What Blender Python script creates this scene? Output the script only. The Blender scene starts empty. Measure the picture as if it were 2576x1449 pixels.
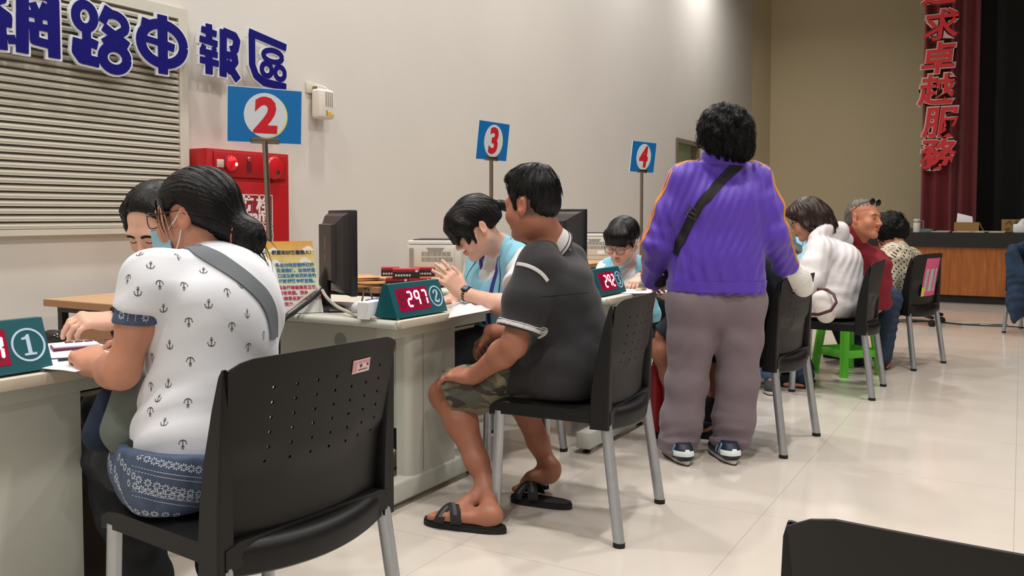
import bpy, bmesh, math, random
import numpy as np
from mathutils import Vector, Matrix
from mathutils.bvhtree import BVHTree

random.seed(7)
rng = np.random.default_rng(7)
SC = bpy.context.scene
COL = SC.collection
PI = math.pi

# ------------------------------------------------------------------ camera
# world: X runs along the left wall away from the camera, Y points at that wall, Z up
FPX = 2200.0                       # focal length in pixels of the 2576 px wide frame
YAW = math.atan(1282 / FPX)
PITCH = math.radians(2.5)
CAM_H = 1.10
Y0 = 541 + FPX * math.tan(PITCH)   # row of the principal point
cam_data = bpy.data.cameras.new('camera')
cam = bpy.data.objects.new('camera', cam_data)
COL.objects.link(cam)
cam.location = (0, 0, CAM_H)
cam.rotation_euler = (PI / 2 - PITCH, 0, YAW - PI / 2)
cam_data.sensor_width = 36
cam_data.lens = FPX / 2576 * 36
cam_data.shift_y = (Y0 - 724.5) / 2576
cam_data.clip_start = 0.05
cam_data.clip_end = 100
SC.camera = cam

# ------------------------------------------------------------------ light
SC.view_settings.view_transform = 'Standard'
SC.view_settings.look = 'None'
SC.view_settings.exposure = 0.0
SC.view_settings.gamma = 1.0
SC.view_settings.use_curve_mapping = False
world = bpy.data.worlds.new('world')
SC.world = world
world.use_nodes = True
world.node_tree.nodes['Background'].inputs[0].default_value = (0.9, 0.95, 1.0, 1)
world.node_tree.nodes['Background'].inputs[1].default_value = 0.05

CEIL = 5.4
LAMP = 0.24
def ceiling_lamp(x, y, power, radius=0.14, col=(1.0, 0.965, 0.925), spread=150):
    ld = bpy.data.lights.new('ceiling_lamp', 'AREA')
    ld.shape = 'DISK'
    ld.size = radius * 2
    ld.energy = power
    ld.color = col
    ld.spread = math.radians(spread)
    lo = bpy.data.objects.new('ceiling_lamp', ld)
    lo.location = (x, y, CEIL - 0.05)
    COL.objects.link(lo)
    return lo

for lx, ly, lp in ((-0.6, 3.25, 170), (2.0, 3.25, 210), (4.55, 3.25, 250), (7.2, 3.25, 230), (9.8, 3.25, 180), (12.6, 3.4, 220),
                   (-0.8, 0.6, 220), (2.2, 0.4, 270), (5.2, 0.2, 250), (8.2, 0.0, 140),
                   (-0.8, -3.2, 200), (2.2, -3.2, 220), (5.2, -3.2, 150)):
    ceiling_lamp(lx, ly, lp * LAMP)

# ------------------------------------------------------------------ pixel rays -> points at real depths in the hall
FH = Vector((math.cos(YAW), math.sin(YAW), 0))
RT = Vector((math.sin(YAW), -math.cos(YAW), 0))
UP = Vector((0, 0, 1))
FC = FH * math.cos(PITCH) - UP * math.sin(PITCH)
UC = FH * math.sin(PITCH) + UP * math.cos(PITCH)
CAM = Vector((0, 0, CAM_H))

def ray(px, py):
    return FC + RT * ((px - 1288) / FPX) + UC * ((Y0 - py) / FPX)
def P(px, py, d):                 # point at horizontal distance d ahead of the camera
    r = ray(px, py)
    return CAM + r * (d / r.dot(FH))
def PZ(px, py, z):
    r = ray(px, py)
    return CAM + r * ((z - CAM_H) / r.z)
def PX(px, py, x):
    r = ray(px, py)
    return CAM + r * (x / r.x)
def PY(px, py, y):
    r = ray(px, py)
    return CAM + r * (y / r.y)
def V(*a):
    return Vector(a[0]) if len(a) == 1 else Vector(a)

# ------------------------------------------------------------------ materials
def new_mat(name):
    m = bpy.data.materials.new(name)
    m.use_nodes = True
    return m, m.node_tree, m.node_tree.nodes['Principled BSDF']

def srgb(r, g, b):
    f = lambda c: (c / 255 / 12.92) if c / 255 <= 0.04045 else ((c / 255 + 0.055) / 1.055) ** 2.4
    return (f(r), f(g), f(b), 1)

def ramp(nt, stops, interp='LINEAR'):
    n = nt.nodes.new('ShaderNodeValToRGB')
    n.color_ramp.interpolation = interp
    e = n.color_ramp.elements
    while len(e) < len(stops):
        e.new(0.5)
    for i, (p, c) in enumerate(stops):
        e[i].position = p
        e[i].color = c
    return n

def M_(name, col, rough=0.5, metal=0.0, var=0.0, vscale=6.0, bump=0.0, bscale=60.0, spec=0.5, sss=0.0, stretch=(1, 1, 1), sheen=0.0, coat=0.0):
    """plain procedural material: base colour with optional noise variation and bump"""
    m, nt, b = new_mat(name)
    L = nt.links
    b.inputs['Base Color'].default_value = col
    b.inputs['Roughness'].default_value = rough
    b.inputs['Metallic'].default_value = metal
    b.inputs['Specular IOR Level'].default_value = spec
    if sss:
        b.inputs['Subsurface Weight'].default_value = sss
        b.inputs['Subsurface Radius'].default_value = (0.012, 0.005, 0.003)
    if sheen:
        b.inputs['Sheen Weight'].default_value = sheen
    if coat:
        b.inputs['Coat Weight'].default_value = coat
    if var or bump:
        tc = nt.nodes.new('ShaderNodeTexCoord')
        mp = nt.nodes.new('ShaderNodeMapping')
        mp.inputs['Scale'].default_value = stretch
        L.new(tc.outputs['Object'], mp.inputs['Vector'])
    if var:
        n = nt.nodes.new('ShaderNodeTexNoise')
        n.inputs['Scale'].default_value = vscale
        n.inputs['Detail'].default_value = 5
        L.new(mp.outputs[0], n.inputs['Vector'])
        c1 = [max(0, c * (1 - var)) for c in col[:3]] + [1]
        c2 = [min(1, c * (1 + var)) for c in col[:3]] + [1]
        rp = ramp(nt, [(0.3, c1), (0.7, c2)])
        L.new(n.outputs['Fac'], rp.inputs['Fac'])
        L.new(rp.outputs['Color'], b.inputs['Base Color'])
    if bump:
        n2 = nt.nodes.new('ShaderNodeTexNoise')
        n2.inputs['Scale'].default_value = bscale
        n2.inputs['Detail'].default_value = 4
        L.new(mp.outputs[0], n2.inputs['Vector'])
        bp = nt.nodes.new('ShaderNodeBump')
        bp.inputs['Strength'].default_value = bump
        bp.inputs['Distance'].default_value = 0.01
        L.new(n2.outputs['Fac'], bp.inputs['Height'])
        L.new(bp.outputs['Normal'], b.inputs['Normal'])
    return m

def emit_mat(name, col, strength):
    m, nt, b = new_mat(name)
    b.inputs['Base Color'].default_value = (0, 0, 0, 1)
    b.inputs['Emission Color'].default_value = col
    b.inputs['Emission Strength'].default_value = strength
    return m

# ------------------------------------------------------------------ mesh collecting
class MB:
    def __init__(s):
        s.v, s.f, s.m = [], [], []
    def add(s, vs, fs, mi=0):
        o = len(s.v)
        s.v += [tuple(v) for v in vs]
        s.f += [tuple(i + o for i in f) for f in fs]
        s.m += [mi] * len(fs)
        return s
    def bm(s, b, mi=0, T=None):
        b.verts.index_update()
        vs = [(T @ v.co) if T is not None else v.co.copy() for v in b.verts]
        s.add(vs, [[v.index for v in f.verts] for f in b.faces], mi)
        b.free()
        return s
    def box(s, c, size, r=0.0, T=None, mi=0, seg=2):
        """box centred at c, edges rounded by r"""
        b = bmesh.new()
        bmesh.ops.create_cube(b, size=1)
        for v in b.verts:
            v.co = Vector((v.co.x * size[0], v.co.y * size[1], v.co.z * size[2]))
        if r > 0:
            bmesh.ops.bevel(b, geom=list(b.edges), offset=r, segments=seg, affect='EDGES', profile=0.5, clamp_overlap=True)
        M = Matrix.Translation(Vector(c))
        return s.bm(b, mi, (T @ M) if T is not None else M)
    def span(s, lo, hi, r=0.0, T=None, mi=0, seg=2):
        c = [(a + b) / 2 for a, b in zip(lo, hi)]
        return s.box(c, [abs(b - a) for a, b in zip(lo, hi)], r, T, mi, seg)
    def tube(s, pts, r, n=10, caps=True, mi=0, sq=1.0, axis=None, closed=False):
        """swept tube along pts; r a number or list; sq flattens it along axis"""
        pts = [Vector(p) for p in pts]
        N = len(pts)
        rs = r if isinstance(r, (list, tuple)) else [r] * N
        up = None
        rings = []
        for i, p in enumerate(pts):
            a = pts[(i - 1) % N] if (closed or i > 0) else pts[i]
            b = pts[(i + 1) % N] if (closed or i < N - 1) else pts[i]
            t = (b - a).normalized()
            if axis is not None:
                u = Vector(axis) - t * t.dot(Vector(axis))
                u.normalize()
            elif up is None:
                u = t.orthogonal().normalized()
            else:
                u = (up - t * t.dot(up)).normalized()
            up = u
            w = t.cross(u)
            rings.append([p + u * (math.cos(2 * PI * k / n) * rs[i] * sq) + w * (math.sin(2 * PI * k / n) * rs[i]) for k in range(n)])
        vs = [v for rg in rings for v in rg]
        fs = []
        for i in range(N if closed else N - 1):
            j = (i + 1) % N
            for k in range(n):
                k2 = (k + 1) % n
                fs.append((i * n + k, i * n + k2, j * n + k2, j * n + k))
        if caps and not closed:
            fs.append(tuple(range(n - 1, -1, -1)))
            fs.append(tuple((N - 1) * n + k for k in range(n)))
        return s.add(vs, fs, mi)
    def loft(s, loops, mi=0, caps=True):
        n = len(loops[0])
        vs = [v for l in loops for v in l]
        fs = []
        for i in range(len(loops) - 1):
            for k in range(n):
                k2 = (k + 1) % n
                fs.append((i * n + k, i * n + k2, (i + 1) * n + k2, (i + 1) * n + k))
        if caps:
            fs.append(tuple(range(n - 1, -1, -1)))
            fs.append(tuple((len(loops) - 1) * n + k for k in range(n)))
        return s.add(vs, fs, mi)
    def prism(s, poly, o, ex, ey, depth, mi=0, back=0.0):
        """polygon in the (ex, ey) plane at o, thickened along ex x ey"""
        o, ex, ey = Vector(o), Vector(ex), Vector(ey)
        n = ex.cross(ey).normalized()
        k = len(poly)
        vs = [o + ex * x + ey * y + n * depth for x, y in poly] + [o + ex * x + ey * y - n * back for x, y in poly]
        fs = [tuple(range(k)), tuple(range(2 * k - 1, k - 1, -1))]
        fs += [(i, i + k, (i + 1) % k + k, (i + 1) % k) for i in range(k)]
        return s.add(vs, fs, mi)
    def lathe(s, prof, c=(0, 0, 0), T=None, n=24, mi=0):
        """profile of (radius, height) turned about the local Z axis"""
        c = Vector(c)
        vs = []
        for r, z in prof:
            for k in range(n):
                a = 2 * PI * k / n
                p = Vector((r * math.cos(a), r * math.sin(a), z)) + c
                vs.append((T @ p) if T is not None else p)
        fs = []
        for i in range(len(prof) - 1):
            for k in range(n):
                k2 = (k + 1) % n
                fs.append((i * n + k, i * n + k2, (i + 1) * n + k2, (i + 1) * n + k))
        fs.append(tuple(range(n - 1, -1, -1)))
        fs.append(tuple((len(prof) - 1) * n + k for k in range(n)))
        return s.add(vs, fs, mi)
    def ball(s, c, r, n=16, mi=0, T=None):
        r = r if isinstance(r, (tuple, list)) else (r, r, r)
        b = bmesh.new()
        bmesh.ops.create_uvsphere(b, u_segments=n, v_segments=max(6, n // 2), radius=1)
        for v in b.verts:
            v.co = Vector((v.co.x * r[0], v.co.y * r[1], v.co.z * r[2])) + Vector(c)
        return s.bm(b, mi, T)

ORG = {}
def tag(o, label=None, cat=None, group=None, kind=None):
    if label: o['label'] = label
    if cat: o['category'] = cat
    if group: o['group'] = group
    if kind: o['kind'] = kind
    return o

def obj(name, mb, mats, parent=None, smooth=35, local=False, loc=None):
    """link one mesh object. With a parent its vertices are given in world space unless local"""
    me = bpy.data.meshes.new(name)
    off = Vector((0, 0, 0))
    if parent is not None and not local:
        off = ORG.get(parent.name, Vector((0, 0, 0)))
    elif parent is None and loc is not None:
        off = Vector(loc)
    vs = mb.v if off.length == 0 else [(v[0] - off.x, v[1] - off.y, v[2] - off.z) for v in mb.v]
    me.from_pydata(vs, [], mb.f)
    for m in (mats if isinstance(mats, (list, tuple)) else [mats]):
        me.materials.append(m)
    if any(mb.m):
        me.polygons.foreach_set('material_index', mb.m)
    if smooth:
        me.polygons.foreach_set('use_smooth', [True] * len(me.polygons))
        me.set_sharp_from_angle(angle=math.radians(smooth))
    me.update()
    o = bpy.data.objects.new(name, me)
    COL.objects.link(o)
    if parent is not None:
        o.parent = parent
        ORG[o.name] = ORG.get(parent.name, Vector((0, 0, 0)))
    else:
        o.location = off
        ORG[o.name] = off
    return o

def thing(name, loc, label, cat, group=None, rz=0.0):
    o = bpy.data.objects.new(name, None)
    o.empty_display_size = 0.1
    COL.objects.link(o)
    o.location = loc
    o.rotation_euler = (0, 0, rz)
    ORG[o.name] = Vector(loc)
    return tag(o, label, cat, group)

def struct(name, mb, mats, smooth=35):
    return tag(obj(name, mb, mats, None, smooth), kind='structure')

def copy_tree(o, parent=None):
    c = o.copy()
    COL.objects.link(c)
    if parent is not None:
        c.parent = parent
    for ch in list(o.children):
        copy_tree(ch, c)
    return c

# ------------------------------------------------------------------ lettering
def text_shape(s, size=1.0, bold=0.0, depth=0.001, shear=0.0, align='CENTER', width=1.0, res=3, spacing=1.0, line=1.0):
    cu = bpy.data.curves.new('lettering', 'FONT')
    cu.body = s
    cu.size = size
    cu.align_x = align
    cu.align_y = 'CENTER'
    cu.offset = bold
    cu.extrude = depth
    cu.shear = shear
    cu.resolution_u = res
    cu.space_character = spacing
    cu.space_line = line
    t = bpy.data.objects.new('lettering', cu)
    COL.objects.link(t)
    dg = bpy.context.evaluated_depsgraph_get()
    me = bpy.data.meshes.new_from_object(t.evaluated_get(dg))
    vs = [(v.co.x * width, v.co.y, v.co.z) for v in me.vertices]
    fs = [tuple(p.vertices) for p in me.polygons]
    bpy.data.objects.remove(t)
    bpy.data.curves.remove(cu)
    bpy.data.meshes.remove(me)
    return vs, fs

def place(vf, o, ex, ey, centre=False):
    vs, fs = vf
    o, ex, ey = Vector(o), Vector(ex).normalized(), Vector(ey).normalized()
    n = ex.cross(ey).normalized()
    dx = dy = 0
    if centre and vs:
        xs = [v[0] for v in vs]; ys = [v[1] for v in vs]
        dx, dy = (min(xs) + max(xs)) / 2, (min(ys) + max(ys)) / 2
    return [o + ex * (x - dx) + ey * (y - dy) + n * z for x, y, z in vs], fs

def circle_poly(r, n=40, cx=0, cy=0, ry=None):
    ry = r if ry is None else ry
    return [(cx + r * math.cos(2 * PI * k / n), cy + ry * math.sin(2 * PI * k / n)) for k in range(n)]

def ring(mb, r0, r1, o, ex, ey, depth, n=40, mi=0, ratio=1.0):
    """flat annulus with thickness"""
    o, ex, ey = Vector(o), Vector(ex), Vector(ey)
    nn = ex.cross(ey).normalized()
    vs, fs = [], []
    for k in range(n):
        c, s_ = math.cos(2 * PI * k / n), math.sin(2 * PI * k / n)
        for r in (r0, r1):
            for h in (depth, 0):
                vs.append(o + ex * (r * c) + ey * (r * s_ * ratio) + nn * h)
    for k in range(n):
        a, b = 4 * k, 4 * ((k + 1) % n)
        fs += [(a, a + 2, b + 2, b), (a + 2, a + 3, b + 3, b + 2), (a + 1, a, b, b + 1), (a + 3, a + 1, b + 1, b + 3)]
    return mb.add(vs, fs, mi)
# ------------------------------------------------------------------ implicit modelling for bodies, clothes and hair
def npv(v):
    return np.array((v[0], v[1], v[2]), dtype=np.float32)

class SDF:
    def __init__(s):
        s.p = []
    def _add(s, fn, lo, hi, k, op):
        s.p.append((fn, np.array(lo, np.float32), np.array(hi, np.float32), k, op))
        return s
    def cap(s, a, b, r1, r2=None, k=0.02, op='u', n=None, sq=1.0, clip=None):
        """tapered capsule a->b; flattened by sq along n; clip = [(point, normal)] keeps the side behind the normal"""
        r2 = r1 if r2 is None else r2
        a, b = npv(a), npv(b)
        nn = None
        if n is not None and sq != 1.0:
            nn = npv(Vector(n).normalized())
        def fn(X, Y, Z):
            q = [X - a[0], Y - a[1], Z - a[2]]
            ba = b - a
            if nn is not None:
                dn = q[0] * nn[0] + q[1] * nn[1] + q[2] * nn[2]
                q = [q[i] + (sq - 1) * nn[i] * dn for i in range(3)]
                ba = ba + (sq - 1) * nn * float(ba @ nn)
            l2 = max(float(ba @ ba), 1e-9)
            t = np.clip((q[0] * ba[0] + q[1] * ba[1] + q[2] * ba[2]) / l2, 0, 1)
            d = np.sqrt((q[0] - ba[0] * t) ** 2 + (q[1] - ba[1] * t) ** 2 + (q[2] - ba[2] * t) ** 2) - (r1 + (r2 - r1) * t)
            if nn is not None and sq > 1:
                d = d / (0.5 + 0.5 * sq)
            if clip:
                for cp, cn in clip:
                    cn = Vector(cn).normalized()
                    d = np.maximum(d, (X - cp[0]) * cn[0] + (Y - cp[1]) * cn[1] + (Z - cp[2]) * cn[2])
            return d
        R = max(r1, r2) * (1 if sq >= 1 else 1 / sq)
        return s._add(fn, np.minimum(a, b) - R, np.maximum(a, b) + R, k, op)
    def chain(s, pts, rs, k=0.02, **kw):
        for i in range(len(pts) - 1):
            s.cap(pts[i], pts[i + 1], rs[i], rs[i + 1], k, **kw)
        return s
    def ell(s, c, r, R=None, k=0.02, op='u', clip=None):
        """ellipsoid with half axes r along the columns of R"""
        c = npv(c)
        Rm = np.eye(3, dtype=np.float32) if R is None else np.array([[R[i][j] for j in range(3)] for i in range(3)], np.float32)
        r = np.array(r, np.float32)
        def fn(X, Y, Z):
            q = [X - c[0], Y - c[1], Z - c[2]]
            l = [q[0] * Rm[0, j] + q[1] * Rm[1, j] + q[2] * Rm[2, j] for j in range(3)]
            k0 = np.sqrt((l[0] / r[0]) ** 2 + (l[1] / r[1]) ** 2 + (l[2] / r[2]) ** 2)
            k1 = np.sqrt((l[0] / r[0] ** 2) ** 2 + (l[1] / r[1] ** 2) ** 2 + (l[2] / r[2] ** 2) ** 2)
            d = k0 * (k0 - 1) / np.maximum(k1, 1e-6)
            if clip:
                for cp, cn in clip:
                    cn = Vector(cn).normalized()
                    d = np.maximum(d, (X - cp[0]) * cn[0] + (Y - cp[1]) * cn[1] + (Z - cp[2]) * cn[2])
            return d
        R0 = float(r.max())
        return s._add(fn, c - R0, c + R0, k, op)
    def cut(s, p, n):
        """remove everything on the side the normal n points to"""
        p, n = Vector(p), Vector(n).normalized()
        def fn(X, Y, Z):
            return (X - p[0]) * n[0] + (Y - p[1]) * n[1] + (Z - p[2]) * n[2]
        s.p.append((fn, None, None, 0, 'cut'))
        return s
    def grid(s, h):
        lo = np.min([q[1] for q in s.p if q[4] == 'u'], axis=0) - 4 * h
        hi = np.max([q[2] for q in s.p if q[4] == 'u'], axis=0) + 4 * h
        n = np.ceil((hi - lo) / h).astype(int) + 1
        F = np.full(n, 1.0, np.float32)
        ax = [lo[i] + h * np.arange(n[i], dtype=np.float32) for i in range(3)]
        for fn, l, u, k, op in s.p:
            if op == 'cut':
                d = fn(ax[0][:, None, None], ax[1][None, :, None], ax[2][None, None, :])
                np.maximum(F, d, out=F)
                continue
            pad = k + 3 * h
            i0 = np.clip(np.floor((l - pad - lo) / h).astype(int), 0, n)
            i1 = np.clip(np.ceil((u + pad - lo) / h).astype(int) + 1, 0, n)
            if np.any(i1 <= i0):
                continue
            sl = tuple(slice(i0[i], i1[i]) for i in range(3))
            d = fn(ax[0][sl[0]][:, None, None], ax[1][sl[1]][None, :, None], ax[2][sl[2]][None, None, :]).astype(np.float32)
            G = F[sl]
            if op == 'u':
                if k > 0:
                    hh = np.maximum(k - np.abs(G - d), 0) / k
                    F[sl] = np.minimum(G, d) - hh * hh * (k * 0.25)
                else:
                    F[sl] = np.minimum(G, d)
            else:
                d = -d
                if k > 0:
                    hh = np.maximum(k - np.abs(G - d), 0) / k
                    F[sl] = np.maximum(G, d) + hh * hh * (k * 0.25)
                else:
                    F[sl] = np.maximum(G, d)
        s.F, s.lo, s.h = F, lo, h
        return s
    def mesh(s, h=0.005, smooth=1):
        s.grid(h)
        v, q = surface_nets(s.F, s.lo, s.h)
        for _ in range(smooth):
            v = relax(v, q, 0.5)
        return v, q

def surface_nets(F, lo, h):
    S = F < 0
    n = F.shape
    c = [slice(0, -1), slice(1, None)]
    any_ = np.zeros([m - 1 for m in n], bool)
    all_ = np.ones([m - 1 for m in n], bool)
    for i in (0, 1):
        for j in (0, 1):
            for k in (0, 1):
                q = S[c[i], c[j], c[k]]
                any_ |= q
                all_ &= q
    act = any_ & ~all_
    I, J, K = np.nonzero(act)
    idx = np.full(act.shape, -1, np.int32)
    idx[I, J, K] = np.arange(len(I), dtype=np.int32)
    corner = np.stack([F[I + i, J + j, K + k] for i in (0, 1) for j in (0, 1) for k in (0, 1)], 1)
    cp = np.array([(i, j, k) for i in (0, 1) for j in (0, 1) for k in (0, 1)], np.float32)
    acc = np.zeros((len(I), 3), np.float32)
    cnt = np.zeros(len(I), np.float32)
    for a in range(8):
        for b in range(a + 1, 8):
            if np.abs(cp[a] - cp[b]).sum() != 1:
                continue
            fa, fb = corner[:, a], corner[:, b]
            x = (fa < 0) != (fb < 0)
            t = np.where(x, fa / np.where(x, fa - fb, 1), 0)
            acc += np.where(x[:, None], cp[a] + (cp[b] - cp[a]) * t[:, None], 0)
            cnt += x
    v = acc / cnt[:, None] + np.stack([I, J, K], 1)
    v = v * h + lo
    quads = []
    for ax in range(3):
        o1, o2 = [(1, 2), (2, 0), (0, 1)][ax]
        sl_a = [slice(1, m - 1) for m in n]
        sl_b = [slice(1, m - 1) for m in n]
        sl_a[ax] = slice(0, n[ax] - 1)
        sl_b[ax] = slice(1, n[ax])
        A, B = S[tuple(sl_a)], S[tuple(sl_b)]
        E = np.nonzero(A != B)
        fl = A[E]
        e = [E[0].copy(), E[1].copy(), E[2].copy()]
        for d in range(3):
            if d != ax:
                e[d] = e[d] + 1
        def cell(d1, d2):
            g = [e[0], e[1], e[2]]
            g[o1] = g[o1] - d1
            g[o2] = g[o2] - d2
            return idx[g[0], g[1], g[2]]
        q = np.stack([cell(1, 1), cell(0, 1), cell(0, 0), cell(1, 0)], 1)
        q = np.where(fl[:, None], q, q[:, ::-1])
        quads.append(q)
    return v, np.concatenate(quads)

def relax(v, q, f):
    acc = np.zeros_like(v)
    cnt = np.zeros(len(v), np.float32)
    for a in range(4):
        i, j = q[:, a], q[:, (a + 1) % 4]
        for d in range(3):
            acc[:, d] += np.bincount(i, v[j, d], len(v)).astype(np.float32)
        cnt += np.bincount(i, minlength=len(v))
    return v * (1 - f) + acc / np.maximum(cnt, 1)[:, None] * f

def normals(v, q):
    n = np.cross(v[q[:, 2]] - v[q[:, 0]], v[q[:, 3]] - v[q[:, 1]])
    out = np.zeros_like(v)
    for a in range(4):
        for d in range(3):
            out[:, d] += np.bincount(q[:, a], n[:, d], len(v)).astype(np.float32)
    return out / np.maximum(np.linalg.norm(out, axis=1), 1e-9)[:, None]

def folds(v, q, waves):
    """push the surface along its normals by warped ripples: waves = [(amplitude, direction, wavelength, centre or None, reach)]"""
    n = normals(v, q)
    d = np.zeros(len(v), np.float32)
    for i, w in enumerate(waves):
        amp, di, wl = w[:3]
        di = npv(Vector(di).normalized())
        ph = v @ di * (2 * PI / wl)
        ph = ph + 1.6 * np.sin(v @ np.array((5.1 + i, 9.7, -4.3), np.float32) * 1.7 + i) + 0.9 * np.sin(v @ np.array((-13.0, 8.0 + i, 17.0), np.float32) + 2 * i)
        f = np.sin(ph)
        f = np.sign(f) * np.abs(f) ** 0.8
        m = 0.55 + 0.45 * np.sin(v @ np.array((7.0, -6.0, 9.0 + i), np.float32) + 3 * i)
        if len(w) > 3 and w[3] is not None:
            r = np.linalg.norm(v - npv(w[3]), axis=1) / w[4]
            m = m * np.exp(-r * r)
        d += amp * f * m
    return v + n * d[:, None]

def np_obj(name, v, q, mats, parent=None, loc=None, extra=None, attr=None, sharp=None):
    """object from numpy vertices and quads; extra = MB whose faces are appended (material index kept)"""
    me = bpy.data.meshes.new(name)
    off = np.zeros(3, np.float32)
    if parent is not None:
        off = npv(ORG.get(parent.name, (0, 0, 0)))
    elif loc is not None:
        off = npv(loc)
    vs = v - off
    nq = len(q)
    loops = q.reshape(-1).astype(np.int32)
    starts = (np.arange(nq) * 4).astype(np.int32)
    mi = np.zeros(nq, np.int32)
    if extra is not None and extra.f:
        ev = np.array(extra.v, np.float32) - off
        base = len(vs)
        vs = np.concatenate([vs, ev])
        el, es = [], []
        pos = len(loops)
        for f in extra.f:
            es.append(pos)
            el += [i + base for i in f]
            pos += len(f)
        loops = np.concatenate([loops, np.array(el, np.int32)])
        starts = np.concatenate([starts, np.array(es, np.int32)])
        mi = np.concatenate([mi, np.array(extra.m, np.int32)])
    me.vertices.add(len(vs))
    me.vertices.foreach_set('co', vs.astype(np.float32).reshape(-1))
    me.loops.add(len(loops))
    me.loops.foreach_set('vertex_index', loops)
    me.polygons.add(len(starts))
    me.polygons.foreach_set('loop_start', starts)
    me.polygons.foreach_set('material_index', mi)
    me.polygons.foreach_set('use_smooth', np.ones(len(starts), bool))
    for m in (mats if isinstance(mats, (list, tuple)) else [mats]):
        me.materials.append(m)
    me.update(calc_edges=True)
    me.validate()
    if sharp:
        me.set_sharp_from_angle(angle=math.radians(sharp))
    if attr is not None:
        ca = me.color_attributes.new('tint', 'FLOAT_COLOR', 'POINT')
        buf = np.ones((len(vs), 4), np.float32)
        buf[:len(attr), :3] = attr
        ca.data.foreach_set('color', buf.reshape(-1))
    o = bpy.data.objects.new(name, me)
    COL.objects.link(o)
    if parent is not None:
        o.parent = parent
        ORG[o.name] = Vector(off.tolist())
    else:
        o.location = off.tolist()
        ORG[o.name] = Vector(off.tolist())
    return o

def bvh_of(v, q):
    return BVHTree.FromPolygons([tuple(x) for x in v.tolist()], [tuple(x) for x in q.tolist()])

def ribbon(bvh, pts, w, mb, mi=0, lift=0.002, thick=0.0015, steps=8, side=None, rays=None):
    """strap or stripe laid on a surface through pts (projected on the nearest surface point)"""
    pts = [Vector(p) for p in pts]
    path = []
    for i in range(len(pts) - 1):
        p0, p1, p2, p3 = pts[max(i - 1, 0)], pts[i], pts[i + 1], pts[min(i + 2, len(pts) - 1)]
        for k in range(steps):
            t = k / steps
            path.append(0.5 * ((2 * p1) + (p2 - p0) * t + (2 * p0 - 5 * p1 + 4 * p2 - p3) * t * t + (3 * p1 - p0 - 3 * p2 + p3) * t ** 3))
    path.append(pts[-1])
    on, nn = [], []
    for p in path:
        c, n, _, _ = bvh.find_nearest(p)
        on.append(c); nn.append(n)
    N = len(on)
    loops = []
    for i in range(N):
        t = (on[min(i + 1, N - 1)] - on[max(i - 1, 0)]).normalized()
        n = (nn[max(i - 1, 0)] + nn[i] + nn[min(i + 1, N - 1)]).normalized()
        sd = t.cross(n).normalized()
        row_t, row_b = [], []
        for u in (-1, -0.5, 0, 0.5, 1):
            c, n2, _, _ = bvh.find_nearest(on[i] + sd * (u * w / 2))
            if (c - on[i]).length > w:
                c, n2 = on[i] + sd * (u * w / 2), n
            row_t.append(c + n * lift + n * thick)
            row_b.append(c + n * (lift - 0.004))
        loops.append(row_t + row_b[::-1])
    mb.loft(loops, mi)
    return mb

def decal(bvh, c, ex, ey, polys, mb, mi=1, lift=0.0012):
    """thin print on a surface: polys in metres in the (ex, ey) plane around c"""
    c, ex, ey = Vector(c), Vector(ex), Vector(ey)
    for poly in polys:
        vs = []
        for x, y in poly:
            p, n, _, _ = bvh.find_nearest(c + ex * x + ey * y)
            vs.append(p + n * lift)
        mb.add(vs, [tuple(range(len(vs)))], mi)
# ------------------------------------------------------------------ common materials
WALL = M_('wall_paint', srgb(211, 207, 201), 0.75, var=0.02, vscale=1.5, bump=0.04, bscale=90)
WALLB = M_('back_wall_paint', srgb(196, 182, 150), 0.8, var=0.02, vscale=1.2, bump=0.04, bscale=90)
CEILM = M_('ceiling_paint', srgb(225, 222, 215), 0.9)
BLK = M_('black_plastic', srgb(15, 15, 16), 0.45, bump=0.05, bscale=260, spec=0.35)
BLK2 = M_('black_rubber', srgb(14, 14, 15), 0.7)
ALU = M_('silver_metal', srgb(176, 180, 186), 0.38, metal=0.75, var=0.05, vscale=30)
CHROME = M_('steel', srgb(150, 140, 128), 0.25, metal=0.9)
DESKM = M_('grey_green_metal', srgb(196, 200, 190), 0.5, var=0.02, vscale=4, bump=0.02, bscale=200)
DESKT = M_('desk_laminate', srgb(196, 190, 178), 0.45, var=0.03, vscale=10)
DESKE = M_('desk_edge', srgb(200, 190, 172), 0.5)
WHITE = M_('white_paper', srgb(236, 238, 242), 0.7, var=0.015, vscale=15)
INK = M_('dark_print', srgb(40, 40, 48), 0.6)

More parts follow.
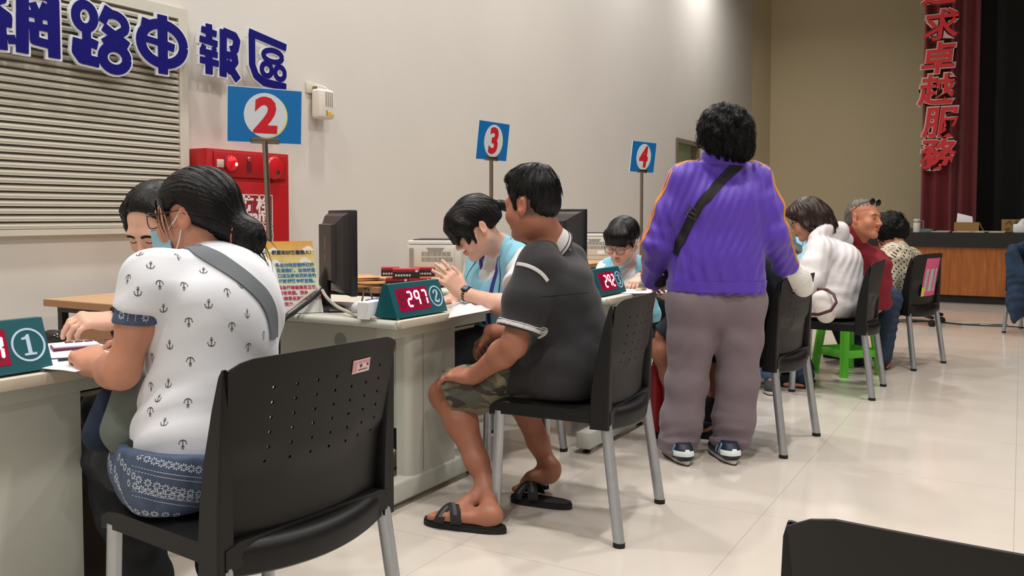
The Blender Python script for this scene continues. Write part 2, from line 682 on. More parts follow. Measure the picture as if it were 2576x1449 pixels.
# ------------------------------------------------------------------ floor, walls, ceiling
def floor_mat():
    m, nt, b = new_mat('polished_tile')
    L = nt.links
    tc = nt.nodes.new('ShaderNodeTexCoord')
    br = nt.nodes.new('ShaderNodeTexBrick')
    br.offset = 0
    br.inputs['Scale'].default_value = 1
    br.inputs['Mortar Size'].default_value = 0.0016
    br.inputs['Mortar Smooth'].default_value = 0.2
    br.inputs['Brick Width'].default_value = 0.8
    br.inputs['Row Height'].default_value = 0.8
    br.inputs['Color1'].default_value = srgb(214, 206, 196)
    br.inputs['Color2'].default_value = srgb(211, 203, 193)
    br.inputs['Mortar'].default_value = srgb(186, 175, 162)
    L.new(tc.outputs['Object'], br.inputs['Vector'])
    nz = nt.nodes.new('ShaderNodeTexNoise')
    nz.inputs['Scale'].default_value = 3.5
    nz.inputs['Detail'].default_value = 6
    L.new(tc.outputs['Object'], nz.inputs['Vector'])
    rp = ramp(nt, [(0.3, (0.93, 0.92, 0.91, 1)), (0.7, (1, 1, 1, 1))])
    L.new(nz.outputs['Fac'], rp.inputs['Fac'])
    mx = nt.nodes.new('ShaderNodeMix')
    mx.data_type = 'RGBA'
    mx.blend_type = 'MULTIPLY'
    mx.inputs[0].default_value = 1
    L.new(br.outputs['Color'], mx.inputs[6])
    L.new(rp.outputs['Color'], mx.inputs[7])
    L.new(mx.outputs[2], b.inputs['Base Color'])
    b.inputs['Roughness'].default_value = 0.13
    b.inputs['Specular IOR Level'].default_value = 0.45
    return m

YW = 4.2
XE = 15.7
DX0, DX1, DZ = 11.75, 12.75, 2.18
struct('floor', MB().span((-3.2, -9.2, -0.1), (17.2, YW + 0.4, 0)), floor_mat(), smooth=0)
struct('ceiling', MB().span((-3.2, -9.2, CEIL), (17.2, YW + 0.4, CEIL + 0.1)), CEILM, smooth=0)
wl = MB()
wl.span((-3.2, YW, 0), (DX0, YW + 0.2, CEIL)).span((DX1, YW, 0), (XE, YW + 0.2, CEIL)).span((DX0, YW, DZ), (DX1, YW + 0.2, CEIL))
struct('wall_left', wl, WALL, smooth=0)
struct('wall_corner', MB().prism([(XE, YW), (16.2, 4.0), (16.4, 4.0), (16.4, YW + 0.2), (XE, YW + 0.2)][::-1], (0, 0, 0), (1, 0, 0), (0, 1, 0), CEIL), WALLB, smooth=0)
struct('wall_back', MB().span((16.2, -9.2, 0), (16.4, 4.0, CEIL)), WALLB, smooth=0)
struct('wall_right', MB().span((-3.2, -9.4, 0), (17.2, -9.2, CEIL)), WALL, smooth=0)
struct('wall_front', MB().span((-3.4, -9.2, 0), (-3.2, YW + 0.2, CEIL)), WALL, smooth=0)
struct('baseboard_left', MB().span((-3.2, YW - 0.015, 0), (DX0, YW, 0.1)).span((DX1, YW - 0.015, 0), (XE, YW, 0.1)), M_('skirting', srgb(150, 140, 128), 0.5), smooth=0)

DOORG = M_('doorway_green', srgb(150, 172, 132), 0.6, var=0.03, vscale=2)  # greenish light of the corridor beyond, put into the panel colour
DOORF = M_('door_frame_paint', srgb(120, 108, 92), 0.5)
d1 = MB().span((DX0 + 0.001, YW - 0.02, 0), (DX0 + 0.05, YW + 0.19, DZ - 0.06)).span((DX1 - 0.05, YW - 0.02, 0), (DX1 - 0.001, YW + 0.19, DZ - 0.06)).span((DX0 + 0.001, YW - 0.02, DZ - 0.06), (DX1 - 0.001, YW + 0.19, DZ - 0.001))
d1o = struct('door_1', d1, DOORF, smooth=0)
obj('door_panel', MB().span((DX0 + 0.05, YW + 0.1, 0.01), (DX1 - 0.05, YW + 0.15, DZ - 0.06)), DOORG, d1o, smooth=0)
obj('door_handle', MB().tube([(DX1 - 0.14, YW + 0.1, 1.0), (DX1 - 0.14, YW + 0.05, 1.0), (DX1 - 0.26, YW + 0.05, 1.0)], 0.011), CHROME, d1o)

# ------------------------------------------------------------------ stage
def wood_mat(name, c1, c2, rough=0.4, axis=(1, 12, 1), scale=2.5):
    m, nt, b = new_mat(name)
    L = nt.links
    tc = nt.nodes.new('ShaderNodeTexCoord')
    mp = nt.nodes.new('ShaderNodeMapping')
    mp.inputs['Scale'].default_value = axis
    L.new(tc.outputs['Object'], mp.inputs['Vector'])
    nz = nt.nodes.new('ShaderNodeTexNoise')
    nz.inputs['Scale'].default_value = scale
    nz.inputs['Detail'].default_value = 6
    nz.inputs['Distortion'].default_value = 0.6
    L.new(mp.outputs[0], nz.inputs['Vector'])
    rp = ramp(nt, [(0.3, c1), (0.7, c2)])
    L.new(nz.outputs['Fac'], rp.inputs['Fac'])
    L.new(rp.outputs['Color'], b.inputs['Base Color'])
    b.inputs['Roughness'].default_value = rough
    return m

STW = wood_mat('stage_veneer', srgb(142, 78, 30), srgb(176, 104, 46), 0.4, (1, 14, 1))
STK = M_('stage_black', srgb(18, 15, 14), 0.5)
sf = MB().span((12.2, -7.5, 0.10), (16.15, 1.75, 0.70)).span((12.16, -7.5, 0.70), (16.15, 1.75, 0.88), mi=1).span((12.26, -7.5, 0), (16.15, 1.75, 0.10), mi=1)
struct('trim_1', sf, [STW, STK], smooth=0)

def curtain(name, y0, y1, x, z0, z1, mat, label, amp=0.05, wl_=0.16):
    mb = MB()
    n = int(abs(y1 - y0) / wl_ * 12)
    top, bot = [], []
    for i in range(n + 1):
        y = y0 + (y1 - y0) * i / n
        ph = 2 * PI * (y - y0) / wl_
        dx = amp * math.sin(ph + 0.5 * math.sin(ph * 0.37)) * (0.75 + 0.25 * math.sin(ph * 0.21))
        top.append((x + dx * 0.8, y, z1))
        bot.append((x + dx * 1.1, y + 0.01 * math.sin(ph * 0.6), z0))
    back_t = [(p[0] + 0.02, p[1], p[2]) for p in top]
    back_b = [(p[0] + 0.02, p[1], p[2]) for p in bot]
    k = n + 1
    fs = []
    for i in range(n):
        fs += [(i, i + 1, k + i + 1, k + i), (2 * k + i + 1, 2 * k + i, 3 * k + i, 3 * k + i + 1), (k + i, k + i + 1, 3 * k + i + 1, 3 * k + i)]
    fs += [(0, k, 3 * k, 2 * k), (n, 2 * k + n, 3 * k + n, k + n)]
    mb.add(top + bot + back_t + back_b, fs)
    return tag(obj(name, mb, mat, None, 60), label, 'curtain')
REDC = M_('red_velvet', srgb(96, 10, 20), 0.9, sheen=0.3, var=0.1, vscale=3, stretch=(8, 8, 0.4))
BLKC = M_('black_velvet', srgb(10, 8, 8), 0.95, var=0.1, vscale=3)
curtain('stage_curtain', 1.19, 0.52, 13.0, 0.885, CEIL - 0.02, REDC, 'dark red pleated stage curtain with red lettering hanging beside the black drape')
curtain('backdrop_curtain', 0.60, -7.4, 13.35, 0.885, CEIL - 0.02, BLKC, 'black drape filling the stage opening to the right of the red curtain', 0.06, 0.3)

CLR = M_('letter_red', srgb(196, 30, 40), 0.6)
CLW = M_('letter_pale_outline', srgb(196, 170, 160), 0.7)
for ch, px, py, s in (('追', 2366, -28, 86), ('求', 2369, 62, 84), ('卓', 2362, 145, 84), ('越', 2357, 226, 84), ('服', 2367, 308, 84), ('務', 2361, 387, 84)):
    c = PX(px, py, 12.9)
    size = s * 11.75 / FPX * 0.94
    t = thing('curtain_letter', c, 'red cut-out character %s with a pale outline on the red stage curtain' % ch, 'letter', 'characters pinned down the stage curtain')
    for nm, bold, dp, off, mt in (('outline', 0.036, 0.006, 0.0, CLW), ('face', 0.013, 0.004, -0.010, CLR)):
        mb = MB()
        vf = text_shape(ch, size, bold * size * 1.6, dp)
        vs, fs = place(vf, c + V(off, 0, 0), (0, -1, 0), (0, 0, 1), True)
        sh = [(v[0], v[1] - (v[2] - c.z) * 0.10, v[2]) for v in vs]
        mb.add(sh, fs)
        obj(nm, mb, mt, t, 0)

# ------------------------------------------------------------------ louvre panel
LM = M_('louvre_paint', srgb(206, 202, 190), 0.30, var=0.02, vscale=5)
LDK = M_('louvre_gap', srgb(140, 134, 118), 0.8)
lx0, lx1, lz0, lz1 = 0.4, 3.445, 1.0, 2.275
lou = thing('louvre_panel', (1.9, YW, lz0), 'large pale metal louvre panel of horizontal slats on the left wall', 'louvre')
fr = MB()
for a, b in (((lx1 - 0.06, 0, lz0 + 0.03), (lx1, 0, lz1 - 0.06)), ((lx0, 0, lz0 + 0.03), (lx0 + 0.06, 0, lz1 - 0.06)), ((lx0, 0, lz1 - 0.06), (lx1, 0, lz1)), ((lx0, 0, lz0), (lx1, 0, lz0 + 0.03))):
    fr.span((a[0], YW - 0.035, a[2]), (b[0], YW, b[2]), 0.0)
obj('frame', fr, LM, lou, 0)
obj('backing', MB().span((lx0 + 0.05, YW - 0.008, lz0 + 0.02), (lx1 - 0.05, YW - 0.001, lz1 - 0.05)), LDK, lou, 0)
sl = MB()
pitch = 0.0368
z = lz0 + 0.034
while z < lz1 - 0.07:
    prof = [(-0.010, 0.030), (-0.020, 0.026), (-0.030, 0.018), (-0.031, 0.012), (-0.026, 0.003), (-0.032, 0.001), (-0.032, -0.001), (-0.022, 0.000), (-0.020, 0.010), (-0.010, 0.022)]
    loops = [[(x, YW + y, z + zz) for y, zz in prof] for x in (lx0 + 0.055, lx1 - 0.055)]
    sl.loft(loops)
    z += pitch
obj('slats', sl, LM, lou, 30)

# ------------------------------------------------------------------ big foam characters across the louvre, drawn stroke by stroke
BLUE = M_('letter_blue', srgb(7, 3, 108), 0.55, var=0.03, spec=0.2)
LWH = M_('letter_white_board', srgb(214, 218, 224), 0.6)
def stroke_letter(strokes, size, o, ex, ey, name_label, wide=1.0):
    """strokes: list of (points, half width) on a 100 x 100 field, closed outlines become a raised blue face on a white backing"""
    o = Vector(o)
    t = thing('wall_letter', o, name_label, 'letter', 'big blue characters along the left wall')
    ex, ey = Vector(ex), Vector(ey)
    n = ex.cross(ey).normalized()
    for nm, grow, z0, z1, mt in (('backing_board', 3.2, 0.0, 0.018, LWH), ('face', 0.0, 0.018, 0.022, BLUE)):
        hh = 0.8
        g = np.arange(-14, 115, hh, dtype=np.float32)
        X, Y = np.meshgrid(g, g, indexing='ij')
        D = np.full(X.shape, 99, np.float32)
        for pts, hw in strokes:
            for i in range(len(pts) - 1):
                a, b = np.array(pts[i], np.float32), np.array(pts[i + 1], np.float32)
                ba = b - a
                ln = max(float(np.hypot(*ba)), 1e-6)
                al = ((X - a[0]) * ba[0] + (Y - a[1]) * ba[1]) / ln
                pe = ((X - a[0]) * ba[1] - (Y - a[1]) * ba[0]) / ln
                D = np.minimum(D, np.maximum(np.abs(pe) - hw, np.maximum(-al, al - ln)))
                if i > 0:
                    D = np.minimum(D, np.hypot(X - a[0], Y - a[1]) - hw)
        D = D - grow
        Z = np.array([-3, -1, 1, 3], np.float32)[None, None, :] * 1.0
        F = np.maximum(D[:, :, None], np.abs(Z) - 2).astype(np.float32)
        v, q = surface_nets(F, np.array([g[0], g[0], 0], np.float32), hh)
        zi = v[:, 2] / hh
        up = zi > 1.5
        zz = np.where(up, z1, z0)
        s = size / 100
        w = np.array(o, np.float32) + (v[:, :1] - 50) * (s * wide) * npv(ex) + (v[:, 1:2] - 50) * s * npv(ey) + zz[:, None] * npv(n)
        np_obj(nm, w, q, mt, t, sharp=40)

def arc(cx, cy, rx, ry, a0, a1, n=14):
    return [(cx + rx * math.cos(math.radians(a0 + (a1 - a0) * i / n)), cy + ry * math.sin(math.radians(a0 + (a1 - a0) * i / n))) for i in range(n + 1)]
L_net = [(arc(20, 84, 13, 12, 60, 300), 7), ([(26, 74), (10, 62), (30, 50), (14, 44)], 6), ([(8, 44), (36, 42)], 7), ([(20, 44), (22, 4)], 8), ([(4, 26), (8, 12)], 5), ([(34, 26), (36, 14)], 5),
         ([(50, 92), (48, 4)], 8), ([(50, 90), (84, 90), (90, 84), (90, 4)], 8), ([(62, 76), (68, 62)], 5), ([(80, 78), (74, 62)], 5), ([(56, 60), (84, 60)], 5), ([(56, 44), (84, 44)], 5), ([(64, 44), (64, 24), (84, 22)], 6), ([(70, 60), (70, 46)], 5)]
L_lu = [(arc(24, 76, 15, 18, 0, 360, 24), 7), ([(26, 56), (26, 8)], 7), ([(28, 38), (44, 34)], 7), ([(12, 40), (10, 20), (18, 10), (46, 8)], 8),
        ([(64, 98), (52, 72)], 7), (arc(72, 72, 20, 16, 120, -30), 7), ([(91, 66), (54, 40)], 7), ([(54, 66), (97, 42)], 7), (arc(73, 19, 21, 18, 0, 360, 24), 8)]
L_shen = [(arc(48, 50, 40, 34, 0, 360, 30), 8.5), ([(12, 54), (50, 50)], 5.5), ([(50, 50), (70, 46)], 7), ([(18, 88), (14, 66)], 7), ([(48, 100), (48, -2)], 9)]
L_bao = [([(8, 84), (42, 80)], 6), ([(25, 96), (25, 66)], 7), ([(4, 66), (44, 62)], 6), ([(14, 56), (10, 48)], 5), ([(34, 56), (38, 48)], 5), ([(4, 44), (44, 42)], 6), ([(4, 28), (46, 26)], 6), ([(24, 44), (24, 4)], 8),
         ([(58, 92), (56, 4)], 8), ([(58, 88), (84, 84), (90, 76), (86, 60), (74, 56)], 8), ([(58, 46), (84, 46), (86, 36), (66, 14)], 7), ([(64, 34), (92, 2)], 8)]
L_qu = [([(4, 94), (98, 80)], 7), ([(11, 90), (11, 34), (20, 15), (40, 5), (97, 2)], 7.5), (arc(63, 58, 24, 11, 0, 360, 22), 5), (arc(47, 30, 12.5, 12, 0, 360, 20), 5), (arc(81, 28, 12.5, 12, 0, 360, 20), 5)]
yl = YW - 0.075
for st, px, py, sz, ch, wd in ((L_net, 52, 50, 0.345, '網', 1.1), (L_lu, 248, 92, 0.325, '路', 1.04), (L_shen, 406, 112, 0.315, '申', 1.10), (L_bao, 548, 130, 0.315, '報', 1.02), (L_qu, 668, 150, 0.325, '區', 1.02)):
    stroke_letter(st, sz, PY(px, py, yl), (1, 0, 0), (0, 0, 1), 'blue foam character %s with a white edge high on the left wall' % ch, wd)

# ------------------------------------------------------------------ fire hydrant cabinet
HR = M_('hydrant_red', srgb(170, 16, 24), 0.38, var=0.03, vscale=3)
HRD = M_('hydrant_dark_red', srgb(120, 12, 30), 0.5)  # deeper red of the lamp ring
HW = M_('hydrant_white_print', srgb(226, 214, 212), 0.6)
HPL = M_('hydrant_plate', srgb(138, 24, 44), 0.5)
hx0, hx1, hz0, hz1, hy = 3.47, 4.12, 0.30, 1.486, 4.05
hyd = thing('fire_hydrant_cabinet', (3.76, YW, hz0), 'red fire hydrant cabinet with white lettering on the wall behind the seated women', 'hydrant cabinet')
obj('body', MB().span((hx0, hy, hz0), (hx1, YW, hz1), 0.006), HR, hyd)
obj('alarm_panel', MB().span((hx0 + 0.045, hy - 0.012, 1.325), (hx1 - 0.03, hy, hz1 - 0.014), 0.004), HR, hyd)
dr = obj('door', MB().span((hx0 + 0.045, hy - 0.012, hz0 + 0.04), (hx1 - 0.03, hy, 1.298), 0.004), HR, hyd)
pl = MB().span((3.53, hy - 0.0145, 0.62), (3.965, hy - 0.012, 1.225))
obj('instruction_plate', pl, HPL, dr, 0)
tx = MB()
EXW, EYW = (1, 0, 0), (0, 0, 1)
yt = hy - 0.0150
def wtext(s, x, z, size, bold=0.0, width=1.0):
    vs, fs = place(text_shape(s, size, bold, 0.0006, width=width), (x, yt, z), EXW, EYW, True)
    tx.add(vs, fs)
wtext('消', 3.625, 1.165, 0.118, 0.0035); wtext('防', 3.752, 1.165, 0.118, 0.0035); wtext('栓', 3.885, 1.165, 0.118, 0.0035)
wtext('Hydrant', 3.755, 1.085, 0.098, 0.0035, 1.12)
wtext('操作方法', 3.855, 1.018, 0.056, 0.002)
wtext('HOW TO USE', 3.855, 0.974, 0.036, 0.0022)
for z_ in (1.222, 1.052):
    tx.span((3.535, yt - 0.0006, z_ - 0.003), (3.96, yt + 0.0006, z_ + 0.003))
for x_ in (3.535, 3.96):
    tx.span((x_ - 0.003, yt - 0.0006, 0.66), (x_ + 0.003, yt + 0.0006, 1.225))
for i, x_ in enumerate((3.83, 3.875, 3.92)):
    ring(tx, 0.013, 0.017, (x_, yt, 0.918), EXW, EYW, 0.0008, 18)
    tx.prism(circle_poly(0.006, 10), (x_, yt, 0.918), EXW, EYW, 0.0008)
for z_, a, b in ((0.945, 3.80, 3.955), (0.895, 3.80, 3.955), (0.87, 3.62, 3.955), (0.845, 3.62, 3.955), (0.82, 3.62, 3.955), (0.70, 3.62, 3.955)):
    tx.span((a, yt - 0.0006, z_ - 0.0012), (b, yt + 0.0006, z_ + 0.0012))
for x_ in (3.80, 3.74, 3.68, 3.62):
    tx.span((x_ - 0.001, yt - 0.0006, 0.70), (x_ + 0.001, yt + 0.0006, 0.945))
tx.tube([(3.80, yt, 0.945), (3.86, yt, 0.93), (3.90, yt, 0.922)], 0.0012, 5)
obj('lettering', tx, HW, dr, 0)
lamp = MB().ball((3.63, hy - 0.02, 1.403), (0.042, 0.036, 0.046), 20)
LRED = M_('red_lens', srgb(190, 10, 24), 0.15)
lm, lnt, lb = LRED, LRED.node_tree, LRED.node_tree.nodes['Principled BSDF']
lb.inputs['Emission Color'].default_value = srgb(255, 20, 40)
lb.inputs['Emission Strength'].default_value = 0.25
la = obj('alarm_lamp', lamp, LRED, hyd)
obj('bulb', MB().ball((3.64, hy - 0.052, 1.398), 0.011, 12), emit_mat('lamp_glow', srgb(255, 150, 150), 6), la)
obj('lamp_ring', MB().lathe([(0.05, 0), (0.05, 0.008), (0.042, 0.012)], (0, 0, 0), Matrix.Translation((3.63, hy - 0.012, 1.403)) @ Matrix.Rotation(PI / 2, 4, 'X'), 24), HRD, hyd)
obj('socket_plate', MB().span((3.53, hy - 0.02, 1.377), (3.58, hy - 0.012, 1.424), 0.003).span((3.54, hy - 0.0215, 1.385), (3.559, hy - 0.02, 1.416), 0.001).span((3.566, hy - 0.0215, 1.39), (3.571, hy - 0.02, 1.412)), M_('socket_ivory', srgb(206, 184, 176), 0.5), hyd)
obj('button', MB().lathe([(0.014, 0), (0.014, 0.006), (0.008, 0.014), (0.001, 0.016)], (0, 0, 0), Matrix.Translation((3.775, hy - 0.012, 1.437)) @ Matrix.Rotation(PI / 2, 4, 'X'), 16), M_('button_chrome', srgb(190, 120, 120), 0.2, metal=0.8), hyd)
sp = MB()
for k in range(6):
    sp.span((3.757, hy - 0.0135, 1.356 + k * 0.011), (3.797, hy - 0.011, 1.361 + k * 0.011))
obj('speaker_slots', sp, M_('slot_dark', srgb(60, 8, 14), 0.8), hyd, 0)
be = obj('bell', MB().lathe([(0.070, 0), (0.072, 0.012), (0.062, 0.026), (0.030, 0.033), (0.001, 0.034)], (0, 0, 0), Matrix.Translation((3.975, hy - 0.012, 1.392)) @ Matrix.Rotation(PI / 2, 4, 'X'), 32), M_('bell_red', srgb(196, 22, 34), 0.3), hyd)
obj('bell_hole', MB().lathe([(0.017, 0), (0.014, 0.006), (0.001, 0.007)], (0, 0, 0), Matrix.Translation((3.985, hy - 0.040, 1.366)) @ Matrix.Rotation(PI / 2, 4, 'X'), 16), M_('bell_dark', srgb(50, 40, 20), 0.5), be)

# ------------------------------------------------------------------ emergency lamp on the wall
IV = M_('ivory_plastic', srgb(222, 216, 204), 0.4)
el = thing('emergency_lamp', (4.55, YW, 1.75), 'small white emergency lamp box hanging from a wall socket plate', 'lamp')
obj('housing', MB().span((4.47, 4.10, 1.755), (4.615, 4.185, 1.955), 0.02, seg=4), IV, el)
obj('socket_plate', MB().span((4.435, YW - 0.012, 1.925), (4.545, YW, 2.0), 0.003), M_('plate_cream', srgb(206, 200, 180), 0.5), el)
gm = MB()
for i in range(4):
    for j in range(12):
        gm.span((4.525 + i * 0.020, 4.0988, 1.838 + j * 0.0085), (4.532 + i * 0.020, 4.101, 1.843 + j * 0.0085))
obj('vent_slots', gm, INK, el, 0)
obj('label', MB().span((4.54, 4.0988, 1.775), (4.605, 4.101, 1.788)).span((4.54, 4.0988, 1.788), (4.575, 4.101, 1.8)), M_('label_yellow', srgb(222, 168, 30), 0.5), el, 0)
obj('label_edge', MB().span((4.532, 4.0988, 1.775), (4.54, 4.101, 1.812)), M_('label_green', srgb(60, 120, 60), 0.5), el, 0)
obj('cord', MB().tube([(4.50, 4.185, 1.965), (4.51, 4.16, 1.985), (4.56, 4.14, 1.975), (4.61, 4.13, 1.945), (4.60, 4.15, 1.90)], 0.004, 8), WHITE, el)
obj('clip', MB().span((4.492, 4.16, 1.945), (4.508, 4.19, 1.975), 0.002), CHROME, el)
# ------------------------------------------------------------------ chairs: black plastic shell on silver legs
def perforated_mat():
    m, nt, b = new_mat('black_perforated_shell')
    L = nt.links
    b.inputs['Base Color'].default_value = srgb(18, 17, 17)
    b.inputs['Roughness'].default_value = 0.46
    b.inputs['Specular IOR Level'].default_value = 0.35
    tc = nt.nodes.new('ShaderNodeTexCoord')
    sx = nt.nodes.new('ShaderNodeSeparateXYZ')
    L.new(tc.outputs['Object'], sx.inputs[0])
    def mth(op, a, b_=None, c=None):
        n = nt.nodes.new('ShaderNodeMath')
        n.operation = op
        for i, q in enumerate((a, b_, c)):
            if q is None:
                continue
            if isinstance(q, (int, float)):
                n.inputs[i].default_value = q
            else:
                L.new(q, n.inputs[i])
        return n.outputs[0]
    zz = mth('SUBTRACT', sx.outputs[2], 0.585)
    row = mth('FLOOR', mth('DIVIDE', zz, 0.031))
    fz = mth('SUBTRACT', mth('MODULO', zz, 0.031), 0.0155)
    xs = mth('ADD', mth('ADD', sx.outputs[0], 1.0), mth('MULTIPLY', mth('MODULO', row, 2), 0.0))
    fx = mth('SUBTRACT', mth('MODULO', xs, 0.052), 0.026)
    r = mth('SQRT', mth('ADD', mth('MULTIPLY', fx, fx), mth('MULTIPLY', fz, fz)))
    hole = mth('LESS_THAN', r, 0.0032)
    rng_ = mth('MULTIPLY', mth('GREATER_THAN', zz, 0), mth('LESS_THAN', mth('ABSOLUTE', sx.outputs[0]), 0.185))
    hole = mth('MULTIPLY', hole, mth('MULTIPLY', rng_, mth('LESS_THAN', zz, 0.19)))
    tr = nt.nodes.new('ShaderNodeBsdfTransparent')
    mx = nt.nodes.new('ShaderNodeMixShader')
    L.new(hole, mx.inputs[0])
    L.new(b.outputs[0], mx.inputs[1])
    L.new(tr.outputs[0], mx.inputs[2])
    L.new(mx.outputs[0], nt.nodes['Material Output'].inputs['Surface'])
    return m
PERF = perforated_mat()
STICK = M_('pink_label', srgb(232, 206, 206), 0.6)

def yback(z):                       # line of the back posts, sitter faces +y
    return -0.205 - 0.035 * max(0, (z - 0.46) / 0.36) ** 1.4
def make_chair(label):
    t = thing('stacking_chair', (0, 0, 0), label, 'chair', 'black plastic stacking chairs with silver legs')
    # backrest panel
    nu, nv = 20, 14
    fr_, bk = [], []
    for j in range(nv + 1):
        z = 0.43 + (0.815 - 0.43) * j / nv
        zt = (z - 0.43) / 0.385
        w = 0.208 + 0.030 * zt
        for i in range(nu + 1):
            u = -1 + 2 * i / nu
            edge = 0.018 * max(0, abs(u) - 0.86) / 0.14
            top = z + (0.010 * (1 - u * u) - edge * 0.9 if j == nv else 0)
            y = yback(z) - 0.045 * (1 - u * u) * (0.5 + 0.5 * zt) - (0.010 if zt > 0.42 + 0.05 * (u * u) else 0.0) * 1.0
            fr_.append((u * w, y + 0.0025, top))
            bk.append((u * w, y - 0.0025, top))
    k = (nu + 1) * (nv + 1)
    fs = []
    for j in range(nv):
        for i in range(nu):
            a = j * (nu + 1) + i
            fs += [(a, a + 1, a + nu + 2, a + nu + 1), (k + a + 1, k + a, k + a + nu + 1, k + a + nu + 2)]
    for i in range(nu):
        a = nv * (nu + 1) + i
        fs.append((a, a + 1, k + a + 1, k + a))
    obj('backrest', MB().add(fr_ + bk, fs), PERF, t, 40, True)
    # side posts
    for s in (-1, 1):
        mb = MB()
        loops = []
        for z, xo, dep, wd in ((0.800, 0.239, 0.006, 0.008), (0.785, 0.243, 0.013, 0.014), (0.72, 0.246, 0.030, 0.024), (0.62, 0.249, 0.050, 0.034), (0.52, 0.251, 0.062, 0.040), (0.44, 0.252, 0.066, 0.042), (0.385, 0.252, 0.066, 0.042)):
            yb = yback(z)
            xi = xo - wd
            loops.append([(s * xo, yb + dep * 0.55, z), (s * (xo - 0.004), yb + dep * 0.6, z), (s * xi, yb + dep * 0.35, z), (s * xi, yb - dep * 0.2, z), (s * (xi + 0.006), yb - dep * 0.42, z), (s * (xo - 0.004), yb - dep * 0.42, z), (s * xo, yb - dep * 0.34, z)][::s])
        mb.loft(loops)
        obj('side_post', mb, BLK, t, 30, True)
    # rear rail with its rolled lip
    mb = MB()
    loops = []
    for i in range(17):
        u = -1 + i / 8
        yc = -0.208 - 0.050 * (1 - u * u)
        z = 0.416 - 0.010 * (1 - u * u)
        pr = [(0.030, -0.034), (-0.004, -0.038), (-0.012, -0.032), (-0.017, 0.006), (-0.013, 0.022), (-0.002, 0.032), (0.012, 0.036), (0.024, 0.034), (0.030, 0.030)]
        loops.append([(u * 0.222, yc + a, z + b) for a, b in pr])
    mb.loft(loops)
    obj('rear_rail', mb, BLK, t, 40, True)
    # seat
    mb = MB()
    n = 14
    topv, botv = [], []
    for j in range(n + 1):
        y = -0.235 + 0.455 * j / n
        for i in range(n + 1):
            u = -1 + 2 * i / n
            w = 0.236 - 0.008 * (j / n)
            dish = 0.014 * (1 - u * u) * math.sin(PI * min(1, (j / n) * 1.0))
            roll = -0.02 * max(0, (j / n - 0.86) / 0.14) ** 2
            edge = -0.010 * max(0, (abs(u) - 0.9) / 0.1) ** 2
            topv.append((u * w, y, 0.452 - dish + roll + edge))
            botv.append((u * w, y, (0.400 if (abs(u) > 0.9 or j > n - 2 or j < 1) else 0.424) + roll * 0.3))
    k = (n + 1) ** 2
    fs = []
    for j in range(n):
        for i in range(n):
            a = j * (n + 1) + i
            fs += [(a, a + 1, a + n + 2, a + n + 1), (k + a + 1, k + a, k + a + n + 1, k + a + n + 2)]
    for i in range(n):
        fs += [(i + 1, i, k + i, k + i + 1), (n * (n + 1) + i, n * (n + 1) + i + 1, k + n * (n + 1) + i + 1, k + n * (n + 1) + i)]
        a, b = i * (n + 1), (i + 1) * (n + 1)
        fs += [(a, b, k + b, k + a), (b + n, a + n, k + a + n, k + b + n)]
    obj('seat', MB().add(topv + botv, fs), BLK, t, 40, True)
    for s in (-1, 1):
        for fy, ty, fx, txx in ((-0.27, -0.215, 0.246, 0.226), (0.20, 0.185, 0.222, 0.216)):
            lg = obj('leg', MB().tube([(s * txx, ty, 0.41), (s * fx, fy, 0.012)], 0.0195, 14, sq=0.8, axis=(1, 0, 0)), ALU, t, 50, True)
            obj('foot_cap', MB().tube([(s * fx, fy, 0.016), (s * fx, fy, 0.0)], 0.0205, 14, sq=0.82, axis=(1, 0, 0)), BLK2, lg, 50, True)
    return t

def back_sticker(t, polys, mats, name, x0, z0, w, h, tilt=0.0, flyer=False):
    """printed sheet stuck to the outside of a backrest"""
    mb = MB()
    for poly, mi in polys:
        vs = []
        m = 6
        for (x, z) in poly:
            xx = x0 + (x * w) * math.cos(tilt) - (z * h) * math.sin(tilt)
            zz = z0 + (x * w) * math.sin(tilt) + (z * h) * math.cos(tilt)
            zt = (zz - 0.43) / 0.385
            u = xx / (0.208 + 0.030 * zt)
            y = yback(zz) - 0.045 * (1 - u * u) * (0.5 + 0.5 * zt) - 0.010 - 0.0042 - 0.0006 * mi
            vs.append((xx, y, zz))
        mb.add(vs, [tuple(range(len(vs)))], mi)
    return obj(name, mb, mats, t, 0, True)
def cells(nx, nz, x0=0, x1=1, z0=0, z1=1, mi=0):
    out = []
    for i in range(nx):
        for j in range(nz):
            a, b = x0 + (x1 - x0) * i / nx, x0 + (x1 - x0) * (i + 1) / nx
            c, d = z0 + (z1 - z0) * j / nz, z0 + (z1 - z0) * (j + 1) / nz
            out.append(([(a, c), (b, c), (b, d), (a, d)][::-1], mi))
    return out

ch0 = make_chair('black stacking chair the woman in the white anchor shirt sits on')
def chair_at(x, y, deg, label, first=False):
    t = ch0 if first else copy_tree(BASE)
    t.location = (x, y, 0)
    t.rotation_euler = (0, 0, math.radians(deg))
    t['label'] = label
    return t
BASE = ch0
c2 = chair_at(2.866, 1.421, 5, 'black stacking chair under the man in the dark polo shirt and camouflage shorts')
c3 = chair_at(4.276, 1.155, -5.6, 'black stacking chair behind the standing woman, its sitter mostly hidden')
c4 = chair_at(5.775, 1.017, 0, 'black stacking chair under the woman in the white hooded jacket')
c5 = chair_at(7.054, 0.816, -18.6, 'black stacking chair with a pink flyer taped on its back')
c6 = chair_at(9.556, -0.18, -104, 'black stacking chair at the right edge with a denim jacket hung over it')
c7 = chair_at(1.105, -0.047, -90, 'black stacking chair cut off in the bottom right corner with a colourful sticker')
cs2 = chair_at(3.41, 2.13, 75, 'black stacking chair of the vest helper who waves her hand, legs behind the desk')
cs3 = chair_at(4.76, 2.03, 92, 'black stacking chair of the vest helper with glasses behind the third desk')
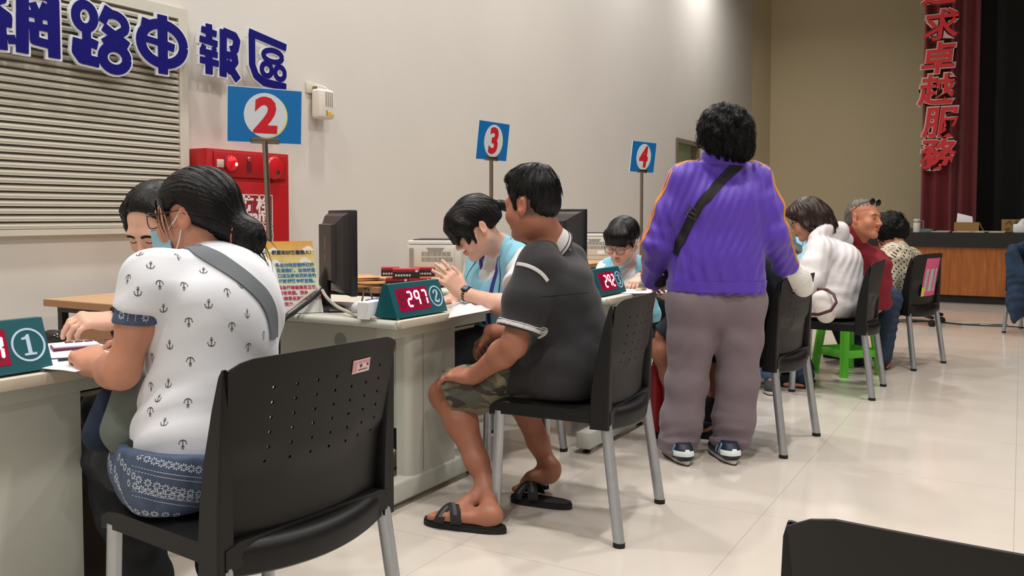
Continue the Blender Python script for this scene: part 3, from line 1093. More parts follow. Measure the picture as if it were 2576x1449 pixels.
cs1 = chair_at(2.08, 2.55, 110, 'black stacking chair of the dark-haired helper behind the first desk')
ch0.location = (1.425, 1.545, 0)
ch0.rotation_euler = (0, 0, math.radians(-4.5))

pinkl = M_('label_print_pink', srgb(220, 150, 160), 0.6)
def inv_label(t, x0, z0):
    back_sticker(t, cells(4, 1) + cells(1, 1, 0.02, 0.24, 0.1, 0.9, 1) + cells(1, 1, 0.3, 0.98, 0.68, 0.9, 1) + [([(0.40, 0.42), (0.52, 0.42), (0.52, 0.62), (0.40, 0.62)][::-1], 2), ([(0.8, 0.45), (0.9, 0.45), (0.9, 0.62), (0.8, 0.62)][::-1], 2), ([(0.32, 0.18), (0.85, 0.2), (0.85, 0.26), (0.32, 0.24)][::-1], 2)],
                 [STICK, pinkl, INK], 'inventory_label', x0, z0, 0.062, 0.030)
inv_label(ch0, 0.060, 0.752)
inv_label(c2, 0.105, 0.752)
PINK = M_('flyer_pink', srgb(226, 90, 140), 0.6)
FGREY = M_('flyer_print', srgb(186, 196, 192), 0.6, var=0.06, vscale=90)
FYEL = M_('flyer_yellow', srgb(214, 214, 90), 0.6)
fl = cells(3, 6) + cells(2, 4, 0.10, 0.86, 0.12, 0.72, 1) + cells(1, 1, 0.0, 0.16, 0.0, 0.24, 2)
for k in range(7):
    fl += [([(0.16, 0.2 + k * 0.07), (0.78, 0.2 + k * 0.07), (0.78, 0.215 + k * 0.07), (0.16, 0.215 + k * 0.07)][::-1], 3)]
back_sticker(c5, fl, [PINK, FGREY, FYEL, M_('flyer_ink', srgb(120, 132, 130), 0.6)], 'flyer', -0.10, 0.515, 0.235, 0.275, 0.0)
CY = M_('sticker_cyan', srgb(90, 206, 222), 0.5)
MG = M_('sticker_magenta', srgb(214, 96, 176), 0.5)
YL = M_('sticker_yellow', srgb(206, 196, 70), 0.5)
PW = M_('sticker_pale', srgb(196, 222, 232), 0.5)
stk = cells(4, 4)
stk += [([(0, 1), (0.22, 1), (0, 0.62)], 1), ([(0.5, 1), (1, 1), (1, 0.6), (0.85, 0.6)], 2), ([(0.35, 0.0), (1, 0), (1, 0.55), (0.85, 0.6), (0.3, 0.35)], 3)]
back_sticker(c7, stk, [CY, MG, YL, PW], 'sticker', -0.02, 0.66, 0.16, 0.135)

# ------------------------------------------------------------------ desks: the end faces the customer
def make_desk(label, x0, y0, L=1.0, W=0.70):
    t = thing('office_desk', (x0 + W / 2, y0 + L / 2, 0), label, 'desk', 'grey metal office desks in a row')
    zt = 0.72
    top = MB().span((x0, y0, zt - 0.028), (x0 + W, y0 + L, zt), 0.010, seg=3)
    tp = obj('tabletop', top, DESKT, t)
    obj('edge_band', MB().span((x0 + 0.012, y0 - 0.004, zt - 0.030), (x0 + W - 0.012, y0 + 0.012, zt - 0.001), 0.0035), DESKE, tp)
    obj('long_edge', MB().tube([(x0 + 0.004, y0 + 0.012, zt - 0.016), (x0 + 0.004, y0 + L - 0.01, zt - 0.016)], 0.0155, 12), DESKM, tp)
    for yy, nm in ((y0 + 0.10, 'a'), (y0 + L - 0.10, 'b')):
        lg = MB()
        cx0, cx1 = x0 + 0.15, x0 + 0.46
        pr = []
        for k in range(7):
            a = PI / 2 * k / 6
            pr.append((cx0 + 0.035 - 0.035 * math.sin(a), yy - 0.03 + 0.03 - 0.03 * math.cos(a)))
        pts = [(cx1, yy - 0.03)] + pr + [(cx0, yy + 0.03), (cx1, yy + 0.03)]
        lg.prism(pts[::-1], (0, 0, 0.10), (1, 0, 0), (0, 1, 0), 0.55)
        lg.span((cx0 + 0.09, yy - 0.0305, 0.11), (cx0 + 0.0915, yy - 0.029, 0.648), mi=1)
        l = obj('leg', lg, [DESKM, INK], t, 40)
        ft = MB().span((x0 - 0.05, yy - 0.035, 0.022), (x0 + W - 0.02, yy + 0.035, 0.105), 0.014, seg=3)
        ft.span((x0 - 0.062, yy - 0.036, 0.026), (x0 - 0.046, yy + 0.036, 0.102), 0.006)
        f = obj('foot', ft, DESKM, t)
        for xx in (x0 - 0.02, x0 + W - 0.08):
            obj('levelling_pad', MB().lathe([(0.014, 0), (0.018, 0.004), (0.018, 0.010), (0.007, 0.012), (0.007, 0.024)], (xx, yy, 0), None, 12), BLK2, f)
        obj('support_beam', MB().span((x0 + 0.03, yy - 0.05, 0.648), (x0 + W - 0.03, yy + 0.03, 0.692), 0.003), DESKM, t)
    mp = MB().span((x0 + 0.165, y0 + 0.12, 0.28), (x0 + 0.185, y0 + L - 0.12, 0.66), 0.002)
    p = obj('modesty_panel', mp, DESKM, t)
    for yy, mt in ((y0 + 0.17, 'wood'), (y0 + L * 0.42, 'cap')):
        TT = Matrix.Translation((x0 + 0.165, yy, 0.60)) @ Matrix.Rotation(-PI / 2, 4, 'Y')
        obj('cable_hole', MB().lathe([(0.031, 0), (0.031, 0.0015), (0.001, 0.0016)], (0, 0, 0), TT, 20), M_('hole_' + mt, srgb(176, 126, 92) if mt == 'wood' else srgb(142, 150, 142), 0.7), p)
    obj('keyboard_tray', MB().span((x0 + 0.50, y0 + 0.12, 0.615), (x0 + W - 0.01, y0 + 0.78, 0.635), 0.004), M_('tray_cream', srgb(190, 180, 156), 0.6), t)
    obj('tray_rail', MB().span((x0 + 0.47, y0 + 0.09, 0.635), (x0 + W - 0.02, y0 + 0.11, 0.69)), BLK2, t)
    return t
make_desk('grey metal desk with number display one at the left edge', 0.92, 2.03)
make_desk('grey metal desk with number display two in front of the man', 2.49, 1.92)
make_desk('grey metal desk with number display three in front of the helper with glasses', 3.66, 1.62)
make_desk('grey metal desk behind the standing woman, showing only below and beside her', 5.10, 1.45)
make_desk('grey metal desk in front of the woman in the white jacket', 6.42, 1.42)

# ------------------------------------------------------------------ queue number displays
TEAL = M_('teal_paint', srgb(0, 84, 94), 0.45, var=0.02, vscale=8)
LEDP = M_('led_window', srgb(70, 0, 18), 0.25)
_b = LEDP.node_tree.nodes['Principled BSDF']
_b.inputs['Emission Color'].default_value = (0.85, 0.0, 0.075, 1)
_b.inputs['Emission Strength'].default_value = 0.30
LEDG = emit_mat('led_glow', (0.95, 0.01, 0.12, 1), 0.75)
LEDW = emit_mat('led_segment', (1.0, 0.78, 0.82, 1), 3.2)
LEDD = M_('led_segment_off', srgb(90, 0, 22), 0.5)
CIRC = M_('pale_blue_print', srgb(190, 214, 236), 0.6)
SEG = {'0': 'abcdef', '1': 'bc', '2': 'abged', '3': 'abgcd', '4': 'fgbc', '5': 'afgcd', '6': 'afgedc', '7': 'abc', '8': 'abcdefg', '9': 'abfgc', '-': ''}
def bold_digit(d):
    """serif numerals on a 1 x 1.4 field, as polygons"""
    if d == '1':
        return [[(-0.34, -0.7), (0.40, -0.7), (0.40, -0.56), (0.14, -0.54), (0.14, 0.70), (0.0, 0.70), (-0.12, 0.56), (-0.36, 0.50), (-0.36, 0.36), (-0.10, 0.38), (-0.10, -0.54), (-0.34, -0.56)]]
    def stroke(path):
        L, R = [], []
        for i, (x, y, w) in enumerate(path):
            a = path[max(i - 1, 0)]; b = path[min(i + 1, len(path) - 1)]
            tx_, ty_ = b[0] - a[0], b[1] - a[1]
            l = math.hypot(tx_, ty_) or 1
            nx, ny = -ty_ / l, tx_ / l
            L.append((x + nx * w, y + ny * w)); R.append((x - nx * w, y - ny * w))
        return [[L[i], L[i + 1], R[i + 1], R[i]][::-1] for i in range(len(L) - 1)]
    if d == '2':
        p = [(-0.30, 0.30, 0.11), (-0.28, 0.45, 0.10), (-0.15, 0.60, 0.07), (0.02, 0.64, 0.06), (0.18, 0.58, 0.10), (0.26, 0.44, 0.13), (0.24, 0.28, 0.13), (0.10, 0.06, 0.10), (-0.12, -0.20, 0.08), (-0.34, -0.52, 0.07)]
        q = [(-0.36, -0.50, 0.12), (-0.20, -0.48, 0.13), (0.0, -0.58, 0.12), (0.2, -0.62, 0.09), (0.34, -0.52, 0.06), (0.38, -0.34, 0.05)]
        return stroke(p) + stroke(q)
    p = [(-0.30, 0.44, 0.10), (-0.16, 0.60, 0.08), (0.02, 0.64, 0.06), (0.18, 0.56, 0.11), (0.24, 0.40, 0.13), (0.18, 0.22, 0.10), (0.0, 0.08, 0.07), (-0.1, 0.07, 0.06)]
    q = [(0.0, 0.07, 0.06), (0.18, -0.04, 0.10), (0.28, -0.26, 0.14), (0.22, -0.50, 0.13), (0.04, -0.64, 0.07), (-0.16, -0.62, 0.07), (-0.32, -0.44, 0.11)]
    return stroke(p) + stroke(q)

def make_display(num, digit, x, y, rz, label):
    t = thing('number_display', (x, y, 0.72), label, 'display', 'teal queue number displays', rz)
    Lh = 0.32
    prof = [(0, 0.006), (0.105, 0.006), (0.066, 0.128), (0.044, 0.128)]
    mb = MB()
    mb.loft([[(xx, a, b) for a, b in prof] for xx in (0, Lh)])
    obj('case', mb, TEAL, t, 30, True)
    fm = MB()
    for xx in (0.02, Lh - 0.02):
        for yy in (0.012, 0.09):
            fm.tube([(xx, yy, 0), (xx, yy, 0.007)], 0.005, 8)
    obj('feet', fm, WHITE, t, 30, True)
    sl_ = math.atan2(0.044, 0.122)
    o = Vector((0, 0, 0.006))
    ex, ey = Vector((1, 0, 0)), Vector((0, math.sin(sl_), math.cos(sl_)))
    n = Vector((0, -math.cos(sl_), math.sin(sl_)))
    def q(u, v, h=0):
        return o + ex * u + ey * v + n * h
    wx0, wx1, wz0, wz1 = 0.032, 0.222, 0.022, 0.110
    win = obj('led_window', MB().prism([(wx0, wz0), (wx1, wz0), (wx1, wz1), (wx0, wz1)], o, ex, ey, 0.0012), LEDP, t, 0, True)
    lit, off, glow = MB(), MB(), MB()
    digs = ('8' + num) if len(num) == 3 else num
    for i, d in enumerate(digs):
        cx = wx0 + 0.027 + i * 0.0455
        cz = (wz0 + wz1) / 2
        w, hgt, th = 0.0128, 0.0270, 0.0036
        pos = {'a': ((-w, hgt), (w, hgt)), 'g': ((-w, 0), (w, 0)), 'd': ((-w, -hgt), (w, -hgt)), 'f': ((-w, 0), (-w, hgt)), 'b': ((w, 0), (w, hgt)), 'e': ((-w, -hgt), (-w, 0)), 'c': ((w, -hgt), (w, 0))}
        for sg, (a, b) in pos.items():
            on = sg in SEG[d] and not (i == 0 and len(num) == 3)
            dst = lit if on else off
            for ddst, tt, hh, gap in ((dst, th, 0.0026 if on else 0.0016, 0.0016), (glow if on else None, th * 1.6, 0.0019, 0.0)):
                if ddst is None:
                    continue
                ax, az, bx, bz = a[0], a[1], b[0], b[1]
                if az == bz:
                    ax += gap; bx -= gap
                    pl_ = [(ax, az), (ax + tt * .6, az - tt), (bx - tt * .6, az - tt), (bx, az), (bx - tt * .6, az + tt), (ax + tt * .6, az + tt)]
                else:
                    az += gap; bz -= gap
                    pl_ = [(ax - tt, az + tt * .6), (ax, az), (ax + tt, az + tt * .6), (ax + tt, bz - tt * .6), (ax, bz), (ax - tt, bz - tt * .6)]
                ddst.prism([(cx + px_ + pz_ * 0.05, cz + pz_) for px_, pz_ in pl_], o, ex, ey, hh)
    obj('lit_lettering', lit, LEDW, win, 0, True)
    obj('segment_glow', glow, LEDG, win, 0, True)
    if off.f:
        obj('unlit_lettering', off, LEDD, win, 0, True)
    cm = MB()
    ring(cm, 0.0365, 0.0415, q(0.272, 0.065), ex, ey, 0.0012, 48)
    for pl_ in bold_digit(digit):
        cm.prism([(0.272 + a * 0.040, 0.065 + b * 0.037) for a, b in pl_], o, ex, ey, 0.0012)
    obj('circled_numeral', cm, CIRC, t, 0, True)
    return t
make_display('184', '1', 0.955, 2.045, 0.0, 'teal number display marked 1 cut by the left edge of the photo')
make_display('297', '2', 2.50, 1.935, 0.0, 'teal number display reading 297 marked 2 on the desk beside the man')
make_display('292', '3', 3.665, 1.66, math.radians(2), 'teal number display reading 292 marked 3 before the helper with glasses')

# ------------------------------------------------------------------ numbered signs on poles
SB = M_('sign_blue', srgb(8, 112, 184), 0.4, var=0.02)
SY = M_('sign_yellow', srgb(222, 216, 96), 0.5)
SR = M_('sign_red', srgb(206, 20, 38), 0.5)
SW = M_('sign_white', srgb(214, 222, 230), 0.5)
def make_sign(d, px, py, dist, ang, label, tilt=5, w=0.325, h=0.232, lean=0.0, brk=SB):
    c = P(px, py, dist)
    a = math.radians(ang)
    ex = (RT * math.sin(a) + FH * math.cos(a)).normalized()
    n = ex.cross(UP).normalized()
    ey = (UP * math.cos(math.radians(tilt)) + n * math.sin(math.radians(tilt))).normalized()
    n2 = ex.cross(ey).normalized()
    base = c - ey * (h / 2 - 0.004)
    foot = Vector((base.x, base.y, 0)) + RT * lean
    t = thing('sign_stand', foot, label, 'sign', 'blue counter number signs on poles')
    obj('pole', MB().tube([foot + V(0, 0, 0.02), base], 0.0125, 12), CHROME, t)
    obj('groove', MB().tube([foot + V(0, 0, 0.02) + n2 * 0.0105, base + n2 * 0.0105], 0.003, 6), M_('groove_dark', srgb(70, 60, 50), 0.4, metal=0.5), t)
    obj('base', MB().lathe([(0.10, 0), (0.10, 0.012), (0.05, 0.022), (0.02, 0.04)], foot, None, 28), CHROME, t)
    T = Matrix((ex, ey, n2)).transposed().to_4x4()
    T.translation = c
    bd = obj('board', MB().box((0, 0, 0), (w, h, 0.006), 0.0, T).box((0, 0, -0.001), (w + 0.008, h + 0.008, 0.005), 0.0, T, 1), [SB, SW], t, 0)
    ob = obj('offset_disc', MB().prism(circle_poly(0.098, 44, 0.006, -0.002, 0.100), c + n2 * 0.003, ex, ey, 0.0006), SY, bd, 0)  # yellow printed disc, slightly offset behind the white one
    obj('disc', MB().prism(circle_poly(0.098, 44, 0, 0.002, 0.100), c + n2 * 0.003, ex, ey, 0.0012), SW, bd, 0)
    vs, fs = place(text_shape(d, 0.216, 0.0085, 0.0006, shear=0.05, width=1.0), c + n2 * 0.0048 + ey * 0.003, ex, ey, True)
    obj('numeral', MB().add(vs, fs), SR, bd, 0)
    obj('bracket', MB().box((0, -h / 2 + 0.006, 0.002), (0.13, 0.026, 0.016), 0.002, T), CHROME, t)
    return t
make_sign('2', 667, 291, 4.02, 57, 'blue sign with red number 2 on a pole by the red hydrant cabinet', 4, 0.338, 0.242, lean=0.05)
make_sign('3', 1240, 355, 5.5, 34, 'blue sign with red number 3 on a pole above the helper in the vest', 7)
make_sign('4', 1618, 395, 6.85, 42, 'blue sign with red number 4 on a pole left of the purple jacket', 7)
# ------------------------------------------------------------------ back tables along the wall
TBW = wood_mat('table_wood', srgb(190, 150, 112), srgb(206, 168, 128), 0.45, (1, 10, 1), 2.0)
TBE = M_('table_wood_edge', srgb(166, 122, 86), 0.5)
DKM = M_('dark_steel', srgb(36, 32, 30), 0.5)
def back_table(label, x0, x1, y0, y1, z=0.70, apron=False):
    t = thing('side_table', ((x0 + x1) / 2, (y0 + y1) / 2, 0), label, 'table')
    obj('tabletop', MB().span((x0, y0, z - 0.004), (x1, y1, z)).span((x0, y0, z - 0.034), (x1, y1, z - 0.004), 0.0, None, 1), [TBW, TBE], t, 0)
    for xx in (x0 + 0.06, x1 - 0.06):
        for yy in (y0 + 0.06, y1 - 0.06):
            obj('leg', MB().span((xx - 0.018, yy - 0.018, 0), (xx + 0.018, yy + 0.018, z - 0.034), 0.004), DKM, t)
    fr_ = MB()
    for yy in (y0 + 0.05, y1 - 0.05):
        fr_.span((x0 + 0.05, yy - 0.012, z - 0.062), (x1 - 0.05, yy + 0.012, z - 0.034))
    for xx in (x0 + 0.05, x1 - 0.05):
        fr_.span((xx - 0.012, y0 + 0.05, z - 0.062), (xx + 0.012, y1 - 0.05, z - 0.034))
    obj('frame', fr_, DKM, t, 0)
    if apron:
        obj('end_panel', MB().span((x0 + 0.055, y0 + 0.09, 0.50), (x0 + 0.075, y1 - 0.09, 0.605)), TBE, t, 0)
        obj('modesty_panel', MB().span((x0 + 0.055, y1 - 0.11, 0.50), (x1 - 0.055, y1 - 0.09, 0.605)), TBE, t, 0)
    return t
back_table('wooden side table with an end panel at the wall behind the first desk', 2.47, 3.76, 3.42, 4.03, apron=True)
back_table('wooden side table carrying brown envelopes and red boxes behind the monitor', 3.80, 5.15, 3.07, 3.67)
back_table('wooden side table carrying the printer behind the helper with glasses', 5.20, 7.6, 3.05, 3.65)

# ------------------------------------------------------------------ printers
PRW = M_('printer_ivory', srgb(206, 204, 196), 0.5)
PRG = M_('printer_vent', srgb(150, 148, 142), 0.6)
PRT = M_('printer_top', srgb(220, 220, 216), 0.45)
def printer(c, rz, label, w=0.40, d=0.36, h=0.235, plain=False):
    """rear panel faces local -x"""
    t = thing('printer', c, label, 'printer', 'office printers on the side tables', rz)
    obj('body', MB().span((-d / 2, -w / 2, 0), (d / 2, w / 2, h - 0.028), 0.008), PRW, t, 35, True)
    obj('lid', MB().span((-d / 2 + 0.004, -w / 2 + 0.004, h - 0.026), (d / 2, w / 2 - 0.004, h), 0.008).span((-d / 2 + 0.05, -w / 2 + 0.03, h), (d / 2 - 0.02, w / 2 - 0.03, h + 0.006), 0.002, None, 1), [PRT, DKM], t, 35, True)
    x = -d / 2 - 0.002
    if plain:
        vm = MB()
        for k in range(12):
            vm.span((-d / 2 + 0.05, -w / 2 - 0.002, 0.05 + k * 0.009), (-d / 2 + 0.12, -w / 2 + 0.003, 0.054 + k * 0.009))
        obj('side_vents', vm, DKM, t, 0, True)
        vm = MB()
        for k in range(14):
            vm.span((x, -w / 2 + 0.03, 0.05 + k * 0.010), (x + 0.004, -w / 2 + 0.13, 0.055 + k * 0.010))
        obj('rear_vents', vm, DKM, t, 0, True)
        return t
    pn = MB().span((x - 0.004, -w / 2 + 0.045, 0.045), (x, w / 2 - 0.05, h - 0.045), 0.002)
    po = obj('rear_door', pn, PRW, t, 35, True)
    gv = MB()
    gv.prism([(-0.062, 0), (0.062, 0), (0.040, -0.028), (-0.040, -0.028)], (x - 0.0042, -0.01, h - 0.046), (0, -1, 0), (0, 0, 1), 0.001)
    obj('handle_recess', gv, PRG, po, 0, True)
    ve = MB()
    rv = random.Random(1)
    for r in range(2):
        yy = w / 2 - 0.10
        while yy > -w / 2 + 0.07:
            ww = rv.choice((0.010, 0.016, 0.022, 0.026))
            ve.span((x - 0.0056, yy - ww, h - 0.100 - r * 0.036), (x - 0.004, yy, h - 0.072 - r * 0.036))
            yy -= ww + 0.004
    obj('vents', ve, PRG, po, 0, True)
    obj('side_latch', MB().span((x - 0.002, w / 2 - 0.045, 0.06), (x, w / 2 - 0.018, h - 0.05)).tube([(x - 0.004, w / 2 - 0.030, h - 0.085), (x + 0.001, w / 2 - 0.030, h - 0.085)], 0.009, 12), PRG, t, 30, True)
    obj('rating_label', MB().span((x - 0.0052, -0.10, 0.055), (x - 0.004, -0.04, 0.085)), WHITE, po, 0, True)
    obj('foot_block', MB().span((x - 0.003, w / 2 - 0.09, 0.0), (x, w / 2 - 0.004, 0.045), 0.001), PRW, t, 30, True)
    return t
def at_table(px, py, z=0.70):
    return PZ(px, py, z)
printer((4.80, 3.36, 0.70), math.radians(24), 'ivory printer with its vented rear door behind the waving helper', 0.36)
printer((7.25, 3.36, 0.70), math.radians(22), 'ivory printer half hidden behind the helper with glasses', 0.42)
printer((3.50, 3.70, 0.70), math.radians(-10), 'white printer standing behind the taxpayer notice board', 0.42, 0.38, 0.22, plain=True)

# ------------------------------------------------------------------ monitors
MON = M_('monitor_black', srgb(24, 24, 26), 0.38)
MONG = M_('monitor_grey_back', srgb(52, 48, 48), 0.45)
SCR = M_('screen_dark', srgb(12, 14, 18), 0.15)
def monitor(x, y, z, normal_deg, label, w=0.40, h=0.335, zb=0.785):
    """screen faces local +x"""
    t = thing('monitor', (x, y, z), label, 'monitor', 'black desktop monitors', math.radians(normal_deg))
    o = zb - z
    obj('bezel', MB().span((0.0, -w / 2, o), (0.030, w / 2, o + h), 0.006), MON, t, 35, True)
    obj('screen', MB().span((0.030, -w / 2 + 0.018, o + 0.022), (0.0312, w / 2 - 0.018, o + h - 0.018)), SCR, t, 0, True)
    bk = MB()
    zc = o + h / 2
    bk.loft([[(0.0, s1 * (w / 2 - 0.012), zc + s2 * (h / 2 - 0.012)) for s1, s2 in ((-1, -1), (1, -1), (1, 1), (-1, 1))],
             [(-0.020, s1 * (w / 2 - 0.030), zc + s2 * (h / 2 - 0.024)) for s1, s2 in ((-1, -1), (1, -1), (1, 1), (-1, 1))],
             [(-0.040, s1 * (w / 2 - 0.080), zc + s2 * (h / 2 - 0.055)) for s1, s2 in ((-1, -1), (1, -1), (1, 1), (-1, 1))],
             [(-0.056, s1 * (w / 2 - 0.085), zc + s2 * (h / 2 - 0.058)) for s1, s2 in ((-1, -1), (1, -1), (1, 1), (-1, 1))]][::-1])
    b = obj('back_cover', bk, MONG, t, 25, True)
    obj('rear_labels', MB().span((-0.0572, -0.02, zc + 0.01), (-0.056, 0.0, zc + 0.06)).span((-0.0572, -0.02, zc - 0.04), (-0.056, -0.004, zc - 0.005)), M_('rear_label', srgb(150, 96, 86), 0.6), b, 0, True)
    obj('neck', MB().tube([(-0.045, 0, 0.012), (-0.060, 0, o * 0.6), (-0.056, 0, o + 0.06), (-0.040, 0, o + 0.10)], [0.055, 0.050, 0.045, 0.040], 14, sq=0.5, axis=(1, 0, 0)), MON, t, 50, True)
    obj('base', MB().lathe([(0.135, 0), (0.137, 0.008), (0.125, 0.018), (0.06, 0.024), (0.001, 0.025)], (0, 0, 0), Matrix.Translation((-0.02, 0, 0)) @ Matrix.Diagonal((0.8, 1.05, 1, 1)), 32), MON, t, 40, True)
    return t
monitor(2.700, 2.385, 0.72, -36, 'black monitor seen almost edge-on at the second desk beside the notice board')
monitor(3.83, 2.02, 0.72, -6, 'black monitor showing its back right behind the head of the man', 0.41, 0.34, 0.79)
monitor(5.50, 1.90, 0.72, -5, 'black monitor nearly hidden by the left sleeve of the purple jacket', 0.40, 0.34, 0.77)

# ------------------------------------------------------------------ taxpayer notice board on desk two
def notice_mat():
    m, nt, b = new_mat('notice_print')
    L = nt.links
    tc = nt.nodes.new('ShaderNodeTexCoord')
    sx = nt.nodes.new('ShaderNodeSeparateXYZ')
    L.new(tc.outputs['Object'], sx.inputs[0])
    mr = nt.nodes.new('ShaderNodeMapRange')
    mr.inputs['From Min'].default_value = 0.0
    mr.inputs['From Max'].default_value = 0.285
    L.new(sx.outputs[2], mr.inputs['Value'])
    rp = ramp(nt, [(0.0, srgb(226, 230, 230)), (0.30, srgb(226, 230, 220)), (0.55, srgb(214, 218, 176)), (0.78, srgb(224, 196, 120)), (0.96, srgb(222, 160, 70))])
    L.new(mr.outputs[0], rp.inputs['Fac'])
    L.new(rp.outputs['Color'], b.inputs['Base Color'])
    b.inputs['Roughness'].default_value = 0.35
    return m
nb0 = PZ(692, 789, 0.722)
exn = (RT * 0.965 + FH * 0.26).normalized()
eyn = (UP * 0.968 - RT * 0.185 + FH * 0.17).normalized()
nnn = exn.cross(eyn).normalized()
nb = thing('notice_board', nb0, 'upright printed notice to taxpayers, orange at the top, standing by the monitor', 'notice')
W_, H_ = 0.182, 0.285
obj('sheet', MB().prism([(0, 0), (W_, 0), (W_, H_), (0, H_)], nb0, exn, eyn, 0.0, 0, 0.004), notice_mat(), nb, 0)
obj('stand', MB().prism([(0.02, 0), (W_ - 0.02, 0), (W_ - 0.02, 0.11), (0.02, 0.11)], nb0 - nnn * 0.006 + FH * 0.09 - V(0, 0, 0.001), exn, (eyn * 0.8 - FH * 0.75).normalized(), 0.002), M_('clear_stand', srgb(190, 196, 196), 0.2), nb, 0)
NV = M_('print_navy', srgb(30, 36, 92), 0.6)
NBL = M_('print_blue', srgb(30, 120, 180), 0.6)
NRD = M_('print_crimson', srgb(190, 44, 90), 0.6)
CLD = M_('print_cloud', srgb(232, 232, 226), 0.6)
cl_ = MB()
for cx, cy, r in ((0.020, 0.247, 0.010), (0.032, 0.251, 0.012), (0.044, 0.245, 0.009), (0.150, 0.252, 0.010), (0.163, 0.256, 0.013), (0.175, 0.250, 0.007), (0.018, 0.196, 0.010), (0.030, 0.202, 0.013), (0.044, 0.196, 0.009), (0.130, 0.204, 0.010), (0.142, 0.210, 0.013), (0.156, 0.203, 0.010)):
    cl_.prism(circle_poly(r, 18, cx, cy, r * 0.7), nb0, exn, eyn, 0.0006 + 0.0001 * (cx * 40 % 3))
obj('clouds', cl_, CLD, nb, 0)
wv = MB()
for cx, cy, r in ((0.150, 0.268, 0.014), (0.120, 0.262, 0.012), (0.055, 0.215, 0.012)):
    for k in range(3):
        ring(wv, r * (1 - 0.28 * k) - 0.0007, r * (1 - 0.28 * k), nb0 + exn * cx + eyn * cy, exn, eyn, 0.0005, 24)
obj('wave_rings', wv, M_('print_ring', srgb(232, 196, 130), 0.6), nb, 0)
def nline(s, x, y, size, mt, nm, bold=0.0004, hal='LEFT'):
    vs, fs = text_shape(s, size, bold, 0.0003, align='LEFT')
    o = nb0 + exn * x + eyn * y + nnn * 0.0014
    vs2, fs = place((vs, fs), o, exn, eyn)
    obj(nm, MB().add(vs2, fs), mt, nb, 0)
nline('親愛的納稅義務人：', 0.022, 0.239, 0.0178, NV, 'heading')
for k, s_ in enumerate(('學生納稅服務隊係接', '受您委託，並依據您', '口述及提供資料協助', '代辦網路申報服務。')):
    nline(s_, 0.029 + 0.001 * k, 0.189 - 0.0212 * k, 0.0162, NBL, 'blue_line')
for k, s_ in enumerate(('請自行檢查是否正確、', '沒有遺漏。因為，一切', '法律責任直接對本人發', '生效力。')):
    nline(s_, 0.026, 0.100 - 0.0215 * k, 0.0158, NRD, 'red_line')

# ------------------------------------------------------------------ boxes, envelopes and papers
TRED = M_('box_red', srgb(168, 26, 40), 0.5)
TBLK = M_('box_dark', srgb(46, 36, 34), 0.5)
TLBL = M_('box_label', srgb(214, 206, 196), 0.6)
def red_box(px, py, d, z, label, rz=0.1, w=0.125, h=0.050, dp=0.10):
    c = P(px, py, d)
    a = YAW - PI / 2 + rz
    t = thing('toner_box', (c.x, c.y, z), label, 'box', 'red and black boxes on the side table', a)
    obj('carton', MB().span((-w / 2, -dp / 2, 0), (w / 2, dp / 2, h * 0.72), 0.001, None, 1).span((-w / 2, -dp / 2, h * 0.72), (w / 2, dp / 2, h), 0.001), [TRED, TBLK], t, 0, True)
    lm_ = MB()
    lm_.span((w * 0.34, -dp / 2 - 0.0012, h * 0.66), (w * 0.44, -dp / 2, h * 0.92))
    for k in range(6):
        lm_.span((-w * 0.40 + k * 0.015, -dp / 2 - 0.0012, h * 0.20), (-w * 0.40 + k * 0.015 + 0.010, -dp / 2, h * 0.42))
    obj('label', lm_, TLBL, t, 0, True)
    return t
zt_ = 0.70
red_box(1000, 700, 4.88, zt_, 'red and black box at the bottom left of the small stack', 0.05)
red_box(1057, 700, 4.88, zt_, 'red and black box at the bottom right of the small stack', 0.05, 0.12)
red_box(1022, 680, 4.88, zt_ + 0.051, 'red and black box lying topmost in the middle of the small stack', 0.1, 0.15)
red_box(982, 680, 5.02, zt_ + 0.051, 'red and black box peeping out behind the left end of the small stack', 0.1, 0.1)
red_box(1068, 680, 5.02, zt_ + 0.051, 'red and black box behind the right end of the small stack', 0.1, 0.12)
ENV = M_('kraft_envelope', srgb(196, 150, 104), 0.75, var=0.05, vscale=8)
re_ = random.Random(11)
for k in range(9):
    top = k >= 5
    px = (905 if not top else 892) + re_.uniform(-8, 10)
    c = P(px, 700, 4.95 if not top else 5.0)
    z = zt_ + 0.0055 * k
    a = math.radians(-30 + re_.uniform(-16, 16))
    t = obj('envelope', MB().box((0, 0, 0.0025), (0.34 if not top else 0.26, 0.24, 0.0048), 0.001).box((0.0, 0.1, 0.0052), (0.33 if not top else 0.25, 0.03, 0.0006)), ENV, None, 30)
    t.location = (c.x, c.y, z)
    t.rotation_euler = (0, re_.uniform(-0.004, 0.004), a)
    tag(t, ('brown paper envelope at the bottom', 'brown paper envelope second from the bottom', 'brown paper envelope third from the bottom', 'brown paper envelope fourth from the bottom', 'brown paper envelope in the middle', 'brown paper envelope fourth from the top', 'brown paper envelope third from the top', 'brown paper envelope second from the top', 'brown paper envelope on top')[k] + ' of the pile behind the monitor', 'envelope', 'pile of brown envelopes')
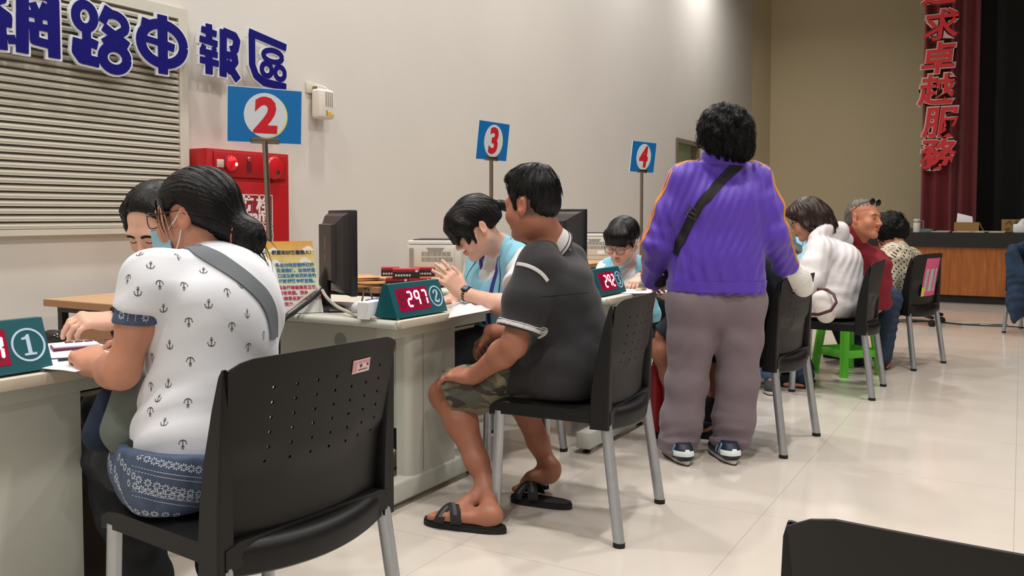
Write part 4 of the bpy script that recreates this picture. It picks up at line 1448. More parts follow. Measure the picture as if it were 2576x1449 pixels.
def paper(px, py, z, w, h, rz, label, mt=WHITE, thick=0.002, name='paper_sheet', cat='paper'):
    c = PZ(px, py, z)
    n = 8
    vs, fs = [], []
    for s_ in (thick, 0):
        for i in range(n + 1):
            for j in range(n + 1):
                x, y = (i / n - 0.5) * w, (j / n - 0.5) * h
                vs.append((x, y, s_ + 0.0012 * (math.sin(9 * x / w + px) + math.cos(7 * y / h + py)) ** 2 * 0.5))
    k = (n + 1) ** 2
    for i in range(n):
        for j in range(n):
            a = i * (n + 1) + j
            fs += [(a, a + n + 1, a + n + 2, a + 1), (k + a, k + a + 1, k + a + n + 2, k + a + n + 1)]
    for i in range(n):
        a, b = i, n * (n + 1) + i
        fs += [(a, a + 1, k + a + 1, k + a), (b + 1, b, k + b, k + b + 1)]
        a, b = i * (n + 1), i * (n + 1) + n
        fs += [(a + n + 1, a, k + a, k + a + n + 1), (b, b + n + 1, k + b + n + 1, k + b)]
    o = obj(name, MB().add(vs, fs), mt, None, 60)
    o.location = (c.x, c.y, z)
    o.rotation_euler = (0, 0, rz)
    return tag(o, label, cat)
paper(965, 709, 0.701, 0.21, 0.297, 0.6, 'white sheet on the side table left of the red boxes')
paper(210, 900, 0.721, 0.21, 0.30, 0.2, 'white form on the first desk under the writing hand')
paper(165, 880, 0.7245, 0.21, 0.30, -0.3, 'white form on the first desk under the maroon organiser')
paper(180, 922, 0.728, 0.10, 0.15, 0.1, 'small white slip at the front edge of the first desk', thick=0.001)
paper(1640, 735, 0.721, 0.21, 0.29, 0.3, 'white paper on the third desk near the blue vest')
paper(925, 770, 0.7205, 0.21, 0.28, 0.5, 'white paper lying under the monitor on the second desk')
paper(990, 758, 0.7235, 0.10, 0.22, 0.2, 'purple folder edge behind the white block on the second desk', M_('folder_purple', srgb(76, 52, 130), 0.5), 0.008, 'folder', 'folder')
# crumpled white plastic bag beside display two
S_pts = [P(1150, 778, 3.55), P(1180, 772, 3.62), P(1212, 770, 3.68)]
PLB = M_('thin_plastic_white', srgb(226, 228, 232), 0.3, bump=0.6, bscale=30)
bgm = MB()
nb_ = 16
vs, fs = [], []
for i in range(nb_ + 1):
    for j in range(nb_ + 1):
        u, w_ = i / nb_, j / nb_
        a = PZ(1128, 800, 0.722).lerp(PZ(1245, 778, 0.722), u)
        b_ = PZ(1140, 762, 0.722).lerp(PZ(1215, 752, 0.722), u)
        p = a.lerp(b_, w_)
        hgt = 0.026 * math.sin(PI * u) ** 0.5 * math.sin(PI * w_) ** 0.6 * (0.7 + 0.3 * math.sin(14 * u + 5 * w_) * math.cos(11 * w_ - 7 * u))
        vs.append((p.x, p.y, 0.7225 + hgt + 0.003 * math.sin(23 * u + 31 * w_) * math.sin(PI * u) * math.sin(PI * w_)))
for i in range(nb_):
    for j in range(nb_):
        a = i * (nb_ + 1) + j
        fs.append((a, a + nb_ + 1, a + nb_ + 2, a + 1))
k = len(vs)
vs += [(x, y, 0.7205) for x, y, z in vs]
fs += [tuple(q + k for q in f[::-1]) for f in fs]
tag(obj('plastic_bag', bgm.add(vs, fs), PLB, None, 60), 'crumpled white plastic bag on desk two right of the 297 display', 'bag')
# white block (card box) left of display two
T = Matrix.Translation(PZ(950, 800, 0.72)) @ Matrix.Rotation(0.15, 4, 'Z')
bx = thing('card_box', PZ(950, 800, 0.72), 'white folded card box on desk two left of the 297 display', 'box')
obj('carton', MB().span((-0.06, 0.0, 0.0), (0.06, 0.05, 0.062), 0.001, T), WHITE, bx, 0)
obj('flap', MB().prism([(-0.06, 0), (0.06, 0), (0.06, 0.065), (-0.06, 0.065)], T @ V(0, 0.0, 0.062), (T.to_3x3() @ V(1, 0, 0)), (T.to_3x3() @ V(0, 0.35, -1)).normalized(), 0.001), WHITE, bx, 0)
tag(obj('crumpled_tissue', MB().ball(PZ(948, 800, 0.72) + V(0.0, 0.085, 0.030), (0.035, 0.028, 0.030), 12), M_('foil', srgb(200, 204, 210), 0.3, bump=1.0, bscale=20)), 'small crumpled white ball behind the white card box', 'tissue')
# mouse, maroon organiser, pen on desk one
ms = PZ(133, 862, 0.72)
mo = thing('computer_mouse', ms, 'black computer mouse behind the number one display', 'mouse')
S = None
mb = MB()
mb.ball((ms.x, ms.y, 0.733), (0.030, 0.052, 0.026), 20)
mb.v = [(x, y, max(z, 0.7205)) for x, y, z in mb.v]
obj('shell', mb, M_('mouse_black', srgb(26, 22, 22), 0.18), mo)
obj('wheel', MB().ball((ms.x, ms.y - 0.03, 0.752), (0.003, 0.008, 0.006), 8), DKM, mo)
MRN = M_('case_maroon', srgb(104, 22, 66), 0.4)
a, b_ = PZ(132, 877, 0.735), PZ(252, 868, 0.735)
fo = thing('wallet', (a + b_) / 2, 'maroon phone wallet lying open on the first desk', 'wallet')
dv = (b_ - a).normalized()
sd = dv.cross(UP)
T = Matrix((dv, -sd, UP)).transposed().to_4x4()
T.translation = (a + b_) / 2
L_ = (b_ - a).length
obj('cover', MB().box((0, 0.03, -0.004), (L_, 0.09, 0.010), 0.004, T), MRN, fo)
obj('pad', MB().box((0, 0.032, 0.003), (L_ * 0.95, 0.082, 0.005), 0.001, T), WHITE, fo)
pg = MB()
for k in range(5):
    pg.tube([T @ V(-L_ * 0.2 + 0.025 * k, 0.05, 0.008), T @ V(-L_ * 0.2 + 0.025 * k + 0.022, 0.052, 0.008)], 0.0022, 6)
tag(obj('keychain', pg, M_('chain_maroon', srgb(96, 30, 50), 0.4)), 'dark maroon chain lying on the white pad of the phone wallet', 'chain')
pn_ = PZ(146, 905, 0.728)
tag(obj('pen', MB().tube([pn_, pn_ + V(0.02, 0.0, 0.002) + RT * 0.05, pn_ + RT * 0.11], [0.004, 0.005, 0.003], 8), M_('pen_navy', srgb(26, 28, 52), 0.4)), 'dark pen lying on the forms near display one', 'pen')

# eraser and cable on desk three
er = PZ(1612, 732, 0.722)
T = Matrix.Translation(er) @ Matrix.Rotation(-0.3, 4, 'Z')
eo = thing('stamp_block', er, 'small cream stamp block on desk three right of the 292 display', 'stamp')
obj('block', MB().span((-0.03, -0.012, 0), (0.03, 0.012, 0.014), 0.002, T), M_('block_cream', srgb(214, 204, 180), 0.5), eo)
obj('sleeve', MB().span((-0.008, -0.0125, -0.0002), (0.030, 0.0125, 0.0145), 0.002, T), M_('block_brown', srgb(150, 120, 84), 0.5), eo)

# green cup-like container by the notice
gc = PZ(772, 782, 0.72)
GRN = M_('green_plastic', srgb(120, 170, 50), 0.35)
go = thing('green_container', gc, 'small bright green plastic container between the notice and the monitor', 'container')
obj('bowl', MB().lathe([(0.026, 0), (0.036, 0.012), (0.040, 0.045), (0.036, 0.062), (0.024, 0.070), (0.001, 0.071)], gc, None, 20), GRN, go)

# cables on desk two
CBK = M_('cable_black', srgb(20, 20, 22), 0.5)
CGY = M_('cable_grey', srgb(186, 180, 166), 0.55)
def cable(pts, r, mt, label, n=7):
    fine = []
    pts = [Vector(p) for p in pts]
    for i in range(len(pts) - 1):
        p0, p1, p2, p3 = pts[max(i - 1, 0)], pts[i], pts[i + 1], pts[min(i + 2, len(pts) - 1)]
        for k in range(6):
            t = k / 6
            fine.append(0.5 * ((2 * p1) + (p2 - p0) * t + (2 * p0 - 5 * p1 + 4 * p2 - p3) * t * t + (3 * p1 - p0 - 3 * p2 + p3) * t ** 3))
    fine.append(pts[-1])
    return tag(obj('cable', MB().tube(fine, r, n), mt), label, 'cable')
cable([P(806, 722, 3.42), P(775, 742, 3.38), P(738, 772, 3.34), P(712, 792, 3.28), P(692, 822, 3.20), P(690, 880, 3.14)], 0.0065, CGY, 'thick pale grey cable running down from the monitor past the notice')
cable([P(808, 730, 3.41), P(778, 757, 3.36), P(742, 784, 3.32), P(716, 803, 3.26), P(699, 832, 3.20), P(697, 890, 3.15)], 0.008, CBK, 'thick black cable running down from the monitor beside the grey one')
cable([PZ(806, 774, 0.727), PZ(770, 769, 0.728), PZ(735, 774, 0.727), PZ(708, 795, 0.727), P(694, 818, 3.22), P(691, 870, 3.16)], 0.0045, CBK, 'thin black cable looping over the left corner of desk two')
cable([P(811, 730, 3.40), P(822, 748, 3.36), P(846, 770, 3.34), P(872, 783, 3.28), PZ(905, 796, 0.727), PZ(945, 800, 0.727)], 0.0065, CGY, 'pale grey cable crossing the monitor foot towards display two')
cable([PZ(908, 772, 0.73), P(915, 735, 3.72), P(922, 724, 3.74), P(932, 738, 3.74), PZ(942, 768, 0.73)], 0.004, CBK, 'thin black cable arching up behind the white card box')

# ------------------------------------------------------------------ under the first desk
brown = M_('bag_brown', srgb(58, 40, 32), 0.6, bump=0.15, bscale=120)
hb = thing('handbag', PZ(190, 1300, 0.0), 'brown rounded handbag standing under the first desk', 'bag')
hc = P(218, 1165, 2.52)
mb = MB().ball((0, 0, 0), (0.145, 0.07, 0.185), 24, 0, Matrix.Translation(V(hc.x, hc.y, 0.195)) @ Matrix.Rotation(-0.5, 4, 'Z'))
mb.v = [(x, y, max(z, 0.012)) for x, y, z in mb.v]
hbo = obj('body', mb, brown, hb)
ring_ = [V(hc.x, hc.y, 0.33) + V(math.cos(-0.5), math.sin(-0.5), 0) * (0.10 * math.cos(a)) + V(0, 0, 0.14 * math.sin(a)) for a in [PI * k / 12 for k in range(13)]]
obj('handle', MB().tube(ring_, 0.010, 8), brown, hb)
hb.location.z = 0
pcx = P(215, 1105, 2.9)
pc = thing('computer_case', (pcx.x, pcx.y, 0), 'black computer case in the shadow under the first desk', 'computer')
obj('case', MB().span((pcx.x - 0.09, pcx.y - 0.0, 0.0), (pcx.x + 0.09, pcx.y + 0.40, 0.40), 0.006), M_('pc_black', srgb(18, 18, 20), 0.5), pc)
obj('front_panel', MB().span((pcx.x - 0.085, pcx.y - 0.008, 0.01), (pcx.x + 0.085, pcx.y + 0.002, 0.39), 0.004), DKM, pc)

# ------------------------------------------------------------------ red cylinder by desk three, green stool, office chair, floor cables
rx = PZ(1648, 1098, 0.0)
RCY = M_('red_cylinder', srgb(150, 18, 30), 0.35)
ec = thing('fire_extinguisher', rx, 'slim dark red fire extinguisher on the floor by the third desk', 'extinguisher')
T = Matrix.Translation(rx)
obj('cylinder', MB().lathe([(0.045, 0.03), (0.047, 0.04), (0.047, 0.30), (0.040, 0.335), (0.018, 0.355), (0.018, 0.37)], rx, None, 24), RCY, ec)
obj('base_ring', MB().lathe([(0.048, 0), (0.049, 0.02), (0.047, 0.035)], rx, None, 24), BLK2, ec)
obj('valve', MB().lathe([(0.014, 0.37), (0.016, 0.39), (0.010, 0.41)], rx, None, 14).tube([rx + V(0, 0, 0.40), rx + V(0.05, -0.02, 0.43), rx + V(0.09, -0.03, 0.42)], 0.006, 8), DKM, ec)

SGR = M_('stool_green', srgb(96, 200, 50), 0.3)
sc_ = V(6.425, 1.035, 0)
st = thing('plastic_stool', sc_, 'bright green plastic stool under the man in red', 'stool', rz=math.radians(-41))
obj('seat', MB().box((0, 0, 0.435), (0.29, 0.29, 0.028), 0.012).box((0, 0, 0.415), (0.27, 0.27, 0.03), 0.006), SGR, st, 40, True)
for sx in (-1, 1):
    for sy in (-1, 1):
        lp_ = []
        for z, o_, r_ in ((0.42, 0.108, 0.034), (0.25, 0.127, 0.031), (0.06, 0.147, 0.029), (0.0, 0.152, 0.030)):
            lp_.append([(sx * o_ + r_ * math.cos(2 * PI * k / 14), sy * o_ + r_ * math.sin(2 * PI * k / 14), z) for k in range(14)])
        obj('leg', MB().loft(lp_[::-1]), SGR, st, 50, True)
for k in range(4):
    R_ = Matrix.Rotation(k * PI / 2, 4, 'Z')
    obj('stretcher', MB().span((-0.13, -0.148, 0.125), (0.13, -0.128, 0.178), 0.004, R_), SGR, st, 30, True)

oc0 = P(2290, 800, 8.9)
oc = thing('swivel_chair', (oc0.x, oc0.y, 0), 'black swivel chair base on castors beyond the patterned shirt woman', 'chair')
for k in range(5):
    a = 2 * PI * k / 5 + 0.15
    u = V(math.cos(a), math.sin(a), 0)
    c = V(oc0.x, oc0.y, 0)
    ar = obj('base_arm', MB().tube([c + u * 0.03 + V(0, 0, 0.12), c + u * 0.18 + V(0, 0, 0.105), c + u * 0.32 + V(0, 0, 0.085)], [0.026, 0.022, 0.017], 10), BLK, oc)
    obj('castor', MB().tube([c + u * 0.31 + V(u.y * 0.02, -u.x * 0.02, 0.032), c + u * 0.31 + V(-u.y * 0.02, u.x * 0.02, 0.032)], 0.032, 16), BLK2, ar)
obj('gas_lift', MB().tube([V(oc0.x, oc0.y, 0.10), V(oc0.x, oc0.y, 0.42)], 0.025, 14), DKM, oc)
obj('seat', MB().box((oc0.x, oc0.y, 0.455), (0.46, 0.46, 0.08), 0.035), M_('seat_fabric_black', srgb(24, 24, 28), 0.9), oc)
cp = [PZ(2255, 808, 0.006), PZ(2330, 806, 0.006), PZ(2400, 812, 0.006), PZ(2470, 815, 0.006), PZ(2530, 818, 0.006), PZ(2620, 826, 0.006)]
for k in range(4):
    r3 = random.Random(k)
    cable([p + FH * (0.05 * k - 0.1 + r3.uniform(-0.08, 0.08)) for p in cp], 0.006, (CBK, CGY, CBK, CGY)[k], ('black floor cable nearest the stage', 'grey floor cable running beside the black one', 'second black cable taped across the far floor', 'pale cable lying in front of the others on the far floor')[k], 6)

# ------------------------------------------------------------------ denim jacket on the chair at the right edge
DNM = M_('denim_jacket', srgb(24, 46, 70), 0.9, var=0.4, vscale=10, bump=0.25, bscale=260)
# ------------------------------------------------------------------ things on the stage edge
CARD = M_('cardboard', srgb(150, 116, 72), 0.8, var=0.05, vscale=6)
def stage_p(px, x=12.45):
    p = PX(px, 586, x)
    return V(p.x, p.y, 0.88)
def carton(px0, px1, py, x, label, flap=None, dp=0.30):
    a, b = PX(px0, py, x), PX(px1, py, x)
    t = thing('cardboard_box', (x, (a.y + b.y) / 2, 0.88), label, 'box', 'cartons on the stage edge')
    m = MB()
    w = abs(a.y - b.y); h = a.z - 0.88; th = 0.006
    y0_, y1_ = b.y, a.y
    m.span((x, y0_, 0.88), (x + th, y1_, 0.88 + h)).span((x + dp - th, y0_, 0.88), (x + dp, y1_, 0.88 + h)).span((x, y0_, 0.88), (x + dp, y0_ + th, 0.88 + h)).span((x, y1_ - th, 0.88), (x + dp, y1_, 0.88 + h)).span((x, y0_, 0.88), (x + dp, y1_, 0.886))
    obj('carton', m, CARD, t, 0)
    return t, y0_, y1_, h
t, y0_, y1_, h_ = carton(2400, 2463, 559, 12.45, 'open cardboard box with white papers sticking out on the stage edge')
obj('flap', MB().prism([(0, 0), (0.30, 0), (0.30, 0.15), (0, 0.15)], (12.45, y0_, 0.88 + h_), (1, 0, 0), (0, -0.45, -1), 0.006), CARD, t, 0)
pp = MB()
pp.prism([(0, 0), (0.19, 0), (0.18, 0.09), (0.01, 0.135)], (12.56, y1_ - 0.02, 0.88 + h_ - 0.02), (0, -1, 0), (0.15, 0, 1), 0.01)
tag(obj('paper_stack', pp, WHITE, None, 0), 'white papers standing up out of the open cardboard box', 'paper')
t, y0_, y1_, h_ = carton(2518, 2600, 552, 12.55, 'cardboard box with marker scribbles at the right end of the stage edge')
mk = MB()
for k, (a_, b_) in enumerate((((0.05, 0.12), (0.10, 0.17)), ((0.09, 0.16), (0.13, 0.10)), ((0.14, 0.14), (0.20, 0.15)), ((0.17, 0.18), (0.16, 0.09)), ((0.05, 0.06), (0.09, 0.04)), ((0.06, 0.03), (0.09, 0.07)))):
    p0, p1 = V(12.548, y1_ - a_[0], 0.88 + a_[1] * 0.9), V(12.548, y1_ - b_[0], 0.88 + b_[1] * 0.9)
    mk.tube([p0, p1], 0.007, 5)
obj('marker_scribble', mk, M_('marker_olive', srgb(92, 84, 36), 0.7), t, 0)
tb = stage_p(2562, 12.4)
to = thing('tissue_pack', tb, 'white tissue packet on the stage edge before the right carton', 'tissues')
obj('pack', MB().box((tb.x, tb.y, 0.88 + 0.055), (0.10, 0.13, 0.11), 0.02), WHITE, to)
obj('tissue', MB().prism([(-0.05, 0), (0.02, 0), (-0.03, 0.07), (-0.06, 0.075)], (tb.x, tb.y, 0.985), (0, 1, 0), (0, 0, 1), 0.01), WHITE, to)
obj('green_band', MB().box((tb.x, tb.y + 0.064, 0.935), (0.102, 0.006, 0.10), 0.002), M_('pack_green', srgb(110, 130, 50), 0.6), to)
vf = stage_p(2306, 12.35)
vo_ = thing('vacuum_jug', vf, 'white vacuum jug with a handle at the left end of the stage edge', 'jug')
obj('jug', MB().lathe([(0.043, 0), (0.043, 0.125), (0.040, 0.13), (0.040, 0.14), (0.041, 0.145), (0.041, 0.165), (0.034, 0.17), (0.001, 0.171)], vf, None, 20), M_('jug_white', srgb(206, 204, 200), 0.4), vo_)
obj('lid_band', MB().lathe([(0.0435, 0.125), (0.0435, 0.138), (0.03, 0.138)], vf, None, 20), M_('jug_grey', srgb(120, 116, 112), 0.4), vo_)
obj('handle', MB().tube([vf + V(0, -0.035, 0.145), vf + V(0, -0.075, 0.145), vf + V(0, -0.078, 0.07), vf + V(0, -0.07, 0.045)], 0.008, 8), M_('jug_handle', srgb(130, 126, 124), 0.4), vo_)
bt_ = stage_p(2279, 12.35)
bo = thing('water_bottle', bt_, 'small water bottle with a blue label left of the vacuum jug', 'bottle')
obj('bottle', MB().lathe([(0.026, 0), (0.027, 0.11), (0.012, 0.135), (0.012, 0.15), (0.001, 0.151)], bt_, None, 16), M_('bottle_clear', srgb(196, 204, 208), 0.15), bo)
obj('label', MB().lathe([(0.0278, 0.04), (0.0278, 0.085), (0.02, 0.085)], bt_, None, 16), M_('bottle_label', srgb(50, 80, 120), 0.5), bo)
cl0 = stage_p(2330, 12.36)
cm = MB().ball((cl0.x, cl0.y, 0.88), (0.06, 0.10, 0.05), 16)
cm.v = [(x, y, max(z, 0.881) + 0.004 * math.sin(60 * y + 40 * x)) for x, y, z in cm.v]
tag(obj('cloth', cm, M_('cloth_teal', srgb(84, 108, 110), 0.9)), 'crumpled teal cloth beside the vacuum jug on the stage edge', 'cloth')
for k, (px, w_, lb) in enumerate(((2367, 0.20, 'grey papers on the stage edge left of the open carton'), (2424, 0.24, 'white papers on the stage edge in front of the open carton'), (2465, 0.2, 'pale papers on the stage edge right of the open carton'), (2502, 0.22, 'pinkish papers on the stage edge between the two cartons'))):
    c = stage_p(px, 12.32)
    tag(obj('paper_pile', MB().box((c.x, c.y, 0.888), (0.24, w_, 0.012), 0.002, None).box((c.x + 0.02, c.y - 0.03, 0.898), (0.2, w_ * 0.8, 0.008), 0.002), M_('pile_paper', srgb(170 + 6 * k, 164 + 5 * k, 160), 0.8), None, 30), lb, 'paper', 'paper piles on the stage edge')
# ------------------------------------------------------------------ people: bodies as one smooth surface, hair and clothes as their parts
def skin_mat(name, col, rough=0.5):
    m, nt, b = new_mat(name)
    L = nt.links
    at = nt.nodes.new('ShaderNodeAttribute')
    at.attribute_name = 'tint'
    tc = nt.nodes.new('ShaderNodeTexCoord')
    nz = nt.nodes.new('ShaderNodeTexNoise')
    nz.inputs['Scale'].default_value = 28
    nz.inputs['Detail'].default_value = 5
    L.new(tc.outputs['Object'], nz.inputs['Vector'])
    rp = ramp(nt, [(0.3, [c * 0.93 for c in col[:3]] + [1]), (0.7, [min(1, c * 1.05) for c in col[:3]] + [1])])
    L.new(nz.outputs['Fac'], rp.inputs['Fac'])
    mx = nt.nodes.new('ShaderNodeMix')
    mx.data_type = 'RGBA'
    mx.blend_type = 'MULTIPLY'
    mx.inputs[0].default_value = 1
    L.new(rp.outputs['Color'], mx.inputs[6])
    L.new(at.outputs['Color'], mx.inputs[7])
    L.new(mx.outputs[2], b.inputs['Base Color'])
    b.inputs['Roughness'].default_value = rough
    b.inputs['Subsurface Weight'].default_value = 0.12
    b.inputs['Subsurface Radius'].default_value = (0.012, 0.004, 0.002)
    b.inputs['Subsurface Scale'].default_value = 0.6
    n2 = nt.nodes.new('ShaderNodeTexNoise')
    n2.inputs['Scale'].default_value = 260
    L.new(tc.outputs['Object'], n2.inputs['Vector'])
    bp = nt.nodes.new('ShaderNodeBump')
    bp.inputs['Strength'].default_value = 0.06
    bp.inputs['Distance'].default_value = 0.004
    L.new(n2.outputs['Fac'], bp.inputs['Height'])
    L.new(bp.outputs['Normal'], b.inputs['Normal'])
    return m
SKIN_TAN = skin_mat('skin_tanned', srgb(172, 114, 90))
SKIN_MID = skin_mat('skin_warm', srgb(196, 138, 112))
SKIN_FAIR = skin_mat('skin_fair', srgb(226, 178, 156))
SKIN_RED = skin_mat('skin_ruddy', srgb(190, 124, 94))
HAIR_BLK = M_('hair_black', srgb(9, 8, 9), 0.42, var=0.25, vscale=40, bump=0.15, bscale=120, stretch=(1, 1, 0.25), spec=0.28)
HAIR_SOFT = M_('hair_black_soft', srgb(9, 8, 8), 0.55, spec=0.25)
HAIR_BRN = M_('hair_brown', srgb(44, 24, 22), 0.4, var=0.25, vscale=40, bump=0.15, bscale=120, stretch=(1, 1, 0.25))
HAIR_GRY = M_('hair_grey', srgb(92, 86, 80), 0.55, var=0.3, vscale=60)

def frame(f, up=(0, 0, 1)):
    """columns: right, forward, up"""
    f = Vector(f).normalized()
    r = f.cross(Vector(up)).normalized()
    return Matrix((r, f, r.cross(f))).transposed()

class Head:
    def __init__(s, pos, f, scale=1.0, up=(0, 0, 1)):
        s.o, s.R, s.k = Vector(pos), frame(f, up), scale
    def w(s, x, y, z):
        return s.o + s.R @ (Vector((x, y, z)) * s.k)
    def loc(s, v):
        Rm = np.array([[s.R[i][j] for j in range(3)] for i in range(3)], np.float32)
        return ((v - npv(s.o)) @ Rm) / s.k
    def add(s, S, ears=True, lids=0.0135, jaw=1.0, nose=1.0, cheeks=1.0):
        k = s.k
        w = s.w
        S.ell(w(0, -0.014, 0.034), (0.074 * k, 0.094 * k, 0.084 * k), s.R, 0.02)
        S.ell(w(0, 0.028, -0.028), (0.060 * k, 0.062 * k, 0.082 * k), s.R, 0.03 * k)
        for sx in (-1, 1):
            S.cap(w(sx * 0.050, 0.000, -0.050), w(sx * 0.018, 0.062, -0.096), 0.020 * k * jaw, 0.018 * k * jaw, 0.03 * k)
            S.ell(w(sx * 0.037, 0.058, -0.034), (0.030 * k * cheeks, 0.028 * k, 0.030 * k), s.R, 0.025 * k)
        S.ell(w(0, 0.074, -0.101), (0.021 * k, 0.018 * k, 0.017 * k), s.R, 0.022 * k)
        S.cap(w(-0.034, 0.077, 0.018), w(0.034, 0.077, 0.018), 0.014 * k, None, 0.02 * k)
        for sx in (-1, 1):
            S.ell(w(sx * 0.031, 0.102, -0.001), (0.018 * k, 0.014 * k, 0.011 * k), s.R, 0.014 * k, 's')
            if lids:
                S.ell(w(sx * 0.031, 0.0765, -0.003), (0.0145 * k, lids * k, 0.0115 * k), s.R, 0.005 * k)
        S.cap(w(0, 0.088, 0.006), w(0, 0.106 + 0.004 * nose, -0.034), 0.0068 * k, 0.0105 * k * nose, 0.012 * k)
        for sx in (-1, 1):
            S.ell(w(sx * 0.0115, 0.098, -0.038), (0.0085 * k, 0.010 * k, 0.0075 * k), s.R, 0.007 * k)
        S.cap(w(-0.017, 0.088, -0.066), w(0, 0.0975, -0.0635), 0.0045 * k, 0.0062 * k, 0.006 * k)
        S.cap(w(0.017, 0.088, -0.066), w(0, 0.0975, -0.0635), 0.0045 * k, 0.0062 * k, 0.006 * k)
        S.cap(w(-0.013, 0.088, -0.0745), w(0.013, 0.088, -0.0745), 0.0055 * k, None, 0.006 * k)
        S.ell(w(0, 0.0935, -0.0735), (0.010 * k, 0.0065 * k, 0.006 * k), s.R, 0.006 * k)
        if ears:
            for sx in (-1, 1):
                Re = s.R @ Matrix.Rotation(sx * -0.42, 3, 'Z') @ Matrix.Rotation(0.16, 3, 'X')
                S.ell(w(sx * 0.079, -0.012, -0.006), (0.0075 * k, 0.0185 * k, 0.031 * k), Re, 0.008 * k)
                S.ell(w(sx * 0.086, -0.008, -0.002), (0.005 * k, 0.0105 * k, 0.018 * k), Re, 0.006 * k, 's')
                S.ell(w(sx * 0.076, 0.000, -0.032), (0.007 * k, 0.009 * k, 0.009 * k), s.R, 0.008 * k)
    def tint(s, v, lip=(0.84, 0.58, 0.56), scalp=None):
        """colour the thing itself has: lips, ears and nose a little redder, cropped hair"""
        q = s.loc(v)
        t = np.ones((len(v), 3), np.float32)
        def blob(c, r, col):
            d = np.sqrt(sum(((q[:, i] - c[i]) / r[i]) ** 2 for i in range(3)))
            m = np.clip((1.15 - d) / 0.3, 0, 1)[:, None]
            t[:] = t * (1 - m) + t * np.array(col, np.float32) * m
        blob((0, 0.097, -0.069), (0.021, 0.018, 0.0125), lip)
        for sx in (-1, 1):
            blob((sx * 0.036, 0.08, -0.036), (0.026, 0.03, 0.022), (1.0, 0.93, 0.92))
            blob((sx * 0.082, -0.010, -0.008), (0.014, 0.03, 0.04), (1.0, 0.90, 0.87))
        blob((0, 0.11, -0.034), (0.016, 0.016, 0.014), (1.0, 0.93, 0.91))
        if scalp is not None:
            m = scalp(q)[:, None]
            t[:] = t * (1 - m) + np.array((0.26, 0.30, 0.34), np.float32) * m
        return t

def hand(S, wr, d, palm, side, sc=1.0, curl=(0.5, 0.5, 0.5, 0.5), spread=0.10, thumb=(0.6, 0.3), k=0.006, curl2=None):
    """wr wrist, d direction of the fingers, palm direction the palm faces, side = +1 when the thumb lies along palm x d"""
    d = Vector(d).normalized()
    palm = Vector(palm)
    palm = (palm - d * palm.dot(d)).normalized()
    t = palm.cross(d).normalized() * side
    wr = Vector(wr)
    L = 0.088 * sc
    for o, r in ((0.026, 0.0150), (0.009, 0.0152), (-0.009, 0.0148), (-0.025, 0.0135)):
        S.cap(wr + t * (o * 0.62 * sc) + d * 0.012 * sc, wr + d * L * (1 - abs(o) * 1.6) + t * (o * sc), r * sc * 1.05, r * sc * 0.92, 0.016 * sc, n=palm, sq=1.12)
    S.ell(wr + d * 0.036 * sc + t * 0.026 * sc + palm * 0.010 * sc, (0.017 * sc, 0.026 * sc, 0.015 * sc), Matrix((t, d, palm)).transposed(), 0.014 * sc)
    S.ell(wr + d * 0.034 * sc - t * 0.020 * sc + palm * 0.008 * sc, (0.013 * sc, 0.030 * sc, 0.013 * sc), Matrix((t, d, palm)).transposed(), 0.014 * sc)
    tips = []
    for i, (o, ln, r) in enumerate(((0.028, 0.071, 0.0088), (0.0095, 0.079, 0.0090), (-0.0095, 0.073, 0.0086), (-0.0275, 0.057, 0.0077))):
        base = wr + d * (L * (1 - abs(o) * 1.4)) + t * (o * sc)
        dd = (d + t * (o / 0.028 * spread)).normalized()
        a = curl[i]
        p = base
        pl = palm
        S.ell(base + palm * -0.003 * sc, (r * 1.12 * sc,) * 3, None, 0.008 * sc)
        for j, (fr, rr) in enumerate(((0.45, 1.0), (0.31, 0.93), (0.24, 0.84))):
            ang = a * (0.75, 1.0, 0.75)[j]
            nd = (dd * math.cos(ang) + pl * math.sin(ang)).normalized()
            q = p + nd * (ln * fr * sc)
            S.cap(p, q, r * rr * sc, r * (rr - 0.07) * sc, k * sc if j == 0 else 0.004 * sc)
            pl = (pl * math.cos(ang) - dd * math.sin(ang)).normalized()
            p, dd = q, nd
        tips.append(p)
    b = wr + d * 0.022 * sc + t * 0.026 * sc + palm * 0.008 * sc
    out, fold = thumb
    td = (d * math.cos(out) + t * math.sin(out) + palm * fold * 0.6).normalized()
    m1 = b + td * 0.040 * sc
    td2 = (td * 0.8 + d * 0.5 + palm * fold - t * fold * 0.5).normalized()
    m2 = m1 + td2 * 0.031 * sc
    td3 = (td2 + d * 0.3 - t * fold * 0.4 + palm * fold * 0.3).normalized()
    S.cap(b, m1, 0.0135 * sc, 0.0105 * sc, 0.012 * sc)
    S.cap(m1, m2, 0.0102 * sc, 0.0094 * sc, 0.004 * sc)
    S.cap(m2, m2 + td3 * 0.022 * sc, 0.0094 * sc, 0.0078 * sc, 0.004 * sc)
    return tips
def arm(S, sh, el, wr, g=1.0, k=0.03):
    sh, el, wr = Vector(sh), Vector(el), Vector(wr)
    m = el + (wr - el) * 0.28
    S.chain([sh, sh.lerp(el, 0.45), el], [0.050 * g, 0.045 * g, 0.037 * g], k)
    S.chain([el, m, wr], [0.038 * g, 0.041 * g, 0.0265 * g], k)
    a = (wr - el).normalized()
    S.cap(wr - a * 0.02, wr + a * 0.018, 0.0255 * g, 0.0235 * g, 0.02)

def leg(S, hip, kn, an, g=1.0, k=0.03, back=(0, 0, 0)):
    hip, kn, an = Vector(hip), Vector(kn), Vector(an)
    S.chain([hip, hip.lerp(kn, 0.5), kn], [0.082 * g, 0.072 * g, 0.054 * g], k)
    bk = Vector(back)
    c = kn.lerp(an, 0.3) + bk * 0.018
    S.chain([kn, c, kn.lerp(an, 0.72) + bk * 0.006, an], [0.050 * g, 0.055 * g, 0.038 * g, 0.030 * g], k)

